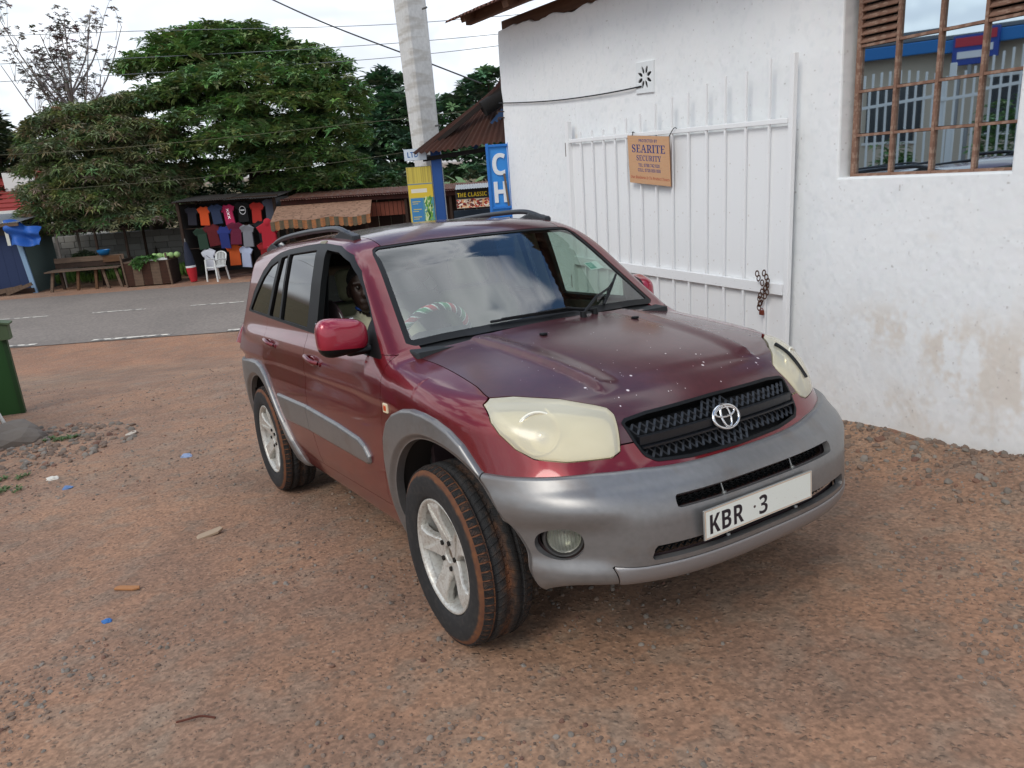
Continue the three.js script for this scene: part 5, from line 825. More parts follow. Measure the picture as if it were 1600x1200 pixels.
{ // belt of trees behind the shops
  const P = PADS_BACK; tree('roadside_tree', 'dark tree beyond the shops just left of the concrete pole', [-4.6, -1.3, -38], [-4.6, 3.2, -38], .26, [P[0], P[1], P[2], P[10], P[11]], sprigFar, 34, FARG, 51, 1.1, 6, 'trees beyond the shops');
  tree('roadside_tree', 'dense tree directly behind the concrete pole', [-3.6, -1.3, -37.5], [-3.2, 2.4, -37.5], .26, [P[3], P[4], P[7]], sprigFar, 34, FARG, 55, 1.1, 6, 'trees beyond the shops');
  tree('roadside_tree', 'tree showing between the pole and the white building', [-.5, -1.3, -37.6], [-.4, 3.0, -37.6], .24, [P[5], P[6], P[8], P[9], P[12]], sprigFar, 34, FARG, 59, 1.1, 6, 'trees beyond the shops');
  tree('roadside_tree', 'dark tree at the left edge behind the red tiled roof', [-20.6, -1.3, -33.5], [-20.4, 3.2, -33], .24, PADS_LEFT, sprigFar, 38, [[.06, .085, .03], [.045, .07, .028]], 63, 1.0, 5, 'trees beyond the shops');
  tree('leafy_shrub', 'bright green bush rising behind the awning shop roof', [-5.6, -1.4, -29.6], [-5.6, .4, -29.5], .08, PADS_LOW, sprigBroad, 60, [[.10, .19, .05], [.08, .16, .045]], 67, .9, 5);
}
{ // hedge growing behind the stalls, under the trees
  const pads = []; for (let k = 0; k < 12; k++) pads.push([-17 + k * 1.12, -.05 + .5 * Math.abs(Math.sin(k * 2.3)), -29.6 + .5 * Math.sin(k * 1.7), .98, 1.9, .8]); tree('tall_hedge', 'long leafy hedge behind the stalls under the trees', [-11, -1.5, -29.7], [-11, .2, -29.7], .07, pads, sprigBroad, 34, [[.09, .16, .055], [.075, .135, .05]], 69, 1.0, 10).userData.category = 'hedge';
}
{ // thin, nearly bare tree standing above the olive one
  const t = thing('sparse_tree', 'thin grey brown sparsely leaved tree rising behind the olive tree', 'tree'), r = rng(71), tw = [], ends = [];
  tw.push(taper([[-19.3, -1.4, -38], [-19.2, 3, -38], [-19.4, 6.2, -38]], .20, .10));
  for (let i = 0; i < 26; i++) { const y0 = 2.2 + 4 * r(), a = r() * 6.28, L = 1.6 + 2.4 * r(), s = [-19.3, y0, -38], m = [s[0] + Math.cos(a) * L * .45, y0 + L * .55, s[2] + Math.sin(a) * L * .4], e = [s[0] + Math.cos(a) * L * .75, y0 + L * 1.15, s[2] + Math.sin(a) * L * .6]; tw.push(taper([s, m, e], .05, .015, 8, 5)); for (let q = 0; q < 9; q++) { const f = .35 + .65 * r(), b = [lerp(s[0], e[0], f), lerp(s[1], e[1], f), lerp(s[2], e[2], f)], g = [b[0] + (r() - .5) * 1.1, b[1] + .25 + .75 * r(), b[2] + (r() - .5) * 1.0]; tw.push(taper([b, [(b[0] + g[0]) / 2, (b[1] + g[1]) / 2 + .04, (b[2] + g[2]) / 2], g], .014, .006, 5, 4)); ends.push(g); } }
  mesh('trunk', tw, std(0x7d7470, .95), t); crown(t, ends.map(e => [...e, .26, .34, .26]), sprigFar, 13, [[.20, .165, .15], [.25, .20, .18], [.17, .145, .12]], 73, .42, .0);
}
{ // banana plants behind the shops
  const leaf = (len, w, bend) => { const P = [], I = [], n = 10; for (let i = 0; i <= n; i++) { const t = i / n, x = Math.sin(t * bend) * len / bend, y = (1 - Math.cos(t * bend)) / bend * -len + t * len * .75, ww = w * Math.sin(Math.PI * Math.min(1, t * .92 + .07)) * (1 + .18 * Math.sin(i * 5)); P.push(x, y, -ww / 2, x, y - .03, 0, x, y, ww / 2); if (i) { const b = 3 * i; I.push(b - 3, b - 2, b + 1, b - 3, b + 1, b, b - 2, b - 1, b + 2, b - 2, b + 2, b + 1); } } const g = new THREE.BufferGeometry(); g.setAttribute('position', new THREE.Float32BufferAttribute(P, 3)); g.setIndex(I); g.computeVertexNormals(); return g; };
  const bm = phys({ color: new THREE.Color(.13, .24, .06), roughness: .5, transmission: .25, thickness: 0, side: THREE.DoubleSide }), r = rng(81);
  [[-3.9, -28.6, 'banana plant just left of the concrete pole behind the shops'], [-2.0, -29.2, 'banana plant right of the concrete pole'], [-1.0, -28.8, 'banana plant behind the classic shop sign'], [-4.9, -30.2, 'banana plant farthest from the pole above the shop roof']].forEach(([x, z, l], k) => { const t = thing('banana_plant', l, 'plant', [x, -1.45, z], k, 'banana plants behind the shops'); mesh('stem', taper([[0, 0, 0], [.03, .9, 0], [0, 1.7, 0]], .12, .07), std(0x55602f, .8), t); for (let i = 0; i < 8; i++) { const m = mesh('leaf', leaf(1.1 + .5 * r(), .30, .9 + .6 * r()), bm, t); m.position.y = 1.55 + .15 * r(); m.rotation.set(0, i * 2.4 + r(), .15 + .35 * r()); } });
}
// ---------------------------------------------------------------- stalls and shops across the road
const woodTex = dataTex(256, (u, v) => { const a = fbm(u * 3, v * 30, 3, 4, 3), b = fbm(u * 9, v * 9, 7, 4, 9); return mix3([.27, .21, .17], [.47, .385, .31], a * .7 + b * .35); }, { srgb: true });
const wood = std(0xffffff, .9, 0, { map: woodTex }), woodDark = std(0x8a7a70, .92, 0, { map: woodTex }), woodPale = std(0xe8c8a0, .9, 0, { map: woodTex });
const rustTex = dataTex(512, (u, v) => { const a = fbm(u * 5, v * 5, 3, 5, 5), b = fbm(u * 30, v * 6, 9, 4, 30); return mix3(mix3([.30, .19, .15], [.52, .34, .25], a), [.44, .41, .39], clamp((b - .56) * 4) * .7); }, { srgb: true }), rustIron = std(0xffffff, .8, .2, { map: rustTex, side: THREE.DoubleSide });
function corrugated(w, l, pitch = .076, amp = .010) { const n = Math.max(8, Math.round(w / pitch * 6)), g = new THREE.PlaneGeometry(w, l, n, 3); g.rotateX(-Math.PI / 2); const p = g.attributes.position, uv = g.attributes.uv; for (let i = 0; i < p.count; i++) { p.setY(i, amp * Math.cos(p.getX(i) / pitch * 6.283)); uv.setXY(i, p.getX(i) / 2, p.getZ(i) / 2); } g.computeVertexNormals(); return g; }
const GY = -1.535;
{ // shirt stall
  const s = thing('shirt_stall', 'dark open timber stall hung with colourful shirts', 'stall', [0, 0, 0]);
  const X0 = -9.98, X1 = -6.98, zf = -24.6, zb = -26.2, dk = std(0x3c3a3c, .95);
  for (const [x, z] of [[X0, zf], [X1, zf], [X0, zb], [X1, zb], [-8.45, zb]]) mesh('post', bx(.09, 2.45, .09, x, GY + 1.22, z, 0, .01), woodDark, s);
  mesh('back_cloth', bx(X1 - X0, 2.4, .03, (X0 + X1) / 2, GY + 1.2, zb - .06), dk, s); for (const x of [X0 - .03, X1 + .03]) mesh('side_cloth', bx(.03, 2.35, 1.5, x, GY + 1.18, (zf + zb) / 2), std(0x4a4846, .95), s);
  for (let k = 0; k < 4; k++) { const m = mesh('roof_sheet', corrugated(.84, 2.1), std(0x4a4643, .8, .3, { side: THREE.DoubleSide }), s); m.position.set(X0 + .36 + k * .79, GY + 2.50 - .02 * k + .006 * (k % 2), -25.3); m.rotation.x = .05; }
  for (const y of [.82, .06, -.56]) mesh('hanging_rail', rod([X0, y, zf - .10], [X1, y, zf - .10], .014, 6), woodDark, s);
  mesh('roof_beam', bx(X1 - X0 + .3, .07, .06, (X0 + X1) / 2, GY + 2.43, zf + .02), woodDark, s); mesh('floor_slab', bx(X1 - X0, .06, 1.6, (X0 + X1) / 2, GY + .02, -25.4), std(0x5a4238, .95), s);
  const print = { star: (c) => { c.strokeStyle = '#fff'; c.lineWidth = 9; for (let k = 0; k < 3; k++) { c.beginPath(); c.moveTo(110, 60 + k * 42); c.lineTo(150, 92 + k * 42); c.moveTo(150, 60 + k * 42); c.lineTo(110, 92 + k * 42); c.stroke(); } }, disc: c => { c.strokeStyle = '#eee'; c.lineWidth = 7; c.beginPath(); c.arc(128, 110, 46, 0, 7); c.stroke(); c.fillStyle = '#eee'; c.fillRect(96, 102, 64, 14); }, scrawl: c => { c.strokeStyle = '#223'; c.lineWidth = 6; c.beginPath(); c.moveTo(95, 80); c.lineTo(150, 115); c.lineTo(120, 130); c.stroke(); } };
  const shape = [[-.10, .36], [-.05, .33], [.05, .33], [.10, .36], [.27, .26], [.21, .12], [.165, .15], [.17, -.36], [-.17, -.36], [-.165, .15], [-.21, .12], [-.27, .26]];
  const shirt = (x, y, col, label, pr, k, sc = 1) => { sc *= .84 + .24 * Math.abs(Math.sin(k * 12.7)); const g = extrude(shape.map(([a, b]) => [a * sc, b * sc]), .03, .012); const p = g.attributes.position; for (let i = 0; i < p.count; i++) { const a = p.getX(i), b = p.getY(i); p.setZ(i, p.getZ(i) + .030 * Math.sin(a * 22 + k * 1.7 + b * 3) * (b < .2 ? 1 : .3) + .016 * Math.sin(b * 11 + k * 2)); } g.computeVertexNormals(); const uv = g.attributes.uv; for (let i = 0; i < uv.count; i++) uv.setXY(i, p.getX(i) / .6 / sc + .5, p.getY(i) / .8 / sc + .5);
    const m = pr ? std(0xffffff, .95, 0, { map: canvasTex(256, 256, c => { c.fillStyle = col; c.fillRect(0, 0, 256, 256); print[pr](c); }) }) : std(col, .95); const o = mesh('hanging_shirt', g, m); o.position.set(x, y + .05 * Math.sin(k * 9.3), -24.66 + .05 * Math.sin(k * 7)); o.rotation.y = .45 * Math.sin(k * 3.1); o.rotation.z = .10 * Math.sin(k * 5); tag(o, label, 'shirt', 'shirts hung in the stall'); };
  const R1 = .44, R2 = -.22, R3 = -.88; let k = 1;
  for (const a of [[-9.60, R1, '#1d1c26', 'black shirt at the left end of the top row'], [-9.20, R1, '#c24a1c', 'bright orange shirt in the top row'], [-8.82, R1, '#26324c', 'navy shirt in the top row beside the orange one'], [-8.46, R1, '#a8244f', 'pink shirt with white print in the top row', 'star'], [-8.02, R1, '#0e0f12', 'black shirt with a white round print in the top row', 'disc'], [-7.58, R1, '#a82a22', 'red shirt in the top row'], [-7.14, R1, '#4b4d58', 'grey shirt at the right end of the top row'],
    [-9.42, R2, '#22382a', 'dark green shirt in the middle row'], [-9.06, R2, '#5c161c', 'dark red shirt in the middle row'], [-8.68, R2, '#1f2c6a', 'blue shirt in the middle row'], [-8.32, R2, '#631a34', 'maroon shirt in the middle row'], [-7.96, R2, '#77787e', 'grey shirt in the middle row'], [-7.46, R2, '#14151b', 'black shirt in the middle row'],
    [-9.30, R3, '#c9ccd4', 'white shirt with dark scrawl in the bottom row', 'scrawl'], [-8.50, R3, '#b8501f', 'orange shirt in the bottom row behind the white chair'], [-8.14, R3, '#a9b4cc', 'pale blue shirt in the bottom row'], [-7.50, R3, '#8e1c20', 'red shirt in the bottom row']]) shirt(...a.slice(0, 4), a[4], k++, .86);
  const j = thing('red_jacket', 'red jacket hanging at the right edge of the shirt stall', 'jacket', [-7.02, -.25, -23.75]); mesh('body', extrude(shape.map(([a, b]) => [a * 1.15, b * 1.0]), .10, .03), std(0xa01626, .9), j); mesh('hood', new THREE.SphereGeometry(.13, 14, 10).scale(1, 1.1, .8).translate(0, .38, .05), std(0xa01626, .9), j);
  const h = thing('motorcycle_helmet', 'white helmet on a stand below the red jacket', 'helmet', [-6.75, -.62, -23.7]); mesh('helmet_shell', netGeo((x, y, z) => Math.max(Math.hypot(x, y * .95, z * .9) - .15, -(Math.hypot(x, (y + .02) * 1.1, z * .95) - .125), -.13 - y, Math.min(z - .06, .02) > 0 ? .0 : -1), [-.2, -.2, -.2], [.4, .4, .4], .018), std(0xd8d8d4, .3), h); mesh('visor', new THREE.SphereGeometry(.155, 20, 8, .5, 2.1, 1.2, .5), std(0x1a1c20, .1), h); mesh('stand', rod([0, -1.05, 0], [0, -.05, 0], .02, 8), woodDark, h);
}
{ // white plastic chair
  const c = thing('plastic_chair', 'white plastic armchair in front of the shirt stall', 'chair', [-8.92, GY + .0, -24.05], -.5), m = std(0xd9dad6, .45);
  mesh('seat', bx(.46, .03, .44, 0, .43, 0, 0, .012), m, c); for (const [x, z] of [[-.2, .2], [.2, .2]]) mesh('leg', plank([x * 1.15, 0, z * 1.15], [x, .66, z], .045, .03), m, c); for (const [x, z] of [[-.19, -.2], [.19, -.2]]) mesh('leg', plank([x * 1.15, 0, z * 1.25], [x, .44, z], .045, .03), m, c);
  const back = []; for (let k = -3; k <= 3; k++) back.push(plank([k * .058, .44, -.2], [k * .066, .84, -.29], .028, .014)); for (const g of back) mesh('back_slat', g, m, c); mesh('back_top', tube([[-.22, .60, -.22], [-.21, .80, -.28], [0, .87, -.30], [.21, .80, -.28], [.22, .60, -.22]], .02, 20, 8), m, c); for (const s of [-1, 1]) mesh('armrest', tube([[s * .235, .66, .20], [s * .245, .67, 0], [s * .22, .64, -.23]], .02, 12, 8), m, c);
}
for (const [x, z, l] of [[-7.55, -24.1, 'low wooden stool at the right of the shirt stall'], [-7.15, -24.2, 'second low wooden stool nearest the red jacket']]) { const s = thing('wooden_stool', l, 'stool', [x, GY, z], .3, 'stools by the shirt stall'); mesh('seat', bx(.34, .03, .26, 0, .40, 0, 0, .005), woodPale, s); for (const [a, b] of [[-1, -1], [1, -1], [-1, 1], [1, 1]]) mesh('leg', plank([a * .16, 0, b * .12], [a * .13, .39, b * .09], .035, .035), woodPale, s); mesh('stretcher', bx(.28, .03, .02, 0, .17, .11), woodPale, s); }
{ // folded parasol
  const u = thing('folded_parasol', 'closed parasol, red and white below dark blue, leaning at the shirt stall', 'parasol', [-9.72, GY, -24.15]); u.rotation.z = .04; const seg = (pts, col) => new THREE.LatheGeometry(pts.map(q => new THREE.Vector2(...q)), 16); mesh('pole', rod([0, 0, 0], [0, 1.35, 0], .016, 8), std(0x9a9a96, .4, .6), u);
  const fold = g => { const p = g.attributes.position; for (let i = 0; i < p.count; i++) { const a = Math.atan2(p.getZ(i), p.getX(i)), q = 1 + .18 * Math.sin(a * 8); p.setX(i, p.getX(i) * q); p.setZ(i, p.getZ(i) * q); } g.computeVertexNormals(); return g; };
  mesh('red_cover', fold(seg([[.10, .02], [.145, .30], [.15, .46]])), std(0xb01a26, .85), u); mesh('white_band', fold(seg([[.151, .46], [.15, .52]])), std(0xd8d8d8, .85), u); mesh('blue_cover', fold(seg([[.15, .52], [.12, .85], [.05, 1.22], [.02, 1.25]])), std(0x1d2233, .85), u);
}
{ // vegetable stall
  const s = thing('vegetable_stall', 'brown board stall counter heaped with green vegetables', 'stall', [-11.05, GY, -24.35], .03), r = rng(91);
  mesh('counter_top', bx(1.45, .04, .8, 0, .76, 0, 0, .005), wood, s); for (let k = 0; k < 5; k++) mesh('front_board', bx(.27, .70, .025, -.56 + k * .28, .39, .40, 0, 0, 0, .02 * Math.sin(k * 4)), k % 2 ? wood : std(0xa0745a, .9, 0, { map: woodTex }), s); for (const x of [-.70, .70]) { mesh('side_board', bx(.025, .86, .78, x, .44, 0), woodDark, s); mesh('post', bx(.05, .98, .05, x * .98, .49, .41, 0, 0, 0, .04), wood, s); } mesh('counter_edge', bx(.80, .05, .30, .30, .80, .30), std(0xc9ccc6, .6), s);
  const veg = new THREE.Group(); const leaves = thing('leafy_greens', 'bunch of drooping green vegetables on the brown stall counter', 'vegetables', [-11.1, GY + .84, -24.0]); crown(leaves, [[.0, -.02, 0, .26, .10, .14], [-.16, -.14, .12, .16, .16, .06], [.30, .02, .05, .2, .07, .1]], sprigBroad, 900, [[.10, .24, .05], [.14, .30, .08], [.08, .19, .04]], 92, .42, .1);
  for (let i = 0; i < 5; i++) { const c = mesh('cabbage', new THREE.IcosahedronGeometry(.10, 2), std(new THREE.Color(.30, .45, .16), .7)); const p = c.geometry.attributes.position; for (let q = 0; q < p.count; q++) { const f = 1 + .18 * (fbm(p.getX(q) * 18 + i, p.getY(q) * 18, p.getZ(q) * 18, 2) - .5); p.setXYZ(q, p.getX(q) * f, p.getY(q) * f * .9, p.getZ(q) * f); } c.geometry.computeVertexNormals(); c.position.set(-10.82 + i * .17, GY + .88, -24.22 + .08 * Math.sin(i * 3)); tag(c, ['cabbage beside the leafy bunch, first from the left', 'second cabbage from the left on the counter', 'middle cabbage in the row on the counter', 'second cabbage from the right on the counter', 'cabbage at the right end of the row'][i], 'cabbage', 'cabbages on the stall'); }
}
{ // bench stall
  const s = thing('bench_stall', 'weathered wooden market bench with a board back and splayed legs', 'bench', [-13.1, GY, -24.35], .02);
  for (let k = 0; k < 3; k++) mesh('top_board', bx(2.3, .035, .20, 0, .62 + .004 * k, -.22 + k * .21, 0, .004, 0, .006 * (k - 1)), wood, s); for (let k = 0; k < 2; k++) mesh('back_board', bx(2.2, .16, .025, 0, .74 + k * .165, -.34, 0, .003, -.12), k ? wood : woodDark, s); mesh('pale_board', bx(.55, .19, .02, .72, .86, -.30, 0, .002, -.12), woodPale, s);
  for (const [x, d] of [[-1.02, -.10], [-.22, -.06], [.34, -.03], [.62, .14], [1.02, .16]]) mesh('leg', plank([x + d * .6, 0, .22], [x - d * .4, .62, .10], .08, .06), x === -.22 || x === .34 ? woodPale : wood, s); for (const x of [-.95, 1.0]) mesh('leg', plank([x, 0, -.3], [x, .62, -.28], .08, .06), woodDark, s);
  const sh = thing('pole_shelter', 'rough pole shelter frame standing over the wooden bench', 'shelter', [-13.1, GY, -25.1]); for (const [x, z, h] of [[-1.15, 0, 2.1], [.15, .1, 1.75], [1.05, 0, 1.8], [-1.1, -1.2, 2.0], [1.1, -1.2, 1.8]]) mesh('post', rod([x, 0, z], [x + .04, h, z], .055, 8, .042), x < -1 ? std(0x8d857c, .95) : woodDark, sh); for (const z of [.05, -1.2]) mesh('beam', rod([-1.3, 1.78, z], [1.3, 1.74, z], .045, 8), woodDark, sh); for (let k = 0; k < 6; k++) mesh('roof_pole', rod([-1.2 + k * .48, 1.80, .3], [-1.2 + k * .48, 1.84, -1.4], .03, 6), woodDark, sh);
  const b = mesh('wash_basin', new THREE.LatheGeometry([[.0, 0], [.13, 0], [.17, .10], [.19, .155], [.20, .155], [.18, .10], [.14, .012], [0, .012]].map(q => new THREE.Vector2(...q)), 28), std(0x1b6fa8, .4)); b.position.set(-12.62, GY + .995, -24.72); tag(b, 'blue plastic basin on the back board of the bench stall', 'basin');
}
{ // stone wall and tiled house behind
  const w = thing('stone_wall', 'low grey block wall behind the bench stall', 'wall', [0, 0, 0]), r = rng(17), m = [0x8f8d88, 0x9d9b95, 0x82807b].map(c => std(c, .95)), blk = [.52, .40, .46].map(l => bx(l, .205, .2, 0, 0, 0, 0, .015));
  for (let j = 0; j < 7; j++) { let x = -16.6 + (j % 2) * .2; while (x < -10.4) { const k = Math.floor(r() * 3), l = [.52, .40, .46][k], b = mesh('block', blk[k], m[Math.floor(r() * 3)], w); b.position.set(x + l / 2, GY + .10 + j * .215, -27.5 + .015 * r()); x += l + .012; } } mesh('mortar', bx(6.3, 1.5, .16, -13.5, GY + .75, -27.5), std(0x6f6d69, .95), w);
  const h = thing('tiled_house', 'house with a red tiled roof and white gable at the left edge', 'house', [-20.4, GY, -33]); mesh('house_wall', bx(6, 2.6, 4, 0, 1.3, 0), std(0xc9c4ba, .9), h); const tile = std(0x8a2e28, .8); for (let j = 0; j < 9; j++) mesh('tile_course', bx(6.8, .05, .34, 0, 2.45 + j * .17, 2.5 - j * .27, 0, .02, .42), tile, h); mesh('bargeboard', bx(6.9, .16, .05, 0, 2.36, 2.66), std(0xd6d6d2, .8), h); mesh('gable', bx(1.2, .7, .1, 1.6, 3.5, 1.4), std(0xd6d6d2, .85), h); mesh('roof_back', bx(6.8, .05, 3.0, 0, 3.2, -1.2, 0, 0, -.55), tile, h); mesh('window', bx(.9, .9, .04, 1.2, 1.4, 2.02), std(0x23282c, .2), h);
  const g = new THREE.InstancedMesh(sprigGeo(9, 9, .35, .03, -1.3, .5), std(new THREE.Color(.14, .26, .05), .8, 0, { side: THREE.DoubleSide }), 900), M = new THREE.Matrix4(); for (let i = 0; i < 900; i++) { const x = -16 + 6 * r(), z = -26.9 + 1.4 * r(); M.makeRotationY(r() * 6).setPosition(x, groundY(x, z) + .05, z); g.setMatrixAt(i, M); } g.name = 'grass'; g.userData = { kind: 'stuff', label: 'bright green grass growing before the block wall' }; scene.add(g);
}
{ // potted reeds by the bench
  const t = thing('spiky_shrub', 'dark spiky green shrub behind the left of the bench', 'shrub', [-13.75, GY, -25.7]); crown(t, [[0, .75, 0, .55, .42, .4], [.3, .5, .1, .4, .35, .3]], sprigLong, 130, [[.05, .09, .035], [.07, .12, .05]], 99, .9, .1); mesh('stem', [taper([[0, 0, 0], [.02, .4, 0], [.05, .8, 0]], .04, .02), taper([[.1, 0, 0], [.2, .3, 0], [.3, .6, .05]], .03, .015)], bark, t);
}
{ // blue kiosk on the left
  const k = thing('blue_kiosk', 'dark blue kiosk with tin roof at the left edge across the road', 'kiosk', [-16.2, GY, -25.2], .05); const blue = std(0x16294e, .7), pale = std(0x7e9ab4, .7), X = 1.25;
  for (let q = 0; q < 8; q++) mesh('front_board', bx(.305, 1.75, .03, -1.08 + q * .31, 1.02, .9), blue, k); mesh('side_wall', bx(.04, 2.1, 1.7, X + .06, 1.05, .02), std(0x5a6a66, .8, .2), k); mesh('side_post', plank([X + .1, 0, .95], [X - .08, 2.0, .95], .14, .06), pale, k); mesh('base_beam', bx(2.7, .14, .12, 0, .10, .95), woodDark, k); for (let q = 0; q < 3; q++) mesh('loose_plank', plank([-.4 + q * .5, .06, 1.2], [.8 + q * .3, .22 + q * .05, 1.15], .10, .04), wood, k); mesh('back_wall', bx(2.6, 2.1, .04, 0, 1.05, -.82), blue, k);
  const r1 = mesh('roof_sheet', corrugated(3.0, 2.4), std(0x8a8d8e, .6, .4, { side: THREE.DoubleSide }), k); r1.position.set(.05, 2.32, .2); r1.rotation.x = .09; mesh('roof_edge', bx(3.0, .10, .05, .05, 2.16, 1.36), wood, k); mesh('counter_shutter', bx(2.5, .32, .05, 0, 2.0, .95), std(0x3f3a36, .9), k);
  const t = mesh('tarpaulin', (() => { const g = new THREE.PlaneGeometry(1.0, .8, 20, 16), p = g.attributes.position; for (let i = 0; i < p.count; i++) { const x = p.getX(i) + .5, y = p.getY(i); p.setXYZ(i, x, y * (1 - .35 * x) - .18 * x * x + .05 * Math.sin(x * 8), .10 * Math.sin(x * 9 + y * 4) + .07 * Math.sin(y * 12)); } g.computeVertexNormals(); return g; })(), std(0x1d56a6, .6, 0, { side: THREE.DoubleSide })); t.position.set(-15.05, .36, -24.0); tag(t, 'crumpled blue tarpaulin hanging off the blue kiosk roof', 'tarpaulin'); const tw = mesh('tarpaulin_hem', bx(.10, .72, .02, .0, 0, 0), std(0xc8c8bc, .8), t);
}
{ // awning shop and the long dark row of shops
  const s = thing('shop_row', 'long dark timber shop row with a rusty tin roof edge', 'shop', [0, 0, 0]); const X0 = -6.75, X1 = 4.5, dk = std(0x2a1d18, .95);
  for (let k = 0; k < 28; k++) { const w = (X1 - X0) / 28; mesh('wall_board', bx(w - .012, 2.1, .04, X0 + w * (k + .5), GY + 1.05, -25.55 + .008 * (k % 3)), k % 3 ? dk : std(0x3a2820, .95), s); }
  mesh('eave_board', bx(X1 - X0, .20, .05, (X0 + X1) / 2, GY + 2.14, -24.52, 0, .01, 0, -.012), std(0x8a5038, .85, 0, { map: rustTex }), s); for (let k = 0; k < 14; k++) { const m = mesh('roof_sheet', corrugated(.84, 2.4), rustIron, s); m.position.set(X0 + .4 + k * .8, GY + 2.33 - .01 * k, -25.55 + .01 * (k % 2)); m.rotation.x = .06; } for (const x of [-6.7, -4.2, -2.9, -1.5, .2]) mesh('post', bx(.08, 2.1, .08, x, GY + 1.05, -24.6), woodDark, s);
  for (let k = 0; k < 9; k++) mesh('slat_panel', bx(.12, .42, .02, -4.05 + k * .135, GY + 1.78, -24.66), std(0x6a3524, .85), s); mesh('counter', bx(4.0, .05, .5, -4.8, GY + .95, -24.8), woodDark, s);
  const a = thing('striped_awning', 'faded orange and green striped awning over the shop front', 'awning', [-5.4, 0, 0]); const strip = dataTex(256, (u, v) => { const k = Math.floor(u * 22) % 2, n = fbm(u * 40, v * 20, 5, 4, 40); return mix3(k ? [.62, .40, .24] : [.33, .31, .24], [.45, .33, .25], clamp((n - .42) * 2.2)); }, { srgb: true }), topM = dataTex(256, (u, v) => { const n = fbm(u * 14, v * 8, 5, 5, 14), b = fbm(u * 40, v * 30, 9, 3, 40); return mix3(mix3([.52, .39, .31], [.60, .47, .38], n), [.36, .26, .20], clamp((b - .58) * 5)); }, { srgb: true });
  const top = new THREE.PlaneGeometry(2.95, 1.0, 30, 6), p = top.attributes.position; for (let i = 0; i < p.count; i++) { const x = p.getX(i), t = .5 - p.getY(i); p.setXYZ(i, x * (1 + .03 * t), .56 - t * .40 + .03 * Math.sin(x * 5) * t, -24.45 + t * .85); } top.computeVertexNormals(); mesh('awning_top', top, std(0xffffff, .9, 0, { map: topM, side: THREE.DoubleSide }), a);
  const val = new THREE.PlaneGeometry(3.03, .24, 88, 3), q = val.attributes.position; for (let i = 0; i < q.count; i++) { const x = q.getX(i), y = q.getY(i); q.setXYZ(i, x, .16 + .03 * Math.sin(x * 5) + y - (y < -.1 ? .03 * Math.abs(Math.sin(x * 22 / 3.03 * Math.PI)) : 0) - .12, -23.60 + .02 * Math.sin(x * 30)); } val.computeVertexNormals(); mesh('valance', val, std(0xffffff, .9, 0, { map: strip, side: THREE.DoubleSide }), a); for (const x of [-1.4, 1.4]) mesh('awning_stay', rod([x, .1, -23.62], [x, .2, -24.5], .015, 6), woodDark, a);
  const g = thing('shop_banner', 'black and yellow shop banner reading the classic above food pictures', 'sign', [-.55, .38, -24.40]); const bt = canvasTex(1024, 480, (c, W, H) => { c.fillStyle = '#171310'; c.fillRect(0, 0, W, H); c.fillStyle = '#e0c21e'; c.font = 'bold 150px sans-serif'; c.textBaseline = 'middle'; c.save(); c.translate(26, 140); c.scale(.70, 1); c.fillText('THE CLASSIC C', 0, 0); c.restore(); c.fillStyle = '#c8b8a0'; c.fillRect(0, 250, W, 230); const r = rng(6); for (let i = 0; i < 150; i++) { c.fillStyle = ['#a8342a', '#7a241c', '#e2d6c4', '#d8a070', '#5a1c18'][Math.floor(r() * 5)]; c.beginPath(); c.ellipse(r() * W, 270 + r() * 190, 16 + r() * 40, 10 + r() * 24, r() * 3, 0, 7); c.fill(); } });
  const f = new THREE.PlaneGeometry(1.5, .56); f.translate(0, 0, .012); mesh('banner_face', f, std(0xffffff, .7, 0, { map: bt }), g); mesh('banner_frame', bx(1.54, .60, .02, 0, 0, 0), std(0x2a2624, .8), g); const rs = mesh('canopy_sheet', corrugated(1.7, .9), std(0xa9aaa8, .6, .4, { side: THREE.DoubleSide }), g); rs.position.set(.1, .36, -.1); rs.rotation.x = .12;
}
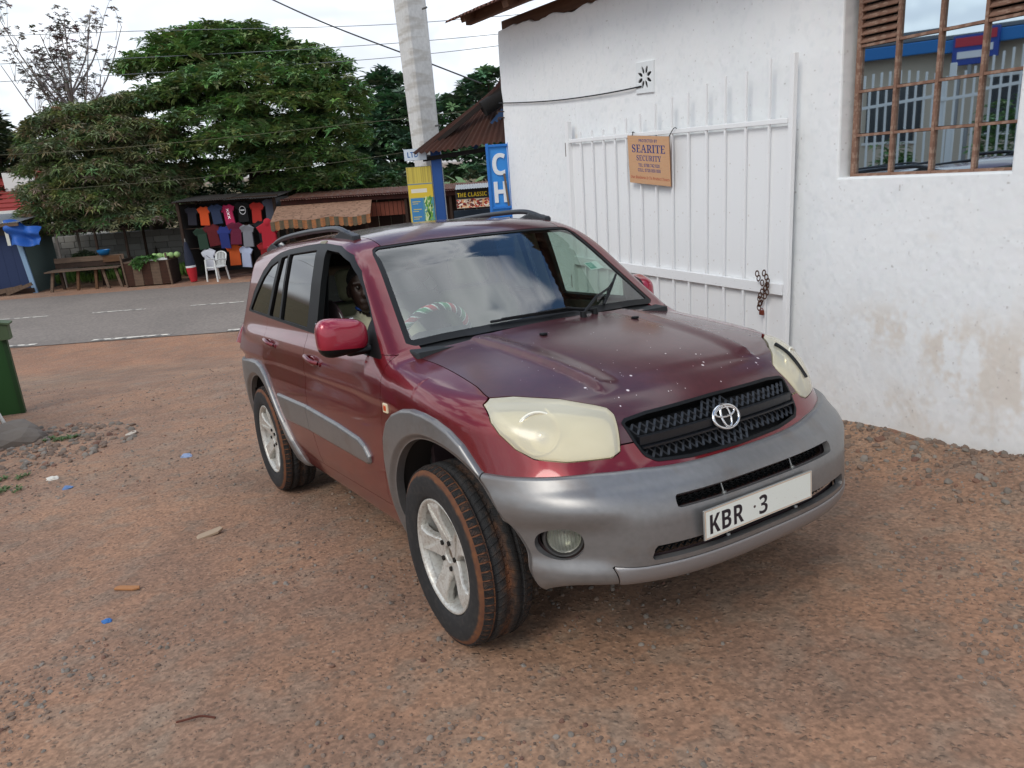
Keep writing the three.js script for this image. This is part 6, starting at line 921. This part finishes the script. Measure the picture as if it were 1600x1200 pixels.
// ---------------------------------------------------------------- concrete pole, wires
{
  const p = thing('concrete_pole', 'tapered pale concrete power pole standing behind the kiosk', 'pole', [-.83, groundY(-.83, -10.4), -10.4]), H = 8.2, a = .125, b = .178;
  const ct = dataTex(512, (u, v) => { const n = fbm(u * 6, v * 12, 3, 5, 6), m = fbm(u * 60, v * 60, 9, 3, 60); const k = .78 + .07 * (n - .5) + .09 * (m - .5); return mix3([k, k, k * .985], [.58, .55, .50], clamp((fbm(u * 3, v * 22, 14, 4, 3) - .56) * 5) * .5); }, { srgb: true });
  const ch = .03, ring = (y, r) => [[-r + ch, r], [r - ch, r], [r, r - ch], [r, -r + ch], [r - ch, -r], [-r + ch, -r], [-r, -r + ch], [-r, r - ch]].map(([x, z]) => [x, y, z]);
  const P = [], U = [], n = 24; for (let i = 0; i < n; i++) { const A = ring(H * i / n, lerp(a, b, i / n)), B = ring(H * (i + 1) / n, lerp(a, b, (i + 1) / n)); for (let k = 0; k < 8; k++) { const q = (k + 1) % 8; for (const [v, y] of [[A[k], 0], [A[q], 0], [B[q], 0], [A[k], 0], [B[q], 0], [B[k], 0]]) { P.push(...v); U.push((v[0] + v[2]) * .8, v[1] * .5); } } }
  const g = new THREE.BufferGeometry(); g.setAttribute('position', new THREE.Float32BufferAttribute(P, 3)); g.setAttribute('uv', new THREE.Float32BufferAttribute(U, 2)); g.computeVertexNormals(); mesh('shaft', g, std(0xffffff, .9, 0, { map: ct, bumpMap: ct, bumpScale: .004, side: THREE.DoubleSide }), p); p.rotation.y = .62; p.rotation.z = .022;
  for (const y of [2.95, 4.3]) mesh('step_bolt', rod([.05, y, .2], [.05, y, .30], .012, 8), std(0x6a6a68, .6, .6), p); mesh('cross_arm', bx(1.6, .10, .10, 0, 7.7, .18), woodDark, p);
}
const cableM = std(0x2a2c2e, .7);
const wires = [
  ['sagging cable running down from the sky towards the white building', [[-5.2, 5.4, -17], [-3.2, 4.3, -16.2], [-1.2, 3.35, -15.4], [-.15, 2.85, -15]], .014],
  ['highest of the thin power lines right of the pole', [[-30, 6.6, -26], [-12, 6.1, -26], [-3, 5.72, -26], [3, 5.75, -26]], .010],
  ['middle thin power line right of the pole', [[-30, 5.9, -26.2], [-12, 5.35, -26.2], [-3, 5.20, -26.2], [3, 5.30, -26.2]], .010],
  ['lowest thin power line passing behind the trees', [[-30, 5.2, -26.4], [-12, 4.9, -26.4], [-3, 4.82, -26.4], [3, 5.05, -26.4]], .010],
  ['yellow stay wire crossing in front of the trees', [[-24, 3.0, -22.8], [-12, 2.55, -22.8], [-4, 2.72, -22.8], [2, 2.95, -22.8]], .006],
  ['pale wire below the yellow one before the trees', [[-24, 1.9, -22.6], [-12, 1.55, -22.6], [-4, 1.75, -22.6], [2, 2.35, -22.6]], .005]];
wires.forEach(([l, pts, r], k) => tag(mesh('overhead_wire', tube(pts, r, 60, 5), k > 3 ? std(0x5f5c48, .8) : k ? std(0x6a6e72, .7) : cableM), l, 'wire', 'overhead wires'));

// ---------------------------------------------------------------- kiosk beside the white building
{
  const gy = groundY(-.4, -9.6), k = thing('tin_roof_kiosk', 'small kiosk with blue post and rusty sloping tin roof beside the white building', 'kiosk'); const blue = std(0x164a8c, .6), kioskIron = std(0xa08c80, .85, .15, { map: rustTex, side: THREE.DoubleSide });
  mesh('front_post', bx(.12, 1.68 - gy, .10, -.70, (1.68 + gy) / 2, -9.45, 0, .008), blue, k); mesh('rear_post', bx(.10, 1.7 - gy, .10, -.85, (1.7 + gy) / 2, -11.2), blue, k); mesh('kiosk_wall', bx(1.5, 1.7, .04, .1, gy + .85, -11.2), std(0x24303c, .9), k); mesh('side_wall', bx(.04, 1.0, 1.7, -.80, gy + .5, -10.3), blue, k);
  // roof falls from the white building's corner to the left
  const sheet = (x0, y0, x1, y1, z, l, nm) => { const L = Math.hypot(x1 - x0, y1 - y0), g = corrugated(l, L, .085, .012); g.rotateY(Math.PI / 2); const m = mesh(nm, g, rustIron, k); m.position.set((x0 + x1) / 2, (y0 + y1) / 2, z); m.rotation.z = Math.atan2(y1 - y0, x1 - x0); return m; };
  // two sheets rising from the low front edge to the building's corner, corrugations running up the slope
  const patch = (A, B, C, D, nm, n = 60) => { const P = [], U = [], I = []; for (let i = 0; i <= n; i++) for (let j = 0; j <= 8; j++) { const u = i / n, v = j / 8, p = [0, 1, 2].map(k => lerp(lerp(A[k], B[k], u), lerp(D[k], C[k], u), v)); p[1] += .012 * Math.cos(u * n / 6 * 6.283 * 1.0); P.push(...p); U.push(u * .6, v * .6); if (i < n && j < 8) { const a = i * 9 + j; I.push(a, a + 9, a + 1, a + 1, a + 9, a + 10); } } const g = new THREE.BufferGeometry(); g.setAttribute('position', new THREE.Float32BufferAttribute(P, 3)); g.setAttribute('uv', new THREE.Float32BufferAttribute(U, 2)); g.setIndex(I); g.computeVertexNormals(); return mesh(nm, g, kioskIron, k); };
  patch([-.95, 1.645, -9.25], [-.40, 1.66, -9.20], [.16, 2.44, -10.0], [-.06, 2.26, -10.0], 'roof_sheet', 48); patch([-.42, 1.675, -9.22], [.14, 1.70, -9.05], [.26, 2.42, -9.9], [.14, 2.45, -9.98], 'roof_sheet', 48); patch([-.06, 2.26, -10.0], [.26, 2.44, -9.9], [.3, 2.3, -11.2], [-.8, 1.9, -11.4], 'rear_sheet', 60);
  for (const z of [-9.42, -10.3, -11.1]) mesh('rafter', plank([-.90, 1.60, z], [.2, 2.34, z], .05, .08), std(0x241c18, .9), k); mesh('eave_beam', plank([-.86, 1.60, -9.4], [-.86, 1.60, -11.3], .06, .08, V3(1, 0, 0)), std(0x241c18, .9), k); mesh('cross_beam', plank([-.85, 1.575, -9.42], [.2, 1.66, -9.42], .05, .10), std(0x1d1a18, .9), k); mesh('roll_of_cloth', rod([-.1, 2.08, -9.38], [.15, 2.22, -9.45], .09, 10), std(0x181513, .95), k);
  mesh('diagonal_brace', plank([-.25, 1.66, -9.4], [.14, 2.05, -9.4], .07, .04), std(0x1c3f66, .7), k);
  // painted advert panel on the kiosk side
  const a = thing('advert_panel', 'yellow and blue painted advert panel under the kiosk roof left of the blue post', 'sign'); const t = canvasTex(512, 1100, (c, W, H) => {
    c.fillStyle = '#c9b74e'; c.fillRect(0, 0, W, H); const r = rng(8); c.fillStyle = '#5f7f95'; c.fillRect(0, 250, W, 16); c.fillStyle = '#d4b838'; c.fillRect(0, 266, W, 190); c.fillStyle = '#d9d6c6'; c.fillRect(60, 330, 330, 60); c.fillStyle = '#3c7fb0'; c.fillRect(30, 470, 250, 620); c.fillStyle = '#4f8f9a'; c.fillRect(280, 470, 232, 630);
    c.fillStyle = '#cdb94a'; for (let i = 0; i < 5; i++) { c.fillRect(60 + 12 * (i % 2), 520 + i * 118, 170, 12); c.fillRect(60, 552 + i * 118, 120, 10); } for (let i = 0; i < 120; i++) { c.fillStyle = ['#4f8a34', '#7fae3e', '#2f5f2a', '#c9d8a0'][Math.floor(r() * 4)]; c.beginPath(); c.ellipse(310 + r() * 160, 480 + r() * 560, 8 + r() * 12, 20 + r() * 42, r() * 1.5 - .7, 0, 7); c.fill(); } for (let i = 0; i < 30; i++) { c.fillStyle = 'rgba(80,60,40,.14)'; c.fillRect(r() * W, 0, 6 + r() * 14, 240); } });
  const f = new THREE.PlaneGeometry(.29, .83); mesh('panel_board', bx(.30, .84, .03, -.915, 1.08, -9.40, 0, .004), std(0x6d6a58, .8), a); f.translate(-.915, 1.08, -9.383); mesh('panel_face', f, std(0xffffff, .7, 0, { map: t }), a);
  const n = thing('name_board', 'small white board with blue letters on the kiosk eave', 'sign'); const nt = canvasTex(512, 220, (c, W, H) => { c.fillStyle = '#c9d4dc'; c.fillRect(0, 0, W, H); c.fillStyle = '#2a5f9a'; c.font = 'bold 150px sans-serif'; c.textBaseline = 'middle'; c.fillText('LTD', 60, H / 2); }); mesh('board', bx(.26, .13, .02, -.93, 1.635, -9.335, .0, .003), std(0x9ab0be, .7), n); const nf = new THREE.PlaneGeometry(.255, .125); nf.translate(-.93, 1.635, -9.3235); mesh('board_face', nf, std(0xffffff, .7, 0, { map: nt }), n);
}
{ // blue sign frame at the corner of the white building
  const s = thing('corner_sign', 'upright blue sign with white letters C and H at the white building corner', 'sign', [.03, 0, -8.40], .10), blue = std(0x1d6fc0, .55), pale = std(0x2f86d2, .6), white = std(0xd9dee2, .6);
  mesh('sign_panel', bx(.215, 1.42, .03, 0, .955, -.01, 0, .004), pale, s); for (const x of [-.113, .113]) mesh('frame_side', bx(.026, 1.46, .06, x, .95, 0, 0, .005), blue, s); for (const y of [1.655, 1.02, .93]) mesh('frame_bar', bx(.20, .026, .056, 0, y, .001, 0, .005), blue, s); mesh('lower_plate', bx(.16, .14, .01, 0, .85, .012), white, s);
  const font = await new FontLoader().loadAsync('fonts/droid/droid_sans_bold.typeface.json'); for (const [ch, y] of [['C', 1.36], ['H', 1.075]]) { const g = new TextGeometry(ch, { font, size: .205, depth: .012, curveSegments: 6, bevelEnabled: true, bevelSize: .002, bevelThickness: .002 }); g.computeBoundingBox(); const b = g.boundingBox; g.translate(-(b.min.x + b.max.x) / 2, 0, 0); g.scale(.88, 1.05, 1); g.translate(0, y, .006); mesh('letter', g, white, s); }
  mesh('rust_streak_strip', bx(.022, .34, .006, .062, 1.20, .024, 0, .002, 0, .08), std(0x6a5a48, .9), s); for (const y of [1.55, .6]) mesh('bracket', bx(.10, .02, .02, .15, y, -.01), std(0x3a3a3c, .6, .5), s);
}
// ---------------------------------------------------------------- left edge: green board, white stake in a stone heap
{
  const x = -5.83, z = -8.6, gy = groundY(x, z), b = thing('green_board', 'dark green painted metal board leaning at the left edge of the yard', 'board', [x, gy, z], .35); const gm = std(0x1f4a1c, .55), P = [[-.62, .02], [.10, -.01], [.10, 1.06], [.07, 1.10], [-.62, 1.10]]; mesh('sheet', extrude(P, .03, .004), gm, b); mesh('edge_frame', [plank([.10, 0, .02], [.10, 1.08, .02], .045, .07)], std(0x1a3a18, .5), b); mesh('mail_box', [bx(.14, .18, .14, .12, .98, .10, 0, .006), bx(.20, .02, .18, .12, 1.09, .10, 0, 0, 0, -.22)], std(0x4a5a3c, .7), b); mesh('wire_loop', tube([[-.3, .66, .05], [-.1, .70, .06], [-.08, .63, .06], [-.3, .60, .05]], .008, 20, 6), std(0xd2d2cc, .6), b);
  const sx = -4.98, sz = -7.15, sy = groundY(sx, sz), s = thing('white_stake', 'thin white stake with a blue and white tag set in stones at left', 'stake', [sx, sy, sz]); mesh('stake', rod([.06, 0, 0], [-.10, .52, 0], .016, 8), std(0xcfccc4, .7), s); mesh('tag', bx(.16, .20, .02, -.16, .52, .01, 0, .004), std(0xd4d8dc, .6), s); mesh('tag_top', bx(.16, .16, .02, -.17, .70, .01, 0, .004), std(0x2345a0, .6), s);
  const r = rng(31), cm = [0x746a60, 0x82776b, 0x665d55].map(c => std(c, .95)); for (let k = 0; k < 7; k++) { const g = new THREE.IcosahedronGeometry(.10 + .10 * r(), 2), p = g.attributes.position; for (let i = 0; i < p.count; i++) { const f = .8 + .45 * fbm(p.getX(i) * 7 + k * 5, p.getY(i) * 7, p.getZ(i) * 7, 3); p.setXYZ(i, p.getX(i) * f * 1.25, p.getY(i) * f * .72, p.getZ(i) * f); } g.computeVertexNormals(); const X = sx + .02 + (k === 0 ? .12 : (r() - .5) * .7), Z = sz + (k === 0 ? .1 : (r() - .5) * .45), m = mesh('rock', g, cm[k % 3]); m.position.set(X, groundY(X, Z) + .02, Z); m.rotation.y = r() * 6; if (k === 0) m.scale.setScalar(1.35); tag(m, ['largest grey rock at the foot of the white stake', 'second rock in the heap round the white stake', 'small pale rock of the heap by the stake', 'dark flat rock of the heap by the stake', 'rounded rock at the edge of the stake heap', 'lumpy brown rock of the heap by the stake', 'last small rock of the heap by the stake'][k], 'rock', 'rocks round the stake'); }
  // weeds
  const w = new THREE.InstancedMesh(sprigGeo(15, 8, .045, .014, -.6, .7), std(new THREE.Color(.10, .16, .06), .8, 0, { side: THREE.DoubleSide }), 110), M = new THREE.Matrix4(); for (let i = 0; i < 110; i++) { const [cx, cz, q] = [[-4.35, -6.95, .16], [-4.1, -5.6, .22], [-4.45, -5.75, .2], [-3.9, -5.3, .2]][i % 4], X = cx + (r() - .5) * 2 * q, Z = cz + (r() - .5) * q; M.makeRotationY(r() * 6).setPosition(X, groundY(X, Z) + relief(X, Z), Z); w.setMatrixAt(i, M); } w.name = 'weeds'; w.userData = { kind: 'stuff', label: 'small green weeds among the grit at left' }; scene.add(w);
}
// ---------------------------------------------------------------- litter on the yard
const LITX = [[-1.944, -3.335], [-1.783, -3.977], [-3.604, -6.831], [-1.877, -3.001], [-3.3, -5.211], [-2.634, -5.743], [-3.588, -5.519], [-1.164, -2.2]];
{
  const lay = (name, geo, mat, x, z, turn, label, cat, up = .006) => { const m = mesh(name, geo, mat); m.position.set(x, groundY(x, z) + relief(x, z) + up, z); m.rotation.set(.087, turn, -.03); return tag(m, label, cat); };
  const chip = (l, w, h) => { const g = extrude([[-l / 2, -w / 2], [l * .30, -w * .62], [l / 2, -w * .1], [l * .44, w * .45], [-l * .40, w * .5], [-l / 2, w * .2]], h, .002); g.rotateX(-Math.PI / 2); const p = g.attributes.position; for (let i = 0; i < p.count; i++) p.setY(i, p.getY(i) + .015 * Math.sin(p.getX(i) * 9)); g.computeVertexNormals(); return boxUV(g); };
  lay('wood_offcut', chip(.135, .024, .006), std(0xa8744a, .85), LITX[0][0], LITX[0][1], -.25, 'orange brown wood splinter lying on the earth at lower left', 'wood');
  lay('wood_offcut', chip(.14, .045, .010), std(0xa8927a, .9), LITX[1][0], LITX[1][1], .5, 'pale flat wood chip on the earth left of the front wheel', 'wood');
  lay('wood_offcut', chip(.10, .05, .008), std(0xbdb0a0, .9), LITX[2][0], LITX[2][1], .9, 'small whitish chip far left near the road', 'wood');
  const crumple = (s, seed) => { const g = new THREE.IcosahedronGeometry(s, 2), p = g.attributes.position; for (let i = 0; i < p.count; i++) { const f = .5 + 1.0 * fbm(p.getX(i) / s * 2.2 + seed, p.getY(i) / s * 2.2, p.getZ(i) / s * 2.2, 3); p.setXYZ(i, p.getX(i) * f * 1.3, p.getY(i) * f * .45, p.getZ(i) * f); } g.computeVertexNormals(); return g; };
  lay('plastic_scrap', crumple(.016, 1), std(0x2a68a8, .5), LITX[3][0], LITX[3][1], 0, 'bright blue plastic scrap on the earth at lower left', 'litter');
  lay('plastic_scrap', crumple(.028, 4), std(0x5a78a4, .55), LITX[4][0], LITX[4][1], 0, 'blue crumpled wrapper on the grit at left', 'litter');
  lay('plastic_scrap', crumple(.035, 7), std(0x8a9ab8, .5), LITX[5][0], LITX[5][1], 0, 'pale blue wrapper scrap left of the rear wheel', 'litter');
  lay('paper_scrap', crumple(.035, 9), std(0xd6d0c4, .8), LITX[6][0], LITX[6][1], 0, 'white paper scrap on the grit near the green board', 'litter');
  lay('twig', tube([[-.06, 0, 0], [-.02, .012, .008], [.02, .006, -.004], [.07, .004, .012]], .004, 14, 5), std(0x5a2e20, .9), LITX[7][0], LITX[7][1], .15, 'short reddish twig on the earth in the foreground', 'twig');
}
// ---------------------------------------------------------------- across the yard, outside the frame to the left: what the panes and the windscreen mirror
{
  // dark blue car parked across the yard
  const c2 = car.clone(); c2.name = numbered('parked_car'); scene.add(c2); c2.userData = { label: 'dark blue car parked across the yard, mirrored low in the window panes', category: 'car' };
  const swap = new Map([[CM.paint, std(0x1c2c44, .3, .4)], [CM.hood, std(0x22324a, .3, .4)], [CM.roof, std(0x3a4a60, .25, .4)], [CM.mirrorCap, std(0x1c2c44, .3, .4)]]); const drop = []; c2.traverse(o => { if (o.material && swap.has(o.material)) o.material = swap.get(o.material); if (o.name === 'number_plate' || o.name === 'badge' || o.name === 'badge_backing' || o.name === 'licence_sticker') drop.push(o); }); drop.forEach(o => o.removeFromParent());
  const x = -5.9, z = -4.0, n = V3(-.03009, .99575, -.08702); c2.position.set(x, groundY(x, z), z); const f = V3(.25, 0, .97); f.addScaledVector(n, -f.dot(n)).normalize(); c2.quaternion.setFromRotationMatrix(new THREE.Matrix4().makeBasis(f, n, f.clone().cross(n)));
  // white palisade with arched rail
  const w = std(0xd6dadb, .55), fence = thing('white_fence', 'tall white steel palisade across the yard, mirrored in the window panes', 'fence'); const fx = -8.4, z0 = -9.5, z1 = 1.5; for (let k = 0, q = z0; q < z1; q += .135, k++) { const gy = groundY(fx, q), arch = .25 * Math.abs(Math.sin((q - z0) / 2.2 * Math.PI)); mesh('picket', bx(.035, 3.05 + arch, .035, fx, gy + 1.55 + arch / 2, q, 0, .004), w, fence); } for (const y of [.35, 1.45, 2.65]) for (let q = z0; q < z1 - .1; q += 2.2) mesh('fence_rail', plank([fx, groundY(fx, q) + y, q], [fx, groundY(fx, q + 2.2) + y, q + 2.2], .05, .05, V3(1, 0, 0)), w, fence); for (let q = z0; q <= z1; q += 2.2) mesh('fence_post', bx(.10, 3.3, .10, fx - .05, groundY(fx, q) + 1.65, q, 0, .01), w, fence);
  // clipped bushes
  [[-9.3, -4.1, 1.0, 'round green bush mirrored at the right of the window'], [-9.3, -5.9, .8, 'smaller green bush mirrored in the middle of the window'], [-9.4, -7.2, .85, 'green bush mirrored at the left of the window']].forEach(([bx0, bz, s, l], k) => { const gy = groundY(bx0, bz), t = thing('clipped_bush', l, 'bush', [bx0, gy, bz], 0, 'bushes behind the white fence'); mesh('stem', taper([[0, 0, 0], [.03, .5, 0], [0, 1.0, 0]], .06, .03), bark, t); crown(t, [[0, 1.25 * s, 0, .75 * s, 1.15 * s, .75 * s]], sprigBroad, 170, [[.10, .22, .05], [.13, .27, .06]], 200 + k, .6, .6); });
  // shop building with a blue roof edge
  const b = thing('blue_edged_building', 'beige building with blue roof edge across the yard, mirrored in the window', 'building', [-15.5, -.45, -5.5], .12), wall = std(0xb8afa0, .9); mesh('wall', bx(4, 3.7, 9, 0, 1.85, 0), wall, b); mesh('roof_edge', bx(4.6, .26, 9.8, .1, 3.85, 0, 0, .02, 0, -.06), std(0x1f6fb4, .5), b); mesh('roof', bx(4.5, .08, 9.7, 0, 4.05, 0, 0, 0, 0, -.06), std(0x6a6e70, .6, .3), b); for (const zz of [-3, -.8, 1.6, 3.4]) { const wi = mesh('window', bx(.06, 1.2, 1.1, 2.02, 2.2, zz), std(0x2a3036, .15), b); mesh('window_frame', [bx(.08, .06, 1.2, 2.03, 2.83, zz), bx(.08, .06, 1.2, 2.03, 1.57, zz)], std(0xd0d2d2, .6), wi); }
  const s = thing('shop_board', 'blue and red sign board above the beige building, mirrored in the window', 'sign', [-13.0, 3.15, -5.15], .12); mesh('board', bx(.10, .60, .7, 0, 0, 0, 0, .01), std(0x1f3f94, .5), s); mesh('red_band', bx(.02, .18, .6, .061, .16, 0), std(0xb0283a, .5), s); mesh('white_band', bx(.02, .14, .5, .061, -.10, 0), std(0xd8dade, .5), s); mesh('post', rod([0, -3.8, 0], [0, -.3, 0], .05, 10), std(0x8a8d90, .5, .4), s);
}
renderer.render(scene, camera);
